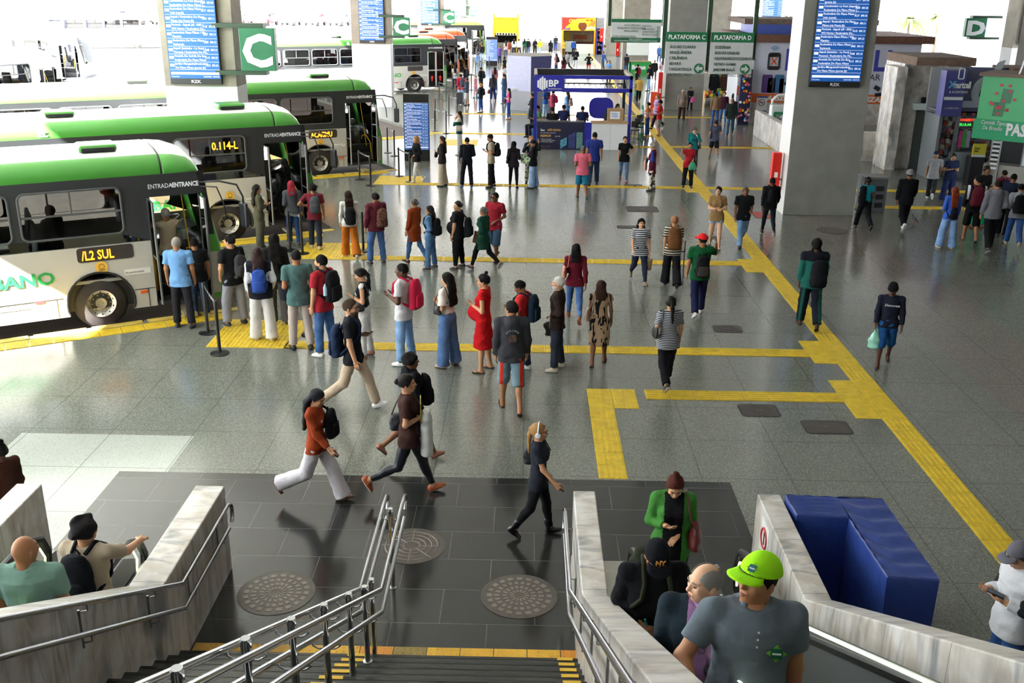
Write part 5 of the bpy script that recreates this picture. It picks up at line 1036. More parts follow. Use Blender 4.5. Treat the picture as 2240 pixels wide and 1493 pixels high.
def mesh_obj(name, V, F, mats, parent, mi=None, scale=1.0, smooth=True):
    me = bpy.data.meshes.new(name); n = len(F); me.vertices.add(len(V)); me.vertices.foreach_set('co', (np.asarray(V)*scale).astype(np.float32).ravel())
    me.loops.add(n*4); me.loops.foreach_set('vertex_index', np.asarray(F).astype(np.int32).ravel()); me.polygons.add(n); me.polygons.foreach_set('loop_start', np.arange(0, n*4, 4, dtype=np.int32))
    for m in (mats if isinstance(mats, (list, tuple)) else [mats]): me.materials.append(m)
    if mi is not None: me.polygons.foreach_set('material_index', np.asarray(mi, np.int32))
    if smooth: me.polygons.foreach_set('use_smooth', np.ones(n, bool))
    me.update(calc_edges=True); me.validate(); o = bpy.data.objects.new(name, me); COL.objects.link(o)
    if parent is not None: o.parent = parent
    return o
def merge(parts):
    V = []; F = []; n = 0
    for v, f in parts:
        if len(v): V.append(v); F.append(f+n); n += len(v)
    return np.concatenate(V), np.concatenate(F)
SKIN = {1: '#d7a888', 2: '#c08f6c', 3: '#a3714f', 4: '#7d5238', 5: '#56382a'}
def skin(i): return M(SKIN[i], .55, spec=.35, var=.06, vs=9)
ARM = {'d': (4, 8, 12, 0), 'w': (20, 8, 22, 0), 'b': (-22, 8, 12, 0), 'p': (0, 8, 104, .6), 'k': (-8, 14, 40, .3), 'h': (-28, 38, 95, .95), 'e': (60, 28, 148, .25), 's': (12, 12, 138, .1), 'f': (62, 6, 18, .1), 'c': (-12, 7, 92, .3), 'x': (2, 10, 86, 1.5), 'r': (42, 12, 38, 0), 'g': (-4, 10, 108, .8), 'm': (40, 16, 146, .8), 'l': (-14, 8, 74, .8), 'o': (75, 30, 30, 0), 'n': (4, 5, 6, 0), 'a': (20, 30, 62, .3)}
LEG = {'stand': ((2, 2, 4), (-3, 4, 5)), 'step': ((8, 6, 3), (-8, 12, 3)), 'walk': ((24, 8, 2), (-18, 34, 2)), 'walk2': ((-18, 34, 2), (24, 8, 2)), 'slow': ((14, 6, 2), (-12, 22, 2)), 'slow2': ((-12, 22, 2), (14, 6, 2)), 'stride': ((23, 5, 1), (-19, 46, 1)), 'stride2': ((-19, 46, 1), (23, 5, 1)), 'sit': ((86, 88, 6), (84, 88, 6)), 'relax': ((6, 10, 8), (-2, 2, 5)), 'up': ((34, 52, 3), (-4, 6, 3))}
def dirn(p, ab, side): v = np.array([side*math.sin(ab), math.sin(p)*math.cos(ab), -math.cos(p)*math.cos(ab)]); return v/np.linalg.norm(v)
class Rig:
    def __init__(s, fem=False, pose='stand', arms='dd', lean=0, turn=0, nod=0, b=1.0, belly=0.0, twist=0, tilt=0):
        s.fem, s.b, s.belly = fem, b, belly; s.T = rotz(R(twist)) @ rotx(-R(lean)); s.piv = np.array([0, 0, .92])
        s.Hm = s.T @ rotz(R(turn)) @ rotx(-R(nod)) @ roty(R(tilt)); s.legs = []; s.feet = []
        hw = .088 if fem else .085
        for side, (p, kn, ab) in zip((-1, 1), LEG[pose]):
            h = np.array([side*hw, 0, .9]); d1 = dirn(R(p), R(ab), side); k = h+d1*.43; d2 = dirn(R(p-kn), R(ab)*.6, side); a = k+d2*.40
            fp = max(-62, min(18, (p-kn)*.9+(6 if p > 12 and kn < 12 else 0))) if pose != 'sit' else 0
            if pose in ('stand', 'relax', 'step', 'up'): fp = min(0, p-kn)*.4
            s.legs.append((h, k, a)); s.feet.append((a, rotz(-side*R(9)) @ rotx(R(fp))))
        s.z0 = min(float((a+Rm @ np.array([0, y, -.082]))[2]) for a, Rm in s.feet for y in (-.055, .0, .15))
        s.arms = []; sw = .168 if fem else .19
        for side, c in zip((-1, 1), arms):
            p, ab, el, med = ARM[c]; sh = s.tp((side*sw*(b**.35), -.01, 1.395)); d1 = s.T @ dirn(R(p), R(ab), side); e = sh+d1*.285
            v = dirn(R(p+el), R(ab)*.3, side); v = v+np.array([-side*med, 0, 0]); d2 = s.T @ (v/np.linalg.norm(v)); w = e+d2*.245; s.arms.append((sh, e, w, d2, side, c))
    def tp(s, p): return s.piv+s.T @ (np.asarray(p, float)-s.piv)
    def neck(s): return s.tp((0, -.012, 1.475))
    def hp(s, p): return s.neck()+s.Hm @ (np.asarray(p, float)-np.array([0, -.012, 1.475]))
    def torso(s):
        z = np.array([.80, .86, .93, 1.0, 1.07, 1.14, 1.22, 1.30, 1.37, 1.42, 1.455, 1.48])
        if s.fem: rx = np.array([.135, .165, .168, .148, .125, .122, .132, .14, .142, .115, .07, .048]); ry = np.array([.10, .112, .112, .10, .088, .088, .098, .105, .092, .075, .055, .045])
        else: rx = np.array([.125, .152, .158, .150, .143, .145, .156, .168, .168, .135, .08, .055]); ry = np.array([.095, .105, .108, .104, .100, .102, .11, .117, .105, .085, .064, .052])
        f = np.where(z < 1.4, s.b, 1+(s.b-1)*.3); return z, rx*f, ry*f, np.where(z > 1.3, -.008, 0.0)
    def loft(s, F, inf=0.0, z0=.80, z1=1.48, k=.03, flare=None):
        z, rx, ry, cy = s.torso(); m = (z >= z0-.001) & (z <= z1+.001); z, rx, ry, cy = z[m], rx[m]+inf, ry[m]+inf, cy[m]
        if flare: 
            for zz, ex, ey in flare[::-1]: z = np.concatenate([[zz], z]); rx = np.concatenate([[ex], rx]); ry = np.concatenate([[ey], ry]); cy = np.concatenate([[0], cy])
        F.loft(z-.92, rx, ry, cy, s.T, k, s.piv); r = inf
        if s.belly: F.ell(s.tp((0, .055+.03*s.belly, 1.03)), np.array([.125, .10+.045*s.belly, .14])*min(1.25, s.b**.6)+r, .06)
        if s.fem: 
            for sd in (-1, 1): F.ell(s.tp((sd*.065, .075*s.b, 1.26)), np.array([.062, .055, .062])+r, .04)
        for (sh, e, w, d2, sd, c) in s.arms: F.cap(s.tp((sd*.06, -.012, 1.405)), sh, .048+r, .047+r, .05)
    def arm(s, F, inf=0.0, t=1.0, k=.025, clip=False, puff=0.0):
        f = s.b**.5*(.88 if s.fem else 1.0)
        for (sh, e, w, d2, sd, c) in s.arms:
            if t <= 1: F.cap(sh, sh+(e-sh)*t, .049*f+inf, (.052-.014*t)*f+inf+puff, k, clip)
            else:
                F.cap(sh, e, .049*f+inf, .039*f+inf+puff, k); F.cap(e, e+(w-e)*(t-1), .041*f+inf+puff, (.041-.013*(t-1))*f+inf+puff*.8, k, clip)
    def leg(s, F, inf=0.0, t=2.0, k=.03, clip=False, knee=0.0, hem=0.0):
        f = s.b**.7*(1.04 if s.fem else 1.0)
        for (h, kn, a) in s.legs:
            if t <= 1: F.cap(h, h+(kn-h)*t, .086*f+inf, (.086-.03*t)*f+inf+hem, k, clip)
            else:
                F.cap(h, kn, .086*f+inf, .056*f+inf+knee, k); e = kn+(a-kn)*(t-1)
                if hem or knee: F.cap(kn, e, .053*f+inf+knee, .034*f+inf+hem, k, clip)
                else:
                    F.cap(kn, e, .052*f+inf, (.052-.017*(t-1))*f+inf, k, clip); m = kn+(a-kn)*.3; zz = (kn-a)/np.linalg.norm(kn-a); yy = np.array([0, 1., 0])-zz*zz[1]; yy /= np.linalg.norm(yy); F.ell(m-yy*.012, np.array([.047, .048, .11])*f+inf, .03, np.stack([np.cross(yy, zz), yy, zz], 1))
def make_hand(r, A, h, grip=0.35):
    sh, e, w, d2, sd, c = A; F = Field(h); d = d2; up = r.T @ np.array([0, 1., 0.])
    if c in 'dwbnk': pn = r.T @ np.array([-sd, .15, 0])
    elif c in 'pcgfrl': pn = r.T @ np.array([-sd*.35, 0, 1.]) if c in 'pg' else r.T @ np.array([-sd*.3, 0, -1.])
    else: pn = r.T @ np.array([-sd, 0, .2])
    pn = pn-d*(pn@d); pn /= np.linalg.norm(pn); q = np.cross(d, pn)*sd; 
    if c in 'dwbnk': q = -np.cross(pn, d) if np.cross(pn, d)@up < 0 else np.cross(pn, d)
    q /= np.linalg.norm(q)          # q points to the thumb side
    F.cap(w-d*.03, w+d*.02, .027, .025, .01)
    for t in (-.026, -.009, .009, .026): F.cap(w+d*.02+q*t*.8, w+d*.085+q*t, .014, .0125, .012)
    for t, L in ((.028, .068), (.0095, .078), (-.0095, .072), (-.027, .055)):
        b0 = w+d*.085+q*t; a1, a2 = grip*.9, grip*2.0; d1 = d*math.cos(a1)+pn*math.sin(a1); dd = d*math.cos(a2)+pn*math.sin(a2); m = b0+d1*L*.5; F.cap(b0, m, .0098, .0088, .004); F.cap(m, m+dd*L*.5, .0088, .007, .003)
    b0 = w+d*.022+q*.024; m = b0+(d*.6+q*.75+pn*.25)*.042; F.cap(b0, m, .014, .0105, .008); F.cap(m, m+(d*.85+q*.25+pn*.4)*.038, .010, .008, .004)
    return F.mesh(), w+d*.075+pn*.03
def make_head(r, h, det, beard=None):
    F = Field(h); P = r.hp; H = r.Hm; j = .93 if r.fem else 1.0; fat = 1+(r.b-1)*.35
    F.ell(P((0, -.012, 1.602)), (.074, .094, .094), .02, H); F.ell(P((0, .022, 1.55)), (.060*j*fat, .072, .082), .03, H); F.ell(P((0, .058, 1.498)), (.026*j, .024, .022), .03, H)
    F.cap(P((0, .088, 1.60)), P((0, .109, 1.566)), .009, .0125, .012); F.cap(P((-.014, .094, 1.562)), P((.014, .094, 1.562)), .0085, .0085, .008)
    for sd in (-1, 1):
        F.ell(P((sd*.077, -.012, 1.572)), (.011, .02, .031), .006, H @ rotz(sd*.35)); F.ell(P((sd*.04, .066, 1.567)), (.022, .018, .018), .02, H); F.cap(P((sd*.014, .083, 1.617)), P((sd*.048, .068, 1.617)), .010, .008, .014)
    if det: F.cap(P((-.018, .09, 1.530)), P((.018, .09, 1.530)), .0075, .0075, .008); F.cap(P((-.016, .087, 1.519)), P((.016, .087, 1.519)), .0085, .0085, .006)
    f = (.046 if r.fem else .056)*(r.b**.4); F.cap(r.tp((0, -.02, 1.40)), P((0, -.022, 1.535)), f*1.12, f, .03)
    if beard: pass
    V, Fc = F.mesh()
    if det:       # eye sockets pressed in
        for sd in (-1, 1):
            c = P((sd*.031, .094, 1.594)); d = np.linalg.norm(V-c, axis=1); V = V-(H @ np.array([0, 1., 0]))*(.011*np.exp(-(d/.015)**2))[:, None]
    return V, Fc
def face(r, root, det, hairc, s, eyes=True, glasses=None, beard=None, lips='#8a4a42'):
    P = r.hp; H = r.Hm
    for sd in (-1, 1):
        b = MB(); V = []; n = 8
        b.lathe([(.0005, -.0125), (.009, -.0075), (.0118, 0), (.009, .0075), (.0005, .0125)], 10); b.xf(H, P((sd*.031, .0745, 1.594)))
        e = b.xf(None, (0, 0, 0), s).build('eye', M('#9a928a' if det < 2 else '#6d635c', .4), root, smooth=True); i = MB().lathe([(.0068, 0), (.0055, .002), (.001, .003)], 10, ax='y').xf(H @ rotz(math.pi), P((sd*.031, .0855, 1.5935))).xf(None, (0, 0, 0), s).build('iris', M('#21130c', .2), e)
    for sd in (-1, 1): MB().tube([P((sd*.013, .0955, 1.617)), P((sd*.03, .093, 1.623)), P((sd*.05, .078, 1.616))], [.0035, .0042, .002], 6).xf(None, (0, 0, 0), s).build('eyebrow', M(hairc, .8), root, smooth=True)
    b = MB().tube([P((-.024, .0875, 1.5245)), P((-.01, .0985, 1.5275)), P((0, .0990, 1.5265)), P((.01, .0985, 1.5275)), P((.024, .0875, 1.5245))], [.002, .0055, .006, .0055, .002], 7); b.tube([P((-.02, .088, 1.5195)), P((0, .0975, 1.5165)), P((.02, .088, 1.5195))], [.002, .0062, .002], 7); b.xf(None, (0, 0, 0), s).build('lips', M(lips, .5), root, smooth=True)
    if glasses: 
        b = MB()
        for sd in (-1, 1):
            b.tube([P((sd*.033+.023*math.cos(a), .102, 1.592+.019*math.sin(a))) for a in np.linspace(0, 6.28, 16)[:-1]], .0022, 5, closed=True); b.tube([P((sd*.056, .1, 1.598)), P((sd*.078, .04, 1.6)), P((sd*.08, -.02, 1.59))], .002, 5)
        b.tube([P((-.01, .102, 1.597)), P((.01, .102, 1.597))], .002, 5)
        if glasses == 'sun':
            for sd in (-1, 1): b.join(MB().lathe([(.024, 0), (.0235, .003)], 14, ax='y').xf(H, P((sd*.033, .1, 1.592))))
        b.xf(None, (0, 0, 0), s).build('glasses', M('#1c1c20', .2), root)
def make_hair(r, style, h, seed, under=False):
    F = Field(h); P = r.hp; H = r.Hm; nz = .0045; inf = .016
    if style == 'short': inf = .011; nz = .003
    if style in ('buzz', 'fringe'): inf = .006; nz = .0008
    if style in ('curly', 'afro'): inf = .032 if style == 'curly' else .05; nz = .013
    if style in ('wavylong', 'curlylong'): inf = .022; nz = .005
    if under: inf = .005; nz = .0008
    F.ell(P((0, -.014, 1.606)), np.array([.077, .097, .096])+inf, .02, H); n0 = P((0, 0, 0))
    Ri = H.T
    def loc(X, Y, Z):
        c = r.neck(); x, y, z = X-c[0], Y-c[1], Z-c[2]; return [Ri[i, 0]*x+Ri[i, 1]*y+Ri[i, 2]*z+(0, -.012, 1.475)[i] for i in range(3)]
    long = style in ('long', 'wavylong', 'curlylong', 'straight', 'pony', 'braids', 'bob'); tied = style in ('bun', 'pony', 'topbun')
    def cutcap(X, Y, Z):
        x, y, z = loc(X, Y, Z); hl = 1.655 if style != 'fringe' else 1.64
        front = (y-.045)*.75-(z-1.63)*.66-.0      # brow to behind the ear
        if style in ('buzz', 'short', 'fringe', 'curly', 'afro') or tied: side = np.minimum(1.555-z+.25*np.maximum(0, y+.02), 9); side = 1.553-z
        else: side = 1.50-z
        d = np.maximum((y*.82-(z-1.645)*.57)-.052, side)
        if style == 'fringe': d = np.maximum(d, -(np.abs(x)-.045-.0*(z))*1.0*(y > -.09)-9*((z < 1.60) | (y < -.085)))
        return d.astype(np.float32)
    L = {'bob': .12, 'long': .30, 'straight': .34, 'wavylong': .33, 'curlylong': .30, 'braids': .30}.get(style, 0)
    Bk = Field(h)
    if L:
        wd = .075 if style not in ('curlylong', 'wavylong') else .095
        for sd in (-1, -.33, .33, 1):
            a = P((sd*.055, -.06, 1.60)); m = P((sd*.06, -.095, 1.48)); e = r.tp((sd*wd*.9, -.115*(r.b**.7)-.02, 1.49-L)); rr = .042 if style != 'braids' else .016
            if style == 'braids': m = P((sd*.075, -.03, 1.47)); e = r.tp((sd*.1, .02 if abs(sd) > .5 else -.13, 1.46-L*.6))
            Bk.cap(a, m, rr, rr, .03); Bk.cap(m, e, rr, rr*.62, .03)
    if style == 'pony':
        a = P((0, -.105, 1.625)); m = P((0, -.135, 1.53)); e = r.tp((0.01, -.135, 1.27)); Bk.ell(a, (.03, .03, .03), .02); Bk.cap(a, m, .03, .034, .02); Bk.cap(m, e, .034, .014, .02)
    if style == 'bun': Bk.ell(P((0, -.118, 1.61)), (.042, .036, .042), .02)
    if style == 'topbun' and not under: Bk.ell(P((0, -.06, 1.735)), (.036, .036, .034), .004)
    F.cut(cutcap); parts = [F.mesh(nz, seed)]
    if Bk.p: parts.append(Bk.mesh(nz*.8, seed+1))
    return merge(parts)
REND = []
HC = dict(k='#0e0b0a', b='#24160f', br='#4a2d1c', g='#8b8782', w='#b9b6b0', bl='#9a7444', r='#8a2434', rd='#7a3018', dg='#55504c')
def CL(c): return c if not isinstance(c, str) else (cloth(c))
class Person: pass
def person(label, foot, head, yaw, sex='m', sk=3, hair=('short', 'k'), top=('tee', '#888888'), bot=('pants', '#222222'), shoe=('sneaker', '#222222', '#d8d8d8'), pose='stand', arms='dd', z=0.0, h=None, b=1.0, belly=0.0, lean=0, turn=0, nod=0, twist=0, tilt=0, glasses=None, beard=None, cap=None, xy=None, fine=None, grip=.35, fx=None):
    P = Person()
    if xy is None: xy = G(*foot, z) if foot else G(*head, z+h)
    if h is None: h = max(1.5, min(1.86, height(foot, head, z)+(.03 if 'walk' in pose or 'stride' in pose else 0)))
    s = h/1.715; d = math.hypot(xy[0], xy[1]); lv = fine if fine is not None else (0 if d < 9 else 1 if d < 15 else 2 if d < 27 else 3 if d < 46 else 4)
    hb, hh, hd = ((.0075, .0048, .0046), (.0105, .0068, .006), (.0135, .009, .0078), (.018, .0125, .011), (.026, .018, .017))[lv]
    fem = sex == 'f'; r = Rig(fem, pose, arms, lean, turn, nod, b, belly, twist, tilt); r.b_ = b; lift = -r.z0 if pose != 'sit' else 0.0
    root = thing('person', label, 'person', (xy[0], xy[1], z+lift*s), R(yaw)); P.root, P.r, P.s, P.h, P.lv, P.hb, P.label = root, r, s, hb, lv, hb, label; seed = len(REND)*7+3; P.seed = seed
    rel = abs((yaw+R_turn(turn)+math.degrees(math.atan2(xy[0], xy[1]))-180+180) % 360-180); seen = rel < 118 and lv <= 3
    # body
    F = Field(hb); r.loft(F); r.arm(F, 0, 2.0); r.leg(F)
    for a, Rm in r.feet: F.cap(a+Rm @ np.array([0, -.03, -.05]), a+Rm @ np.array([0, .10, -.06]), .031, .022, .03); F.cap(a, a+Rm @ np.array([0, -.02, -.045]), .034, .032, .03)
    parts = [F.mesh()]; P.hands = []
    for A in r.arms:
        m, c = make_hand(r, A, hd, grip); parts.append(m); P.hands.append(c)
    hv = make_head(r, hh, seen and lv < 3); parts.append(hv); V, Fc = merge(parts); mesh_obj('body', V, Fc, skin(sk), root, scale=s)
    hs, hc = hair; hcol = HC.get(hc, hc)
    if hs != 'bald': Vh, Fh = make_hair(r, hs, hh*1.05, seed, bool(cap)); mesh_obj('hair', Vh, Fh, M(hcol, .5 if hs in ('long', 'straight', 'pony', 'bun') else .8, bump=.5, bs=90, spec=.18), root, scale=s)
    if seen and lv < 4: face(r, root, lv, hcol if hcol != HC['r'] else '#3a2018', s, glasses=glasses)
    if beard:
        Fb = Field(hh); Fb.ell(r.hp((0, .022, 1.545)), np.array([.060, .072, .082])+.009, .02, r.Hm); Fb.ell(r.hp((0, .058, 1.496)), np.array([.026, .024, .024])+.012, .03, r.Hm)
        def bc(X, Y, Z):
            c = r.neck(); q = [X-c[0], Y-c[1], Z-c[2]]; x, y, zz = [r.Hm[0, i]*q[0]+r.Hm[1, i]*q[1]+r.Hm[2, i]*q[2]+(0, -.012, 1.475)[i] for i in range(3)]
            return np.maximum(zz-1.535+.0*y, np.maximum(-(y+.0), -((zz-1.523)**2/.009**2+(x/.022)**2-1)*.01*(y > .05)-1*(y <= .05)) ).astype(np.float32)
        Fb.cut(bc); Vb, Fbq = Fb.mesh(.0015, seed)
        if len(Vb): mesh_obj('beard', Vb, Fbq, M(HC.get(beard, beard), .8, bump=.4, bs=120), root, scale=s)
    # clothes
    kind, cm = top[0], CL(top[1]); F = Field(hb*1.0); nz = .0032 if lv < 3 else .002; nm = kind
    if kind != 'none':
        inf = {'jacket': .021, 'hoodie': .022, 'cardigan': .02, 'long': .015, 'tank': .009, 'tight': .008}.get(kind, .016); hemz = {'tank': .98, 'blouse': .95, 'tight': .93, 'crop': 1.02, 'cardigan': .80, 'tee': .82, 'polo': .83, 'jacket': .82, 'hoodie': .84}.get(kind, .86); fl = None
        if kind == 'dress': inf = .013; hemz = .80; fl = [(.42, .2, .18), (.62, .19, .165), (.78, .178, .14)]
        if kind == 'cardigan': fl = [(.60, .19, .15), (.79, .18*b, .13*b)]
        if kind in ('jacket', 'hoodie', 'tee', 'long', 'polo') and not fl: fl = [(hemz-.04, (.158 if not fem else .17)*b+inf+.012, .115*b+inf+.01)]; hemz = .86
        r.loft(F, inf, hemz, 1.455, flare=fl)
        if kind in ('tee', 'polo', 'crop', 'dress'): r.arm(F, .012, .66 if kind != 'dress' else .3, clip=True, puff=.014)
        elif kind == 'blouse': r.arm(F, .016, .8, clip=True, puff=.03)
        elif kind == 'tight': r.arm(F, .007, .55, clip=True)
        elif kind == 'tank': pass
        elif kind == 'rolled': r.arm(F, .014, 1.25, clip=True, puff=.006)
        else: r.arm(F, .013 if kind == 'long' else .02, 1.9, clip=True, puff=.004)
        if kind in ('hoodie',): F.ell(r.tp((0, -.085, 1.45)), (.10, .06, .065), .04); F.ell(r.tp((0, -.11, 1.40)), (.085, .045, .07), .03)
        if kind in ('jacket', 'cardigan') or len(top) > 4: F.ell(r.tp((0, -.02, 1.475)), (.078, .07, .022), .015)
        if kind == 'polo' or kind == 'shirt': F.cap(r.tp((-.05, .02, 1.468)), r.tp((.05, .02, 1.468)), .024, .024, .012); F.cap(r.tp((-.06, -.04, 1.475)), r.tp((.06, -.04, 1.475)), .022, .022, .012)
        if kind not in ('crop', 'tank', 'blouse'):
            r.leg(F, inf+.006, .2); hz = (fl[0][0] if fl else hemz)
            F.cut(lambda X, Y, Z, hz=hz: (hz-.92-sum(r.T[i, 2]*(q-r.piv[i]) for i, q in enumerate((X, Y, Z)))).astype(np.float32))
        c = r.neck(); Tn = r.T
        def neckcut(X, Y, Z):     # neckline
            q = [X-c[0], Y-c[1], Z-c[2]]; x, y, zz = [Tn[0, i]*q[0]+Tn[1, i]*q[1]+Tn[2, i]*q[2] for i in range(3)]
            dp = .0 if kind not in ('tank', 'dress', 'blouse', 'tight', 'cardigan') else .03
            return (.0-np.sqrt((x/.068)**2+((y-.005)/.062)**2+((zz+.0)/(.045+dp))**2)+1).astype(np.float32)*.05
        F.cut(neckcut); V, Fc = F.mesh(nz, seed); mi = None; mats = [cm]
        if len(top) > 2 and top[2]:
            ct = V[Fc].mean(1); lc = (ct-r.piv) @ r.T+r.piv; x, y, zz = lc.T; f = top[3] if len(top) > 3 else 'front'; mats.append(CL(top[2]))
            ina = np.minimum.reduce([np.linalg.norm(ct-(a[0]*.2+a[1]*.8), axis=1) for a in r.arms]) 
            w = {'front': (np.abs(x) < .055+.02*(1.3-zz)) & (y > .03), 'wide': (np.abs(x) < .10) & (y > .0), 'yoke': zz > 1.30, 'sleeve': (np.abs(x) > .215) | (ina < .12), 'hem': zz < .86, 'half': zz < 1.18, 'sideline': (np.abs(np.abs(x)-.2) < .03) & (zz > 1.1)}[f]; mi = w.astype(int)
        o = mesh_obj({'tee': 't_shirt', 'long': 'sweater', 'tank': 'sleeveless_top', 'tight': 'fitted_top', 'polo': 'polo_shirt', 'rolled': 'shirt', 'crop': 'short_top'}.get(kind, kind), V, Fc, mats, root, mi, s); P.top = o
    kind = bot[0]
    if kind != 'none':
        bm_ = denim(bot[1]) if kind in ('jeans', 'wjeans', 'dshorts', 'sjeans') else CL(bot[1]); F = Field(hb); z1 = 1.0
        r.loft(F, .010, .80, z1)
        if kind in ('shorts', 'dshorts'): r.leg(F, .016, 1.0, clip=True, hem=.028)
        elif kind == 'minishorts': r.leg(F, .011, .42, clip=True, hem=.012)
        elif kind == 'longshorts': r.leg(F, .018, 1.16, clip=True, knee=.02, hem=.024)
        elif kind in ('leggings', 'sjeans'): r.leg(F, .007, 1.93, clip=True)
        elif kind in ('wide', 'wjeans'): r.leg(F, .016, 2.08, clip=True, knee=.022, hem=.062)
        elif kind == 'track': r.leg(F, .016, 1.96, clip=True, knee=.018, hem=.03)
        elif kind == 'skirt': F.loft(np.array([.45, .65, .9])-.92, np.array([.22, .2, .175]), np.array([.19, .165, .12]), np.zeros(3), r.T, .03, r.piv)
        else: r.leg(F, .011, 1.97, clip=True, knee=.008, hem=.026)
        V, Fc = F.mesh(nz*.9, seed+2); mi = None; mats = [bm_]
        if len(bot) > 2: ct = V[Fc].mean(1); mats.append(CL(bot[2])); mi = ((ct[:, 2] > .9) if (len(bot) < 4) else (np.abs(np.abs(ct[:, 0])-.14) < .025)).astype(int)
        mesh_obj({'jeans': 'jeans', 'wjeans': 'jeans', 'sjeans': 'jeans', 'leggings': 'leggings', 'skirt': 'skirt'}.get(kind, 'shorts' if 'shorts' in kind else 'trousers'), V, Fc, mats, root, mi, s)
    # footwear
    kind = shoe[0]
    for a, Rm in r.feet:
        g = lambda x, y, zz: a+Rm @ np.array([x, y, zz])
        if kind == 'bare': continue
        F = Field(min(hb, .012)); fl_ = lambda X, Y, Z, a=a, Rm=Rm: (-(.082+(Rm[0, 2]*(X-a[0])+Rm[1, 2]*(Y-a[1])+Rm[2, 2]*(Z-a[2])))).astype(np.float32)
        if kind == 'flip':
            b2 = MB().prism([(x*.8, y) for x, y in ((-.035, -.075), (.035, -.075), (.045, .0), (.05, .09), (.03, .15), (-.03, .15), (-.05, .09), (-.045, 0))], -.088, -.074, 0, lambda p, q, w: tuple(g(p, q, w))); b2.tube([g(-.035, .03, -.07), g(-.02, .075, -.035), g(0, .105, -.06), g(.02, .075, -.035), g(.035, .03, -.07)], .006, 5); b2.xf(None, (0, 0, 0), s).build('sandal', M(shoe[1], .7), root); continue
        F.cap(g(0, -.035, -.05), g(0, .03, -.045), .042, .042, .03); F.cap(g(0, .03, -.05), g(0, .125, -.066), .042, .034, .03); F.cap(g(0, -.035, -.03), g(0, .02, -.03), .04, .036, .02)
        if kind == 'boot': F.cap(g(0, -.01, -.03), g(0, -.01, .12), .044, .05, .03); F.cap(g(0, -.045, -.06), g(0, -.05, -.08), .026, .026, .01)
        F.cut(fl_); V, Fc = F.mesh(); ct = (V[Fc].mean(1)-a) @ Rm
        mesh_obj('boot' if kind == 'boot' else 'shoe', V, Fc, [M(shoe[1], .55 if kind != 'boot' else .2), M(shoe[2] if len(shoe) > 2 else '#1b1b1b', .6)], root, (ct[:, 2] < -.066).astype(int), s)
    if cap:
        F = Field(hh); ck = cap[0]; F.ell(r.hp((0, -.014, 1.606 if ck == 'beanie' else 1.614)), np.array([.077, .098, .097])+(.026 if ck == 'beanie' else .023), .02, r.Hm)
        if ck == 'beanie': F.ell(r.hp((0, -.04, 1.69)), (.08, .09, .05), .03, r.Hm)
        c = r.neck(); Hm = r.Hm; lim = 1.605 if ck == 'beanie' else 1.632
        def cc(X, Y, Z):
            q = [X-c[0], Y-c[1], Z-c[2]]; y = sum(Hm[i, 1]*q[i] for i in range(3)); zz = sum(Hm[i, 2]*q[i] for i in range(3))+1.475; return (lim-zz+(.10*y if ck == 'cap' else .12*y)).astype(np.float32)
        F.cut(cc); V, Fc = F.mesh(.0012 if ck == 'beanie' else 0, seed); o = mesh_obj('beanie' if ck == 'beanie' else 'cap', V, Fc, CL(cap[1]), root, scale=s); P.cap = o
        if ck == 'cap':
            sg = -1 if len(cap) > 2 and cap[2] == 'back' else 1; b2 = MB(); V = []; n = 12
            for q in range(5):
                for k in range(n+1):
                    t = (k/n-.5)*2.0; rr = .096+.078*q/4*math.cos(t*1.54)**.6; V.append(r.hp((rr*math.sin(t)*.98, sg*(rr*math.cos(t)*1.08+.005), 1.642-.012*(q/4)-.022*(q/4)*(math.sin(t)**2)-.0*q)))
            b2.add(V, [(q*(n+1)+k, q*(n+1)+k+1, (q+1)*(n+1)+k+1, (q+1)*(n+1)+k) for q in range(4) for k in range(n)]); b2.xf(None, (0, 0, 0), s); o2 = b2.build('brim', CL(cap[1]), o, smooth=True); o2.modifiers.new('t', 'SOLIDIFY').thickness = .006
    REND.append(P); P.xy = xy; P.z = z+lift*s; P.yaw = R(yaw)
    return P
def R_turn(t): return t
def loc2w(P, c): v = rotz(P.yaw) @ (np.asarray(c)*P.s); return (P.xy[0]+v[0], P.xy[1]+v[1], P.z+v[2])
class Carry:       # a thing worn or held by a person, but standing at top level
    def __init__(s, P, name, label, cat, c): s.P, s.c = P, np.asarray(c, float); s.root = thing(name, label, cat, loc2w(P, c), P.yaw)
    def sdf(s, name, F, mat, noise=.002, parent=None): V, Fc = F.mesh(noise, s.P.seed+5); return mesh_obj(name, V-s.c, Fc, mat, parent or s.root, scale=s.P.s)
    def mb(s, name, b, mat, parent=None, smooth=False): return b.xf(None, -s.c, 1).xf(None, (0, 0, 0), s.P.s).build(name, mat, parent or s.root, smooth=smooth)
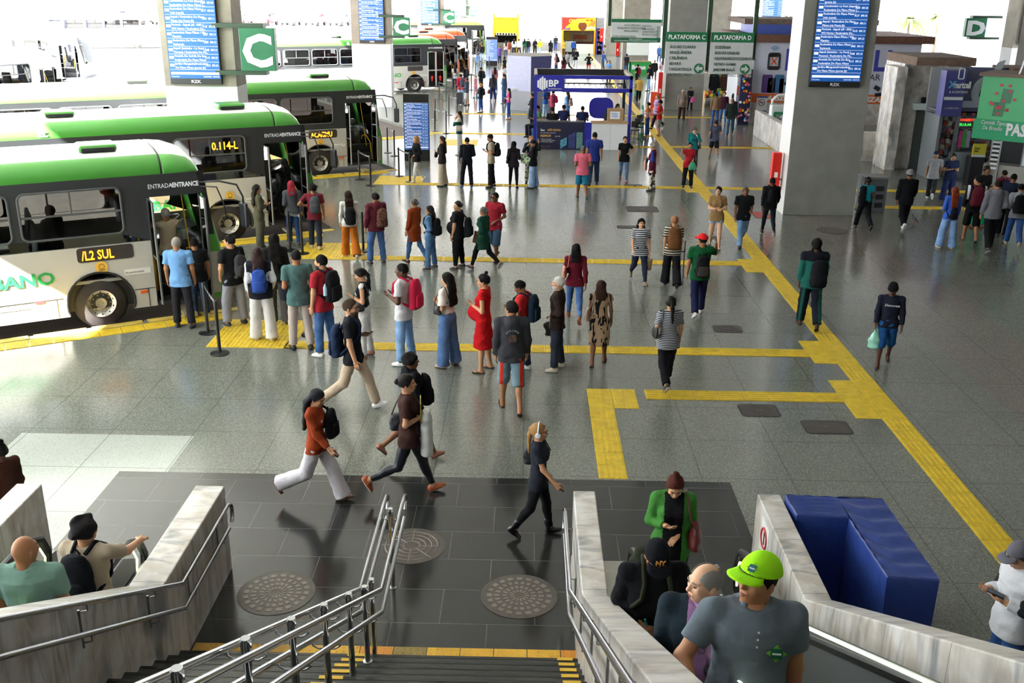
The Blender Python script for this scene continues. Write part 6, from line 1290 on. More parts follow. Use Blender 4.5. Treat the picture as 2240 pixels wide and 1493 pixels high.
def backpack(P, label, col, size=1.0, low=0.0, slung=0, pocket=None, front=False, mat=None):
    r = P.r; sg = -1 if not front else 1; bk = .108*r.b+.02; zc = 1.22-low; m = mat or cloth(col); w = .135*size; hh = .22*size; dp = .085*size; cx = .06*slung
    C = Carry(P, 'backpack', label, 'backpack', r.tp((cx, sg*(bk+dp), zc-hh))); F = Field(max(.010, P.h)); z = np.array([-hh, -hh+.02, -hh*.6, 0, hh*.6, hh-.03, hh])+zc-.92
    F.loft(z, np.array([.8, .98, 1, 1, .93, .75, .45])*w, np.array([.85, 1, 1.05, 1, .9, .65, .35])*dp, np.full(7, sg*(bk+dp*.9)), r.T, .02, r.piv+r.T @ np.array([cx, 0, 0])); C.sdf('pack_body', F, m, .003)
    F = Field(max(.010, P.h)); z = np.array([-hh*.85, -hh*.8, -hh*.3, 0.0, .02])+zc-.92; F.loft(z, np.array([.7, .82, .8, .75, .5])*w, np.array([.4, .5, .5, .4, .2])*dp, np.full(5, sg*(bk+dp*1.75)), r.T, .02, r.piv+r.T @ np.array([cx, 0, 0])); C.sdf('front_pocket', F, CL(pocket) if pocket else m, .001)
    for sd in ((-1, 1) if not slung else (slung,)):
        pts = [(cx+sd*.06, sg*(bk+.01), zc+hh-.03), (sd*.085, -sg*.0-.01, 1.475+.012), (sd*.095, -sg*(.125*r.b), 1.38), (sd*.115, -sg*(.135*r.b), 1.25), (sd*.15*r.b, -sg*.06, 1.13), (cx+sd*.11, sg*(bk+.02), zc-hh+.05)]
        b = MB(); V = []
        Pp = [r.tp(p) for p in pts]; Q = []
        for i in range(len(Pp)-1):
            for t in (0, .5): Q.append(Pp[i]*(1-t)+Pp[i+1]*t)
        Q.append(Pp[-1]); b.tube(Q, .019 if P.lv < 3 else .022, 6); C.mb('shoulder_strap', b, m, smooth=True)
    b = MB().tube([r.tp((cx-.03, sg*(bk+.03), zc+hh-.02)), r.tp((cx, sg*(bk+.035), zc+hh+.03)), r.tp((cx+.03, sg*(bk+.03), zc+hh-.02))], .008, 5); C.mb('top_handle', b, m, smooth=True)
    return C
def sack(P, name, label, cat, c, w, hgt, d, mat, strap=None, rot=0.0, mouth=.7):     # soft bag hanging under point c
    c = np.asarray(c, float); C = Carry(P, name, label, cat, c-np.array([0, 0, hgt])); F = Field(max(.008, min(P.h, .016))); z = np.array([-hgt, -hgt+.02, -hgt*.55, -hgt*.15, 0]); Mx = rotz(rot)
    F.loft(z, np.array([.75, .98, 1, mouth*1.0, mouth*.8])*w/2, np.array([.75, 1, 1, mouth*.8, mouth*.5])*d/2, np.zeros(5), Mx, .01, c); C.sdf('bag_body', F, mat, .003)
    if strap is not None:
        for st__ in strap:
            C.mb('strap', MB().tube([np.asarray(p, float) for p in st__], .0085, 6), mat, smooth=True)
    return C
def shoulderbag(P, label, side, col, w=.28, hgt=.2, d=.12, z=.92, y=-.02, mat=None, name='handbag', cross=False, out=.06):
    r = P.r; bw = (.17 if r.fem else .16)*r.b+out; c = r.tp((side*bw, y, z+hgt)); sh = r.tp((side*.13 if not cross else -side*.1, -.01, 1.475)); m = mat or M(col, .45, bump=.2, bs=40)
    ends = [np.array([c[0], c[1]+w*.35, c[2]-.02]), np.array([c[0], c[1]-w*.35, c[2]-.02])]
    f = r.tp((side*.16*r.b if not cross else 0, .14*r.b, 1.25)); k = r.tp((side*.16*r.b if not cross else 0, -.15*r.b, 1.25))
    return sack(P, name, label, 'bag', c, w, hgt, d, m, [[ends[0], f*.5+ends[0]*.5, f, sh+np.array([0, .03, .012]), sh+np.array([0, -.03, .012]), k, k*.5+ends[1]*.5, ends[1]]], rot=math.pi/2, mouth=.85)
def held(P, hi, name, label, col, w=.3, hgt=.34, d=.16, mat=None, loop=.1, rot=0.0, mouth=.6):
    hnd = P.hands[hi]; c = hnd+np.array([0, 0, -loop]); m = mat or M(col, .5, bump=.3, bs=30)
    return sack(P, name, label, 'bag', c, w, hgt, d, m, [[c+np.array([-.03, 0, -.02]), hnd+np.array([-.01, 0, 0]), hnd+np.array([.01, 0, 0]), c+np.array([.03, 0, -.02])]] if loop > .02 else None, rot=rot, mouth=mouth)
def phone(P, hi, label):
    A = P.r.arms[hi]; c = P.hands[hi]+A[3]*.02+np.array([0, 0, .012]); C = Carry(P, 'phone', label, 'phone', c); d = A[3]/np.linalg.norm(A[3]); x = np.cross(d, [0, 0, 1]); x = x/(np.linalg.norm(x)+1e-6); n = np.cross(x, d)
    Rm = np.stack([x, d, n], 1); b = MB().cbox((0, 0, 0), (.072, .15, .009), Rm); b.xf(None, (0, 0, 0), P.s).build('case', BLK, C.root); MB().cbox(n*.0055, (.064, .14, .001), Rm).xf(None, (0, 0, 0), P.s).build('screen', M('#2a3340', .1), C.root); return C
# ---------------------------------------------------------------- the people, queue by queue
def Q(lab, foot, head, yaw, who, hair, top, bot, shoe=('sneaker', '#26262a', '#d9d9d9'), pose='stand', arms='dd', **k):
    return person('person '+lab, foot, head, yaw, who[0], int(who[1]), tuple(hair.split()), top, bot, shoe, pose, arms, **k)
def BL(i, x, y, oh=2.35, th=30): c, s = math.cos(R(th)), math.sin(R(th)); return (BAYS[i][0]+(x+oh)*c-y*s, BAYS[i][1]+(x+oh)*s+y*c)
BK = ('sneaker', '#1c1c1f', '#1c1c1f'); WS = ('sneaker', '#dcdcda', '#e8e8e8'); NS = ('sneaker', '#2b2c33', '#cfcfcf'); FL = ('flip', '#2a2624'); BR = ('shoe', '#5a3826', '#3a2a20')
PAT = lambda *a: pattern(*a)
# first bus queue
Q('in pale blue shirt waiting at the first bus door', (405, 715), (406, 517), 8, 'm3', 'buzz g', ('polo', '#6f9fd2'), ('pants', '#25252b'), BK)
Q('in beige tee stepping into the first bus', None, (378, 473), 40, 'm3', 'short g', ('tee', '#a89a80'), ('pants', '#2a3038'), BK, 'up', 'of', xy=BL(0, -.95, .25), z=.36, h=1.72)
p = Q('in black tee with a black backpack squeezed in the first bus doorway', (440, 690), (432, 520), 20, 'm3', 'short k', ('tee', '#18181b'), ('jeans', '#2b3a52'), WS, 'step', 'cd'); backpack(p, 'black backpack with yellow piping in the first bus doorway', '#1a1a1d')
p = Q('in dark green top aboard the first bus behind the open door', None, None, 60, 'm3', 'short k', ('long', '#1f4a3c'), ('jeans', '#52606e'), BK, 'stand', 'od', xy=BL(0, -1.35, 1.0), z=.86, h=1.74); backpack(p, 'black backpack worn aboard the first bus', '#191a1c')
p = Q('in black tee and grey sweatpants beside the belt posts', (518, 710), (507, 513), 48, 'm2', 'short k', ('tee', '#1c1d20'), ('track', '#8d8e97'), NS, 'relax', 'kd', turn=25); backpack(p, 'slouching charcoal backpack on the grey sweatpants wearer', '#3d3c3f', .9, .06, 1)
p = Q('in black and white varsity jacket and white cargo trousers', (578, 742), (572, 540), 12, 'f2', 'straight #2c1a18', ('jacket', '#1a1c26', '#d9d9dc', 'sleeve'), ('wide', '#d2cfcb'), ('sneaker', '#d8cbbd', '#e8e4de'), 'stand', 'dk'); backpack(p, 'blue backpack over the varsity jacket', '#2e4a94', .95, .08)
Q('with big curly black hair and grey flared trousers behind the varsity jacket', (612, 706), (584, 512), 15, 'f4', 'curlylong k', ('long', '#1d1c1e'), ('wide', '#4a4846'), BK, 'stand', 'cd')
p = Q('in teal tee and cream chinos holding a bundled jacket', (660, 763), (658, 538), 22, 'm3', 'buzz k', ('tee', '#4a6a68'), ('pants', '#b5a89c'), BK, 'stand', 'cd'); sack(p, 'bundled_jacket', 'black jacket bundled over the arm of the teal tee wearer', 'jacket', p.hands[0]+np.array([-.02, -.05, .08]), .24, .3, .22, cloth('#1b1d24'), mouth=.9)
p = Q('in red tee with full beard and white sneakers', (713, 776), (697, 558), 62, 'm2', 'short k', ('tee', '#a02531'), ('jeans', '#3f608f'), WS, 'stand', 'nd', beard='k', turn=10); backpack(p, 'black backpack with a water bottle on the red tee wearer', '#18181b', 1.15)
c = Carry(p, 'water_bottle', 'clear water bottle in the side pocket of the black backpack', 'bottle', p.r.tp((-.17, -.2, 1.1))); b = MB().lathe([(.03, 0), (.032, .02), (.032, .13), (.014, .17), (.014, .19)], 12).xf(None, p.r.tp((-.17, -.2, 1.1))); c.mb('bottle', b, M('#a9c4dc', .1))
p = Q('in black sleeveless top and white trousers looking down at a phone', (800, 781), (793, 586), 88, 'f2', 'pony k', ('tank', '#191a1d'), ('pants', '#c9c4bf'), ('shoe', '#8a5a4a'), 'stand', 'gd', nod=22); shoulderbag(p, 'black box handbag of the sleeveless top wearer', -1, '#1a1b1f', .24, .16, .1, .95, .06)
p = Q('in white tee and light jeans holding a phone, red backpack behind', (886, 795), (874, 576), 72, 'm5', 'buzz k', ('tee', '#c7c6c8'), ('jeans', '#7d9fc6'), WS, 'stand', 'pg', turn=12, nod=6); backpack(p, 'bright crimson backpack in the first queue', '#ad1f3c', 1.1)
p = Q('in white puff-sleeve blouse and wide blue jeans', (980, 800), (986, 597), 62, 'f2', 'wavylong k', ('blouse', '#d6cfc6'), ('wjeans', '#54739e'), ('shoe', '#c9a08a'), 'stand', 'gd'); shoulderbag(p, 'small black bag under the arm of the puff-sleeve blouse wearer', -1, '#1b1b1d', .16, .18, .08, 1.0, .06)
Q('pregnant in a red dress with curly hair tied up', (1058, 810), (1068, 600), 78, 'f2', 'topbun k', ('dress', '#b5161c'), ('none',), ('flip', '#17181a'), 'stand', 'gd', belly=1.5, nod=4, glasses='clear')
p = Q('in red tee behind the hooded sweatshirt, head bowed', (1140, 812), (1122, 612), 70, 'm4', 'short k', ('tee', '#c22b2e'), ('jeans', '#22304e'), WS, 'stand', 'pg', nod=28); backpack(p, 'navy backpack on the bowed red tee wearer', '#152433', 1.1)
p = Q('in charcoal hooded sweatshirt lettered CYCLONE with denim shorts', (1117, 898), (1098, 657), 6, 'm3', 'short k', ('hoodie', '#393a3f'), ('longshorts', '#6f8590', '#d03a2a', 'w'), FL, 'slow', 'nd', turn=38)
for i, ch in enumerate('CYCLONE'):
    a = R(62-i*20.7); q = p.r.tp((.085*math.sin(-a)*1.0, -.150, 1.235+.06*math.cos(a))); text(ch, .034, q*p.s, (math.cos(a), 0, math.sin(a)), (-math.sin(a), 0, math.cos(a)), M('#b9c3c8'), p.root, ext=.003, align='CENTER')
b = MB().prism(rrect(-.06, .06, 1.13, 1.24, .04), .148, .153, 0, FY).xf(None, (0, 0, 0), p.s); b.v[0][:, 1] = -.150*p.s+b.v[0][:, 1]-b.v[0][:, 1].mean(); o = b.build('back_print', M('#5a4438', .8, var=.5, vs=22), p.root)
p = Q('elderly with white beard in brown zip jacket carrying a black briefcase', (1216, 808), (1220, 605), 80, 'm2', 'short w', ('jacket', '#2b201d', '#b9bec6'), ('jeans', '#2e3440'), ('shoe', '#c2b8a6', '#d8d2c6'), 'stand', 'ld', beard='w', turn=4); held(p, 1, 'briefcase', 'black briefcase held by the white-bearded person', '#141416', .3, .27, .1, loop=.0, rot=math.pi/2, mouth=1.2)
p = Q('in beige playsuit with black dashes seen from behind', (1308, 797), (1310, 612), -6, 'f4', 'bob #2e1c15', ('dress', pattern('dash', '#a98e73', '#1b1715')), ('shorts', pattern('dash', '#a98e73', '#1b1715')), FL, 'slow2', 'nd'); shoulderbag(p, 'rose beige handbag beside the playsuit', -1, '#a5877b', .25, .24, .12, .9, .02)
p = Q('in black tee and khaki chinos striding right with phone and glasses', (778, 897), (776, 648), 268, 'm2', 'short #3a2a1e', ('tee', '#1c1d24'), ('pants', '#b7a48e'), WS, 'walk', 'gd', glasses='clear', turn=-6, beard='#4a3626'); backpack(p, 'navy backpack on the striding black tee wearer', '#1b2841', 1.05, .1, 1); phone(p, 0, 'phone held by the striding black tee wearer')
p = Q('in rust sweater and white trousers with long straight black hair', (700, 1096), (655, 850), 262, 'f2', 'straight #12121a', ('long', '#8f3a1d'), ('wide', '#c6c2c6'), ('flip', '#5f3a2c'), 'stride', 'bw', nod=26, turn=-4); phone(p, 1, 'phone held by the rust sweater wearer'); backpack(p, 'black backpack hung on the far shoulder of the rust sweater wearer', '#17181c', .9, .02, -1, front=True)
p = Q('in brown scoop top and black leather leggings with rust sneakers', (897, 1083), (858, 818), 276, 'f2', 'bun k', ('tee', '#3d2724'), ('leggings', M('#1b1f28', .3)), ('sneaker', '#a5512c', '#d8d2c8'), 'stride', 'xg'); shoulderbag(p, 'black lunch bag with brown strap behind the leather leggings', -1, '#1b1e28', .22, .22, .16, .86, -.14)
sack(p, 'folded_jacket', 'white jacket hanging from the arm of the brown top wearer', 'jacket', p.hands[1]+np.array([.02, .02, .03]), .2, .62, .16, cloth('#cfd0cc'), mouth=1.1); c = Carry(p, 'folder', 'yellow folder hugged by the brown top wearer', 'folder', p.r.tp((0, .17, 1.2))); c.mb('cover', MB().cbox(p.r.tp((.02, .16, 1.24)), (.21, .012, .29), p.r.T @ roty(.15)), M('#b9a94a', .5))
p = Q('in black hooded top with hand raised, beside the brown top', (905, 1000), (884, 772), 292, 'f4', 'curly k', ('hoodie', '#14161d'), ('skirt', '#191a20'), ('shoe', '#9a5f48'), 'walk2', 'gd'); backpack(p, 'black backpack carried on the chest of the black hooded top wearer', '#131418', 1.05, .1, front=True)
p = Q('with white headphones, black tee and heeled boots', (1175, 1172), (1160, 927), 262, 'f2', 'pony bl', ('tee', '#23262f'), ('sjeans', '#16171b'), ('boot', '#101012'), 'slow', 'dw', glasses='clear'); shoulderbag(p, 'black handbag of the headphone wearer', -1, '#121318', .3, .26, .1, .98, -.1); phone(p, 1, 'phone held by the headphone wearer')
c = Carry(p, 'headphones', 'white headphones over blond hair', 'headphones', p.r.hp((0, -.01, 1.60))); b = MB().tube([p.r.hp((.105*math.sin(a), -.005, 1.585+.135*math.cos(a))) for a in np.linspace(-1.5, 1.5, 12)], .011, 8); c.mb('band', b, M('#dfe2ea', .3), smooth=True)
for sd in (-1, 1): c.mb('ear_cup', MB().lathe([(.02, 0), (.036, .006), (.036, .026), (.02, .032)], 18, ax='x').xf(p.r.Hm, p.r.hp((sd*.1-.016, -.008, 1.572))), M('#dfe2ea', .3))
c = None
# middle of the hall
p = Q('in maroon long sleeves and blue jeans walking away', (1255, 702), (1266, 533), -2, 'f4', 'bob k', ('long', '#5f1626'), ('sjeans', '#48679a'), ('flip', '#a55a3c'), 'walk', 'gb'); shoulderbag(p, 'tan leather bag on the maroon sleeve', -1, '#b0785f', .26, .26, .1, 1.0, -.06)
p = Q('in striped tee and navy trousers carrying a paper bag toward the stairs', (1396, 620), (1408, 478), 186, 'f2', 'bob k', ('tee', pattern('stripe', '#1f2636', '#c9c9cc', 1.1)), ('sjeans', '#272c3e'), ('shoe', '#6d6448'), 'walk', 'dw', b=1.12); held(p, 0, 'paper_bag', 'brown paper bag carried by the striped tee wearer', '#a98c68', .2, .3, .12, loop=.1, mouth=1.25)
p = Q('with brown rucksack and wide black trousers, walking with a crutch', (1466, 626), (1476, 472), 0, 'f2', 'bun #8a5a3a', ('tee', pattern('stripe', '#c2b8a8', '#2a2624', .8)), ('wide', '#191a1e'), BK, 'slow', 'nn'); backpack(p, 'big brown rucksack of the crutch user', '#6a4528', 1.2); c = Carry(p, 'crutch', 'black crutch at the right hand of the brown rucksack wearer', 'crutch', (.3, .05, 0)); c.mb('shaft', MB().tube([(.30, .06, .0), (.29, .04, .85), (.29, 0, 1.12)], .012, 8), BLK); c.mb('cuff', MB().tube([(.23, .02, .84), (.31, .05, .86)], .016, 8), BLK)
p = Q('in red cap and green football shirt with a phone at the ear', (1524, 690), (1535, 512), 2, 'm3', 'short k', ('tee', '#14532f', '#d9dcd9', 'yoke'), ('pants', '#1f2344'), WS, 'slow2', 'de', cap=('cap', '#d02024', 'front'), turn=30, b=1.12); p.top.data.materials[1] = p.top.data.materials[0]; backpack(p, 'black backpack on the green football shirt', '#191a1d', 1.0, .12, pocket='#3d3a38')
Q('in tan tee and denim shorts, hands clasped, near the tactile path', (1562, 543), (1572, 408), 172, 'f1', 'bun b', ('tee', '#8b6d48'), ('minishorts', '#8fa9c8'), FL, 'slow', 'xx', turn=-20, b=1.08)
p = Q('in black polo and light jeans walking toward the stairs on the tactile path', (1620, 540), (1632, 408), 182, 'm4', 'short dg', ('polo', '#17181b'), ('jeans', '#6d8fbd'), BK, 'walk2', 'cd', b=1.05)
p = Q('in all black with a black sling pack, beside the big pillar', (1678, 515), (1684, 387), -4, 'm5', 'buzz k', ('long', '#16171b'), ('sjeans', '#1d1f26'), ('sneaker', '#1b1b1d', '#e0e0e0'), 'walk', 'bw'); backpack(p, 'black drawstring pack at the big pillar', '#141518', .9)
p = Q('in black beanie, navy sweatshirt and blue shorts', (1930, 800), (1950, 618), 165, 'm5', 'short k', ('long', '#1b1e2c'), ('longshorts', '#1f4f86'), ('flip', '#3a2a24'), 'slow2', 'dd', cap=('beanie', '#101114'), nod=22, turn=-14)
text('Democrata', .06, p.r.tp((.13, .128, 1.27))*p.s, (-1, 0, 0), ZA, M('#dfe0e4'), p.root, shear=.3, xs=.9); held(p, 1, 'plastic_bag', 'green plastic bag of bottles held by the beanie wearer', '#7fc2ae', .26, .4, .2, mat=M('#8fcdbb', .25, var=.35, vs=9), loop=.02, mouth=.35)
p = Q('in green and black tracksuit with braids walking up the tactile path', (1765, 716), (1781, 520), -4, 'm5', 'braids k', ('jacket', '#1f5e55', '#1b1d26', 'yoke'), ('track', '#1c1e28', '#1f5e55', 'side'), FL, 'slow', 'nw'); backpack(p, 'bulky black backpack slipping off the tracksuit wearer', '#16171c', 1.15, .12, 1)
p = Q('in black and white striped tee with a long ponytail, walking away', (1455, 846), (1475, 648), 8, 'f2', 'pony k', ('tee', pattern('stripe', '#191c26', '#b9bac2', 1.6)), ('pants', '#17171b'), ('sneaker', '#1d1d20', '#d0c8c0'), 'walk2', 'kd', b=1.08); shoulderbag(p, 'black shoulder bag of the ponytail wearer', -1, '#15161a', .28, .2, .1, .98, .0)
# right side
p = Q('in turquoise top and black trousers right of the big pillar', (1885, 502), (1898, 393), 2, 'f5', 'bun k', ('tight', '#1f98ac'), ('pants', '#141518'), BK, 'walk', 'kc', b=1.1); sack(p, 'black_jacket', 'black jacket slung behind the turquoise top', 'jacket', p.r.tp((-.16, -.12, 1.45)), .22, .55, .14, cloth('#14161a'), mouth=1.0); held(p, 1, 'plastic_bag', 'grey plastic bag carried by the turquoise top wearer', '#6d6f78', .28, .34, .18, loop=.02, mouth=.4)
Q('in black windbreaker and patterned cap with white sneakers, right side', (1972, 506), (1990, 371), -6, 'm4', 'buzz k', ('jacket', '#131417'), ('pants', '#131316'), WS, 'stride2', 'nw', cap=('beanie', '#7b7d80'))
Q('in navy cap and grey tee stepping past the lift tower', (2033, 438), (2037, 330), -25, 'm3', 'short g', ('tee', '#8e9096'), ('pants', '#2a2d33'), WS, 'stride', 'nd', cap=('cap', '#1d2236'))
p = Q('in navy dress top reading a phone before the accessory shop', (2070, 440), (2088, 348), 176, 'f2', 'bun b', ('tee', '#232a4a'), ('wjeans', '#26315a'), BK, 'stand', 'pp', nod=10, b=1.25); shoulderbag(p, 'black handbag hanging from the navy top wearer', 1, '#141518', .3, .24, .12, .85); phone(p, 0, 'phone held before the accessory shop')
p = Q('with long red hair, blue sweater and pale jeans at the snack bar', (2068, 543), (2080, 408), 2, 'f2', 'straight rd', ('long', '#3a5fc0'), ('wjeans', '#7fa0cf'), ('sneaker', '#d8c0b0', '#e8e0da'), 'relax', 'gd'); backpack(p, 'small black backpack of the red-haired person', '#15161a', .75, .22)
p = Q('in black shorts and white-striped jacket with a maroon backpack', (2118, 528), (2132, 384), -12, 'm3', 'short k', ('jacket', '#141519', '#dedfe4', 'sideline'), ('longshorts', '#121316'), ('flip', '#2b2320'), 'slow', 'dd', turn=55, cap=('cap', '#0f1012', 'back')); backpack(p, 'maroon backpack near the snack bar', '#5c1d2b', 1.15)
Q('in grey hooded sweatshirt and black trousers at the snack bar', (2158, 550), (2175, 392), -2, 'm3', 'short b', ('hoodie', '#6f7078'), ('pants', '#16171a'), NS, 'slow2', 'dl')
Q('in black top and green trousers facing the queue at the snack bar', (2137, 498), (2139, 362), 200, 'f4', 'bun b', ('tee', '#1d1d20'), ('track', '#1f8f6a'), FL, 'stand', 'gl')
p = Q('in dark red shirt behind the grey hooded sweatshirt', (2178, 485), (2166, 373), 20, 'm4', 'buzz k', ('tee', '#6d2033'), ('pants', '#1b1c20'), BK, 'stand', 'cc'); backpack(p, 'navy backpack on the dark red shirt', '#1a2036', .9)
Q('in navy shirt leaning on the snack bar counter', (2190, 520), (2222, 380), -42, 'm4', 'buzz k', ('tee', '#1c2338'), ('pants', '#17181c'), BK, 'step', 'cf', lean=14)
p = Q('in pale grey hooded sweatshirt and jeans on the right edge', (2212, 540), (2236, 402), -18, 'm3', 'short k', ('hoodie', '#8d8f98'), ('jeans', '#3c5f9c'), ('sneaker', '#b5a890', '#c9bfaa'), 'walk', 'cd', lean=10); backpack(p, 'black backpack on the pale grey hooded sweatshirt', '#18191d', 1.1, .05)
# second bus queue
p = Q('in khaki cardigan with long dark hair beside the second bus wheel', (572, 545), (567, 440), -60, 'f2', 'long k', ('cardigan', '#4a4a3c', pattern('blot', '#8d7478', '#5a4a50')), ('wide', '#4a4a40'), BK, 'stand', 'gp', h=1.62); held(p, 1, 'handbag', 'black handbag held by the khaki cardigan wearer', '#17181b', .22, .2, .1, loop=.0, mouth=.9)
p = Q('with crimson hair and grey hooded top at the second bus door', (645, 536), (640, 395), 14, 'f2', 'bob r', ('hoodie', '#4c5057'), ('jeans', '#27406e'), NS, 'step', 'cd'); shoulderbag(p, 'black and white striped bag of the crimson-haired person', 1, '#2a2e38', .2, .3, .1, .95, -.1)
Q('in black climbing the second bus step with an arm outstretched', None, None, 60, 'f3', 'long k', ('long', '#15161a'), ('pants', '#141519'), BK, 'up', 'on', xy=BL(1, -.75, .2), z=.3, h=1.62)
p = Q('in black with a backpack aboard the second bus', None, None, 75, 'm4', 'short k', ('long', '#131417'), ('pants', '#131316'), BK, 'stand', 'dd', xy=BL(1, -1.0, 1.05), z=.86, h=1.72)
p = Q('in maroon tee with one arm akimbo and charcoal trousers', (692, 543), (682, 402), 4, 'm3', 'curly k', ('tee', '#6e2531'), ('pants', '#2d3140'), ('sneaker', '#c9b8a8', '#e0dcd6'), 'step', 'hd'); backpack(p, 'grey backpack on the maroon tee, second queue', '#44474d', 1.0, .02, 1)
p = Q('in white top and orange wide trousers with curly brown hair', (768, 563), (752, 418), 18, 'f2', 'curlylong b', ('long', '#c9c9c6'), ('wide', '#b2641e'), WS, 'slow', 'dd'); backpack(p, 'black backpack above the orange trousers', '#1b1d20', 1.0, .1)
p = Q('in maroon hooded top and blue jeans with sunglasses pushed up', (826, 577), (828, 421), 35, 'm3', 'short k', ('hoodie', '#5d2430'), ('jeans', '#47669a'), NS, 'relax', 'dd'); backpack(p, 'patterned brown backpack on the maroon hooded top', '#7d5a48', 1.0, .08, 1, mat=pattern('voro', '#7d5a48', '#4a2e28', 2))
Q('in rust cardigan and blue jeans, second queue', (908, 575), (905, 434), 58, 'f2', 'bun dg', ('cardigan', '#8a3a1a', '#9aa4b4'), ('sjeans', '#4a6f9e'), BR, 'slow', 'dd')
p = Q('in denim shirt and jeans with long black hair', (942, 588), (940, 450), 72, 'f3', 'straight k', ('long', '#55779f'), ('jeans', '#4f719d'), NS, 'stand', 'ld'); backpack(p, 'black backpack on the denim shirt', '#15171b', 1.05, .06)
p = Q('large, in black tee and black trousers looking over one shoulder', (1002, 587), (1003, 440), 72, 'f2', 'bun k', ('tee', '#191a1f'), ('leggings', '#17181c'), NS, 'stand', 'nd', turn=48, b=1.38, belly=1.2); backpack(p, 'black backpack hanging low on the large black tee wearer', '#1a1b1f', 1.1, .15, 1)
p = Q('in long bottle-green dress and black leggings', (1057, 590), (1057, 452), 60, 'f3', 'bun dg', ('cardigan', '#173f33'), ('leggings', '#121316'), NS, 'walk', 'ld'); c = Carry(p, 'folder', 'brown folder held by the bottle-green dress wearer', 'folder', p.hands[0]); c.mb('cover', MB().cbox(p.hands[0]+np.array([0, .03, -.1]), (.02, .26, .33), rotx(.25)), M('#5a2f1c', .6))
Q('in red shirt, sunglasses and denim shorts', (1082, 570), (1075, 420), 155, 'm4', 'buzz k', ('tee', '#8e1f2c'), ('longshorts', '#45607e'), FL, 'slow', 'ld', glasses='sun', turn=-14)
# third queue
Q('in black bomber jacket and white jeans before the totem screen', (912, 399), (921, 298), 118, 'f2', 'wavylong bl', ('jacket', '#17181d'), ('sjeans', '#d0cfd0'), WS, 'slow', 'ld')
p = Q('in dark blazer and cream trousers with long brown hair', (968, 407), (970, 298), 82, 'f2', 'straight b', ('jacket', '#2c2628'), ('wide', '#b5a894'), BK, 'stand', 'gd'); held(p, 0, 'handbag', 'black handbag held by the dark blazer wearer', '#16171a', .26, .2, .12, loop=.02, mouth=.9)
p = Q('in navy sweater and navy trousers seen from behind, third queue', (1022, 410), (1030, 300), 18, 'm3', 'buzz k', ('long', '#171a22'), ('pants', '#191c24'), ('sneaker', '#27406e', '#c9d6ea'), 'relax', 'nl'); shoulderbag(p, 'small black hip bag on the navy sweater', -1, '#15171b', .22, .2, .1, .84, -.12)
p = Q('in beige tee looking at a phone held up, third queue', (1074, 410), (1070, 293), 86, 'm3', 'short k', ('tee', '#a59a86'), ('pants', '#17181a'), BK, 'stand', 'gn', nod=20); backpack(p, 'black backpack on the beige tee, third queue', '#1a1b1d', 1.0); phone(p, 0, 'phone held up in the third queue')
p = Q('in black jacket with black headscarf', (1123, 411), (1126, 313), -8, 'f2', 'bob k', ('jacket', '#231d25'), ('leggings', '#141416'), BK, 'stand', 'lg', cap=('beanie', '#15151a')); shoulderbag(p, 'black handbag with red trim on the headscarf wearer', -1, '#18181c', .26, .22, .12, .9)
p = Q('with white face mask and raised hood', (1160, 402), (1160, 297), 178, 'f2', 'bob bl', ('jacket', '#20262b', pattern('blot', '#7f9086', '#2c3a36', 2)), ('pants', pattern('blot', '#b8bcae', '#39453f', 1.5)), BK, 'stand', 'em', h=1.6)
c = Carry(p, 'face_mask', 'white face mask on the hooded person', 'mask', p.r.hp((0, .09, 1.53))); F = Field(.01); F.ell(p.r.hp((0, .045, 1.535)), (.062, .062, .05), .01, p.r.Hm); c.sdf('mask', F, M('#dfe0e0'), 0)
p = Q('in black jacket and pale jeans with a patterned tote', (1166, 411), (1171, 305), 75, 'f3', 'pony k', ('jacket', '#171820'), ('wjeans', '#86a3cc'), BK, 'stand', 'pg', nod=24); held(p, 0, 'tote_bag', 'green patterned tote bag in the third queue', '#6f8a78', .42, .32, .14, mat=pattern('voro', '#5d8a7a', '#c9d4a8', .7), loop=.03, rot=math.pi/2, mouth=1.2)
p = Q('in green and white sweater with white trousers beyond the totem', (1005, 338), (1008, 243), 86, 'f2', 'long k', ('long', '#174a44', '#c9c6c0', 'yoke'), ('pants', '#d6d3d2'), WS, 'stand', 'mg'); shoulderbag(p, 'cream shoulder bag on the green and white sweater', -1, '#b5ad9e', .28, .22, .12, .95)
p = Q('in pink shirt and teal shorts', (1272, 436), (1273, 318), 6, 'm4', 'buzz dg', ('polo', '#d9697e'), ('shorts', '#1f6a86'), ('sneaker', '#3a3a40', '#8d8d92'), 'slow', 'cl', b=1.12)
Q('in royal blue polo and dark jeans facing the promotion stand', (1297, 406), (1302, 288), -6, 'm3', 'buzz k', ('polo', '#24327a'), ('jeans', '#27344f'), BK, 'slow2', 'nd', b=1.08)
Q('in black tee and blue jeans, hand on hip, walking toward the stairs', (1363, 399), (1367, 298), 178, 'f2', 'bun b', ('tee', '#17181a'), ('sjeans', '#54759f'), ('shoe', '#7a2430'), 'slow', 'hd')
p = Q('elderly, in maroon cardigan and cow-print trousers', (1424, 417), (1427, 320), 76, 'f2', 'curly g', ('cardigan', '#571b2e', '#2c3a80', 'sleeve'), ('pants', pattern('blot', '#d8d2c6', '#1d1815', 1.3)), BK, 'stand', 'gp', nod=18, h=1.55); held(p, 0, 'handbag', 'dark handbag held by the maroon cardigan wearer', '#23262f', .24, .18, .1, loop=.03, mouth=.9); held(p, 1, 'tote_bag', 'peach tote bag behind the cow-print trousers', '#c7977a', .3, .36, .12, loop=.14, mouth=1.1)
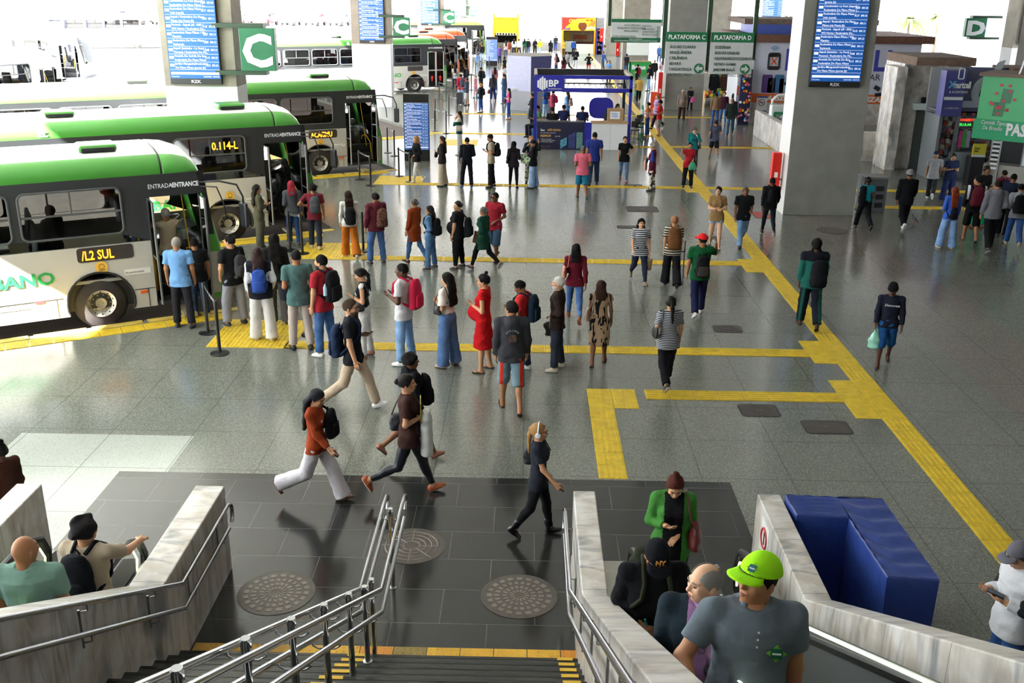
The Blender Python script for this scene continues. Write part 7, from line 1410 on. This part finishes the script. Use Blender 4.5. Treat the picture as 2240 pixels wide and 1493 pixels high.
p = Q('in red tee with a hand raised to the ear, bags on the arm', (1503, 411), (1508, 315), 176, 'f3', 'bun k', ('tee', '#a11f2a'), ('pants', '#17181a'), NS, 'stand', 'ce', b=1.12, belly=.4); held(p, 0, 'plastic_bag', 'green plastic bag on the arm of the red tee wearer', '#2f8f6c', .3, .3, .2, loop=.02, mouth=.6); shoulderbag(p, 'black bag on the arm of the red tee wearer', -1, '#16171b', .3, .26, .14, .95, .08)
p = Q('in teal sweater wiping the face, behind the red tee', (1513, 372), (1517, 278), 174, 'f1', 'curly dg', ('long', '#17696c'), ('pants', '#22252b'), BK, 'stand', 'mc', nod=24, b=1.1); shoulderbag(p, 'dark brown crossbody bag on the teal sweater', -1, '#2f2428', .28, .24, .12, .85, cross=True)
p = Q('in slate tee and black shorts with crossbody bag walking away', (1560, 346), (1568, 263), 0, 'm3', 'short k', ('tee', '#484c5f'), ('shorts', '#191a1e'), ('sneaker', '#222226', '#e0e0e0'), 'walk', 'cc', b=1.06); shoulderbag(p, 'slate sling bag on the black shorts wearer', -1, '#2f3242', .22, .22, .1, .92, -.06, cross=True)
Q('bald, in dark green jacket and blue jeans', (1596, 296), (1600, 215), 168, 'm4', 'buzz dg', ('jacket', '#27322f'), ('jeans', '#35586e'), BK, 'walk2', 'dd')
Q('in tan sweater and jeans seen from behind, right of the old pillar', (1562, 276), (1563, 203), 2, 'm4', 'buzz k', ('long', '#93765c'), ('jeans', '#41609a'), BK, 'stand', 'dd')
Q('in plum sweater and jeans next to the tan sweater', (1580, 272), (1580, 200), 172, 'f2', 'bun b', ('long', '#4a2033'), ('jeans', '#5a7dad'), BR, 'walk', 'dd')
Q('in black polo behind the dark green jacket', (1607, 266), (1607, 194), 176, 'm2', 'short k', ('polo', '#1a1d26'), ('pants', '#1d2026'), BK, 'stand', 'dd')
Q('elderly, in grey shirt and brown trousers walking before the pillar', (1490, 267), (1495, 196), 176, 'm3', 'buzz w', ('polo', '#77706a'), ('pants', '#3a2722'), BK, 'slow', 'dd', belly=1.0, b=1.1)
Q('in black hood squatting by the pillar', (1508, 243), (1506, 206), 190, 'f3', 'short k', ('hoodie', '#1b1c20'), ('pants', '#1b1b1f'), BK, 'stand', 'cc', h=1.25)
p = REND[-1]; held(p, 0, 'pink_bag', 'bright pink bag at the pillar foot', '#cf4f9a', .34, .4, .2, loop=.0, mouth=.8)
p = Q('in orange top and blue jeans, hand on hip', (1414, 299), (1416, 224), 78, 'f3', 'bun k', ('tight', '#b8642a'), ('jeans', '#2b3f70'), FL, 'stand', 'gh'); shoulderbag(p, 'rose backpack-purse on the orange top', -1, '#b07a76', .22, .26, .1, 1.0)
Q('in red tee, black cap and grey shorts', (1440, 297), (1448, 220), 100, 'm3', 'short k', ('tee', '#c22022', '#1b1b1e', 'sideline'), ('longshorts', '#8f9490'), FL, 'relax', 'cg', cap=('cap', '#17181b'))
Q('in lilac top with blond hair behind the red tee', (1434, 282), (1443, 207), 110, 'f1', 'long bl', ('tee', '#a78fc4'), ('pants', '#222228'), BK, 'walk', 'cd')
p = Q('elderly, in yellow shirt and black trousers with a green bag', (1396, 224), (1397, 172), 178, 'm3', 'buzz dg', ('polo', '#cdaa56'), ('pants', '#17181a'), BK, 'walk2', 'dd'); held(p, 1, 'plastic_bag', 'small green bag held by the yellow shirt wearer', '#3f9a78', .25, .34, .16, loop=.02, mouth=.5)
p = Q('in navy tee and pale jeans, arms folded, before the green booth', (1418, 199), (1420, 142), 70, 'm3', 'short k', ('tee', '#222a40'), ('jeans', '#8fabd0'), BK, 'stand', 'xx'); backpack(p, 'dark backpack behind the navy tee by the green booth', '#20222a', 1.1)
Q('in black jacket and taupe trousers beside the green booth', (1430, 178), (1430, 135), 176, 'm3', 'short k', ('jacket', '#1c1b1f'), ('pants', '#5a5048'), BK, 'walk', 'dd')
p = Q('in white top and white trousers with a red bag', (1448, 174), (1448, 132), 4, 'f2', 'long b', ('tee', '#cfc6cc'), ('pants', '#cfd0d4'), BR, 'slow', 'dd'); shoulderbag(p, 'red bag on the white-clad person', -1, '#8a2436', .34, .34, .16, .85)
p = Q('in black with a red backpack, left of the green booth', (1393, 192), (1393, 145), 40, 'm3', 'short k', ('tee', '#1c1c20'), ('pants', '#2a2a30'), BK, 'stand', 'cd'); backpack(p, 'red backpack left of the green booth', '#6d2030')
p = Q('in grey tee and blue cap beside the red hydrant post', (1369, 163), (1370, 122), 20, 'm3', 'short k', ('tee', '#3c4048'), ('jeans', '#36507e'), BK, 'stand', 'dd', cap=('cap', '#27407a')); backpack(p, 'black backpack beside the red hydrant post', '#1a1c20')
Q('in sky blue top with crossed arms behind the stand', (1331, 181), (1332, 138), 150, 'f2', 'long b', ('tee', '#5f92cc'), ('pants', '#2a3a5a'), BK, 'stand', 'xx')
Q('in blue polo near the far red hydrant box', (1318, 156), (1318, 121), 60, 'm3', 'short dg', ('polo', '#3a64b4'), ('pants', '#5a6070'), BK, 'stand', 'dd')
Q('in black top and red shorts walking away from the stand', (1287, 161), (1287, 127), 0, 'f3', 'bun k', ('long', '#191a1e'), ('minishorts', '#b01f2c'), BK, 'walk', 'hh')
Q('in black jacket and white trousers on the far floor', (1258, 152), (1259, 106), 180, 'm3', 'short k', ('jacket', '#1e2027'), ('pants', '#cfd0d4'), WS, 'walk', 'xx')
Q('in grey checked shirt behind the hoarding', (1241, 156), (1242, 119), 120, 'm3', 'short k', ('polo', pattern('blot', '#82848e', '#5f626c', 2)), ('pants', '#26282e'), BK, 'walk2', 'cd')
p = Q('in rose top at the corner of the hoarding', (1216, 163), (1216, 127), 60, 'f3', 'long k', ('tee', '#a06a70'), ('jeans', '#2d4470'), BK, 'stand', 'cd'); backpack(p, 'black backpack at the corner of the hoarding', '#1c1d22')
Q('in dark red top stooping behind the hoarding', (1232, 172), (1232, 141), 20, 'f4', 'curlylong k', ('tee', '#5a1f26'), ('pants', '#22242a'), BK, 'stand', 'cd')
Q('in green striped jersey at the drinks kiosk', (1321, 138), (1322, 101), 60, 'm3', 'short k', ('tee', pattern('stripe', '#174a34', '#c9d2cc', .5)), ('jeans', '#41506c'), BK, 'slow', 'cd')
# around the promotion stand
Q('in blue tee and pale jeans, arms folded, seen through the stand', (1192, 258), (1190, 197), 60, 'm3', 'short k', ('tee', '#2f57b0'), ('jeans', '#93b0d4'), BK, 'stand', 'xd'); backpack(REND[-1], 'dark grey backpack seen through the stand', '#2c2e35')
p = Q('in raspberry hooded top and black trousers seen through the stand', (1208, 266), (1211, 200), 70, 'm3', 'short k', ('hoodie', '#a4405e'), ('pants', '#1e1f24'), BK, 'stand', 'gd', b=1.15); backpack(p, 'small red pack on the raspberry hooded top', '#9a2238', .9)
p = Q('in denim jacket with pink backpack behind the stand', (1240, 270), (1240, 215), 60, 'f2', 'long k', ('jacket', '#6a94c4'), ('jeans', '#6f95c6'), BK, 'stand', 'cd'); backpack(p, 'pink floral backpack behind the stand', '#c9a9a4', 1.05, .05, mat=pattern('blot', '#cbb0a8', '#6a4a4c', 2))
p = Q('in black coat with a huge black bag left of the stand', (1163, 278), (1162, 204), 80, 'f3', 'short b', ('jacket', '#23242c'), ('leggings', '#1c1d22'), FL, 'stand', 'pl'); held(p, 1, 'tote_bag', 'huge black tote left of the stand', '#22242c', .42, .5, .24, loop=.05, mouth=.7)
sx = [(1175, 253, '#3d5c36', 'seated in olive jacket on a blue chair at the stand', 120), (1233, 251, '#20264a', 'seated in navy shirt at the stand counter', 0), (1274, 254, '#20264a', 'seated in navy shirt with orange trim at the stand', 0), (1209, 257, '#1d1e22', 'seated with only dark hair showing over the banner counter', 0)]
for u, v, c, l, yw in sx:
    d_ = ray(u, v); t_ = 42.3/d_[1] if v > 0 else 1; zt = CAMH+d_[2]*t_; Q(l, None, None, yw, 'm3', 'short k', ('tee', c), ('pants', '#22242c'), BK, 'sit', 'pp', xy=(d_[0]*t_, 42.3), z=zt-1.27, h=1.7)
    q = thing('stool_seat', 'low stool under the person '+l, 'stool', (d_[0]*t_, 42.3, 0)); MB().box(-.22, .22, -.2, .22, 0, max(.1, zt-1.27+.80)).build('seat', M('#4f7fd0' if yw else '#35363c', .4), q, bevel=.03)
p = Q('in black top standing behind the white counter of the stand', None, None, -60, 'f3', 'straight k', ('tee', '#1c1c20'), ('pants', '#1b1c20'), BK, 'stand', 'gp', xy=(AT(1330, 240, 41.95)[0], 41.95), z=0.0, h=1.52)
Q('in white shirt behind the white counter, long black hair', None, None, 180, 'f2', 'straight k', ('polo', '#c9d2e0'), ('jeans', '#6f8fbd'), BK, 'stand', 'pp', xy=(AT(1352, 222, 42.7)[0], 42.7), z=0.0, h=1.66, turn=40)
# farther queues
p = Q('in magenta top and blue jeans holding a phone', (1112, 261), (1115, 197), 84, 'f2', 'long k', ('tight', '#d0408a'), ('sjeans', '#2f4f92'), FL, 'stand', 'gd'); held(p, 0, 'handbag', 'black bag at the hip of the magenta top wearer', '#1c1c22', .22, .24, .1, loop=.05, mouth=.9)
p = Q('in charcoal knit and navy trousers carrying a russet bag', (1078, 221), (1079, 163), 20, 'f3', 'long b', ('long', '#3c3f48'), ('pants', '#232f5c'), BR, 'stand', 'dd', b=1.12); held(p, 0, 'handbag', 'russet leather bag in the far queue', '#8a3f2c', .3, .28, .14, loop=.08, mouth=.7)
p = Q('in denim jacket with rose bag beside the hoarding', (1102, 227), (1100, 162), 70, 'f2', 'pony k', ('jacket', '#3f5870'), ('jeans', '#3a5b84'), BR, 'stand', 'gd'); shoulderbag(p, 'rose bag beside the hoarding', 1, '#9a5f70', .26, .24, .12, 1.0, -.1)
p = Q('in black sweater and blue jeans with blond hair and a blue bag', (1051, 247), (1050, 188), 76, 'f1', 'bun bl', ('long', '#1c2226'), ('sjeans', '#2c4f98'), BK, 'stand', 'pd'); backpack(p, 'round black backpack in the far queue', '#1b1e24', .9); held(p, 0, 'plastic_bag', 'pale blue plastic bag in the far queue', '#8fc4dc', .3, .36, .16, loop=.05, mouth=.6)
p = Q('in grey jacket and white shorts beside a black suitcase', (1021, 231), (1023, 170), 70, 'm3', 'short k', ('jacket', '#454a5a'), ('longshorts', '#c3bfb8'), BK, 'stand', 'cd', cap=('cap', '#4a4d54'))
p = Q('in red hooded jacket and pale jeans, grey backpack', (1008, 226), (1013, 162), 30, 'm3', 'short k', ('hoodie', '#b8283a'), ('jeans', '#9db7d8'), BK, 'stand', 'cd'); backpack(p, 'grey backpack on the red hooded jacket', '#4a4c58', 1.1)
x, y = G(1005, 229); t = thing('suitcase', 'black suitcase standing by the grey jacket wearer', 'suitcase', (x, y, 0)); MB().box(-.2, .2, -.13, .13, .05, .68).build('shell', M('#23252d', .5), t, bevel=.05); MB().tube([(-.1, .1, .66), (-.1, .1, .95), (.1, .1, .95), (.1, .1, .66)], .012, 6).build('handle', DSTEEL, t)
for wx in (-.14, .14): MB().lathe([(.03, -.02), (.03, .02)], 10, (wx, 0, .03), ax='y').build('wheel', BLK, t)
p = Q('in black tee with black cap at the orange bus queue', (1019, 199), (1020, 143), 40, 'm3', 'short k', ('tee', '#1b1d22'), ('pants', '#24262e'), BK, 'stand', 'gd', cap=('cap', '#1b3a34')); backpack(p, 'black backpack at the orange bus queue', '#2a2a30')
p = Q('in white tee and black trousers at the orange bus door', (995, 196), (995, 147), 20, 'f2', 'long b', ('tee', '#c9c9cc'), ('pants', '#1f2440'), BK, 'stand', 'cd'); shoulderbag(p, 'green bag on the white tee at the orange bus door', 1, '#5f8f78', .26, .34, .12, .9)
p = Q('in black jacket and charcoal trousers, hood of a far queue', (1052, 202), (1051, 148), 60, 'm3', 'short k', ('jacket', '#23252c'), ('pants', '#3a3c42'), BK, 'stand', 'gd'); backpack(p, 'large black backpack on the far queue jacket', '#1e2026', 1.15)
Q('in salmon jacket behind the charcoal knit', (1082, 200), (1080, 151), 20, 'f2', 'long b', ('jacket', '#b5727c'), ('jeans', '#3a4f80'), BK, 'stand', 'cd')
p = Q('in pink top crouched behind the blond queue member', (1040, 214), (1040, 176), 60, 'f2', 'short g', ('tee', '#d08a9a'), ('pants', '#c9a0a4'), BK, 'stand', 'cd', h=1.3)
Q('in white tee at the edge of the hoarding', (1104, 196), (1104, 143), 60, 'm3', 'short k', ('tee', '#cfd0d2'), ('pants', '#2a2c34'), BK, 'stand', 'gd'); Q('in black tee behind the white tee at the hoarding', (1103, 172), (1103, 128), 60, 'm5', 'short k', ('tee', '#24262b'), ('pants', '#2a2c30'), BK, 'stand', 'cd')
Q('in purple tee beside the distant totem', (1093, 141), (1094, 104), 150, 'm3', 'buzz k', ('tee', '#5a4590'), ('pants', '#2b2f48'), BR, 'stand', 'nn')
k = 0
for (u, v, u2, v2, yw, c1, c2, l) in ((1106, 127, 1105, 96, 20, '#c4a8a6', '#4a4c60', 'pale pink'), (1112, 126, 1111, 99, 0, '#8a3f30', '#c9a98a', 'brown top'), (1124, 121, 1124, 91, 0, '#cfd3d8', '#2a3040', 'white shirt'), (1135, 121, 1135, 93, 20, '#dfe0e4', '#22242c', 'white blouse'), (1147, 120, 1147, 93, 0, '#2f6a50', '#55584f', 'green top'), (1155, 120, 1155, 94, 0, '#23262c', '#3a4f7c', 'black bomber'), (1170, 120, 1171, 88, 170, '#20222b', '#20222b', 'black uniform'), (1181, 121, 1182, 94, 150, '#d8c83a', '#9db7d8', 'yellow tee'), (1204, 124, 1204, 90, 0, '#26282e', '#1d1e22', 'black tee and shorts'), (1215, 111, 1215, 79, 0, '#2c2f36', '#27407a', 'dark jacket before the far wall'), (1207, 92, 1207, 68, 0, '#c9cdd4', '#4a6a9c', 'white shirt by the far wall'), (1222, 104, 1221, 80, 0, '#a8685c', '#7f9cc4', 'terracotta top'), (1233, 124, 1234, 91, 150, '#b39a3c', '#5a4a38', 'mustard jacket'), (1254, 123, 1255, 98, 0, '#2f4f9a', '#23252c', 'blue jacket at the churros counter'), (1045, 140, 1044, 106, 40, '#6d6a70', '#5f82ba', 'grey jacket in the farthest queue'), (1055, 135, 1056, 98, 40, '#24222a', '#8aa6cc', 'black vest in the farthest queue'), (1352, 124, 1351, 95, 60, '#5a4640', '#3f5f94', 'brown jacket by the third pillar'), (1441, 138, 1441, 117, 180, '#4a6aa8', '#2f4a80', 'blue top sitting on the kerb'), (1540, 190, 1540, 150, 0, '#46699f', '#5f86bd', 'denim outfit at the clothes rack'), (1602, 213, 1603, 163, 90, '#3d3f5a', '#c4c6cc', 'plum tee with a backpack at the stall'), (1614, 205, 1614, 158, 0, '#d6d6da', '#d0d0d4', 'white at the toy stall')):
    Q('far off in '+l, (u, v), (u2, v2), yw, 'fm'[k % 2]+'3', ('long k', 'short k')[k % 2], ('long', c1), ('shorts' if 'shorts' in l else 'pants', c2), BK, ('stand', 'slow')[k % 2], ('cd', 'dd')[k % 2]); k += 1
# escalators and the near edge

def near(lab, head, y, hgt_, yaw, who, *a, **k):
    d_ = ray(*head); t_ = y/d_[1]; z = CAMH+d_[2]*t_-hgt_; return Q(lab, None, None, yaw, who, *a, xy=(d_[0]*t_, y), z=z, h=hgt_, **k)
p = near('in green tied cardigan at the foot of the right escalator', (1478, 1032), 9.05, 1.68, 176, 'f2', 'topbun #4a2018', ('cardigan', '#3f7a35', '#131316', 'wide'), ('pants', '#131417'), BK, 'stand', 'lg', nod=32, b=1.08); shoulderbag(p, 'oxblood leather handbag on the green cardigan', -1, '#5f1f1f', .34, .28, .15, .86, .02)
c = Carry(p, 'keys', 'small bunch of keys held before the green cardigan', 'keys', p.hands[1]); c.mb('keys', MB().tube([p.hands[1]+np.array([0, .03, 0]), p.hands[1]+np.array([.02, .05, -.03]), p.hands[1]+np.array([.0, .05, -.06])], .006, 5), STEEL)
p = near('in black windbreaker and black cap riding the right escalator', (1436, 1172), 6.9, 1.82, 184, 'm3', 'short k', ('jacket', '#121318'), ('pants', '#121316'), BK, 'stand', 'nl', nod=34, beard='k', cap=('cap', '#101218'), b=1.1); backpack(p, 'olive backpack worn by the black cap rider', '#2b2e22', 1.15)
text('NY', .055, p.r.hp((.036, .104, 1.672))*p.s, (-1, 0, 0), p.r.Hm @ np.array([0, -.55, 1.]), M('#c98a3a', .5), p.cap, 'cap_lettering', bold=.002); b = MB().tube([p.r.tp((-.10, .148, 1.30)), p.r.tp((-.085, .150, 1.292)), p.r.tp((-.06, .152, 1.315))], [.003, .006, .001], 6).xf(None, (0, 0, 0), p.s).build('chest_mark', M('#c9c9c9'), p.root)
c = Carry(p, 'pen', 'turquoise pen held by the black cap rider', 'pen', p.hands[1]); c.mb('pen', MB().tube([p.hands[1]+np.array([-.02, .01, -.06]), p.hands[1]+np.array([.03, .0, .10])], .009, 8), M('#1fb0a0', .4))
p = near('grey-haired, in navy jacket and lilac shirt on the right escalator', (1551, 1236), 5.2, 1.78, 168, 'm1', 'fringe g', ('jacket', '#1e2a33', '#8f6a94', 'wide'), ('pants', '#1c1d22'), BK, 'stand', 'nn', turn=-58, nod=4, b=1.22, belly=1.0, fine=0)
c = Carry(p, 'eyeglasses', 'pair of eyeglasses hooked on the lilac shirt', 'glasses', p.r.tp((.0, .165, 1.27))); b = MB()
for dz in (-.03, .03): b.tube([p.r.tp((.02*math.cos(a), .172+.02*dz, 1.27+dz+.023*math.sin(a))) for a in np.linspace(0, 6.28, 16)[:-1]], .0025, 6, closed=True)
c.mb('frame', b, M('#23242c', .3)); p.r.collar = 1
F = Field(.008); F.cap(p.r.tp((-.065, .0, 1.485)), p.r.tp((-.02, .085, 1.43)), .022, .02, .01); F.cap(p.r.tp((.065, .0, 1.485)), p.r.tp((.02, .085, 1.43)), .022, .02, .01); V, Fc = F.mesh(); mesh_obj('shirt_collar', V, Fc, cloth('#9a78a4'), p.root, scale=p.s)
p = near('in lime green cap and grey polo nearest on the right escalator', (1662, 1226), 4.6, 1.84, 176, 'm3', 'short k', ('polo', '#5d676f'), ('pants', '#22242a'), BK, 'stand', 'na', turn=-50, nod=-8, cap=('cap', '#9be31c'), b=1.22, belly=.5, fine=0)
P4 = [(.05*math.cos(a)*q, .05*math.sin(a)*q) for i in range(8) for a, q in [(i*math.pi/4, 1.0 if i % 2 == 0 else .62)]]
def badge(p, loc, fn, par, s_, m1, m2, nm):
    b = MB(); b.prism([(x*s_, y*s_) for x, y in P4], 0, .003, 0, fn); b.prism([(x*s_, y*s_) for x, y in ((-.03, -.03), (.03, -.03), (.03, .03), (-.03, .03))], .003, .005, 1, fn); b.prism([(x*s_, y*s_) for x, y in ((-.022, -.005), (.022, -.005), (.022, .005), (-.022, .005))], .005, .006, 2, fn); b.xf(None, (0, 0, 0), p.s).build(nm, [m1, m2, M('#c9d8cf')], par)
badge(p, None, lambda a, b_, d: p.r.tp((-.095-a, .172+d, 1.29+b_)), p.root, 1.0, M('#5aa02c'), M('#155a3c'), 'chest_badge')
def capfn(a, b_, d): q = np.array([-.03-a*.9, .108-.35*abs(a+.03)+d-.5*b_, 1.683+b_*.85]); return p.r.hp(q)
badge(p, None, capfn, p.cap, .62, M('#7cc21c'), M('#155a5c'), 'cap_badge')
b = MB()
for k_ in range(3): b.lathe([(.006, 0), (.006, .003)], 10, ax='y').v[-1][:] = MB().lathe([(.006, 0), (.006, .003)], 10, ax='y').xf(None, p.r.tp((.0, .165-.004*k_, 1.40-.045*k_))).v[0]
b.xf(None, (0, 0, 0), p.s).build('shirt_button', M('#c9c9c4'), p.root)
p = near('balding, in sage polo seen from behind on the left escalator', (48, 1172), 6.9, 1.82, 6, 'm3', 'bald k', ('polo', '#6f8f84'), ('pants', '#3a3c40'), BK, 'stand', 'nn', b=1.22, turn=-24, fine=0, glasses='clear')
p = near('with dark curly hair and beige tee on the left escalator', (182, 1133), 7.8, 1.78, -8, 'm2', 'curly #1d1a1c', ('tee', '#a89a84'), ('jeans', '#3a4a66'), BK, 'stand', 'nf', turn=-20, fine=0); backpack(p, 'black backpack on the beige tee of the left escalator', '#13151c', 1.1)
near('in dark clothes cut off by the left picture edge', (-6, 968), 10.6, 1.66, 60, 'f5', 'topbun k', ('long', '#3a2018'), ('pants', '#2a1a14'), BK, 'stand', 'cd')
p = Q('in white puffer vest and grey cap reading a phone on the right edge', None, (2248, 1187), 95, 'm2', 'short dg', ('jacket', '#c5c6ca', '#26262a', 'sleeve'), ('jeans', '#3a5f9c'), BK, 'stand', 'gp', cap=('cap', '#5f5e66'), nod=24, b=1.12, h=1.72); phone(p, 0, 'phone held by the white puffer vest wearer')
# passengers glimpsed through bus windows
for i, x, y_, c, l in ((0, -3.0, .5, '#15161a', 'in black seated behind the first window of the nearest bus'), (1, -2.6, .6, '#6d6a86', 'in lilac seated at the second bus window'), (2, -2.2, .6, '#1d2433', 'in navy seated at the third bus window')):
    Q(l, None, None, 70, 'm4', 'short g', ('tee', c), ('pants', '#1b1c20'), BK, 'sit', 'pp', xy=BL(i, x, y_), z=.62, h=1.68, fine=3)
# the pigeon
x, y = G(1998, 488); t = thing('pigeon', 'grey pigeon standing on the floor behind the black windbreaker', 'pigeon', (x, y, 0), R(20)); F = Field(.008); F.ell((0, -.02, .13), (.055, .10, .06), .02, rotx(.5)); F.cap((0, .05, .17), (0, .075, .23), .03, .022, .02); F.ell((0, .085, .245), (.024, .028, .024), .01); F.cap((0, -.1, .1), (0, -.19, .06), .03, .014, .02); F.cap((-.045, .02, .15), (-.04, -.13, .09), .02, .012, .01); F.cap((.045, .02, .15), (.04, -.13, .09), .02, .012, .01); V, Fc = F.mesh(); mesh_obj('body', V, Fc, M('#43464e', .6, var=.3, vs=20), t); MB().lathe([(.009, 0), (.001, .03)], 8, ax='y').xf(rotz(math.pi), (0, .108, .242)).build('beak', M('#2b2724'), t)
for sx_ in (-.022, .022): MB().tube([(sx_, 0, .09), (sx_, .0, .01), (sx_, .035, .006)], .006, 6).build('leg', M('#a8504a'), t)
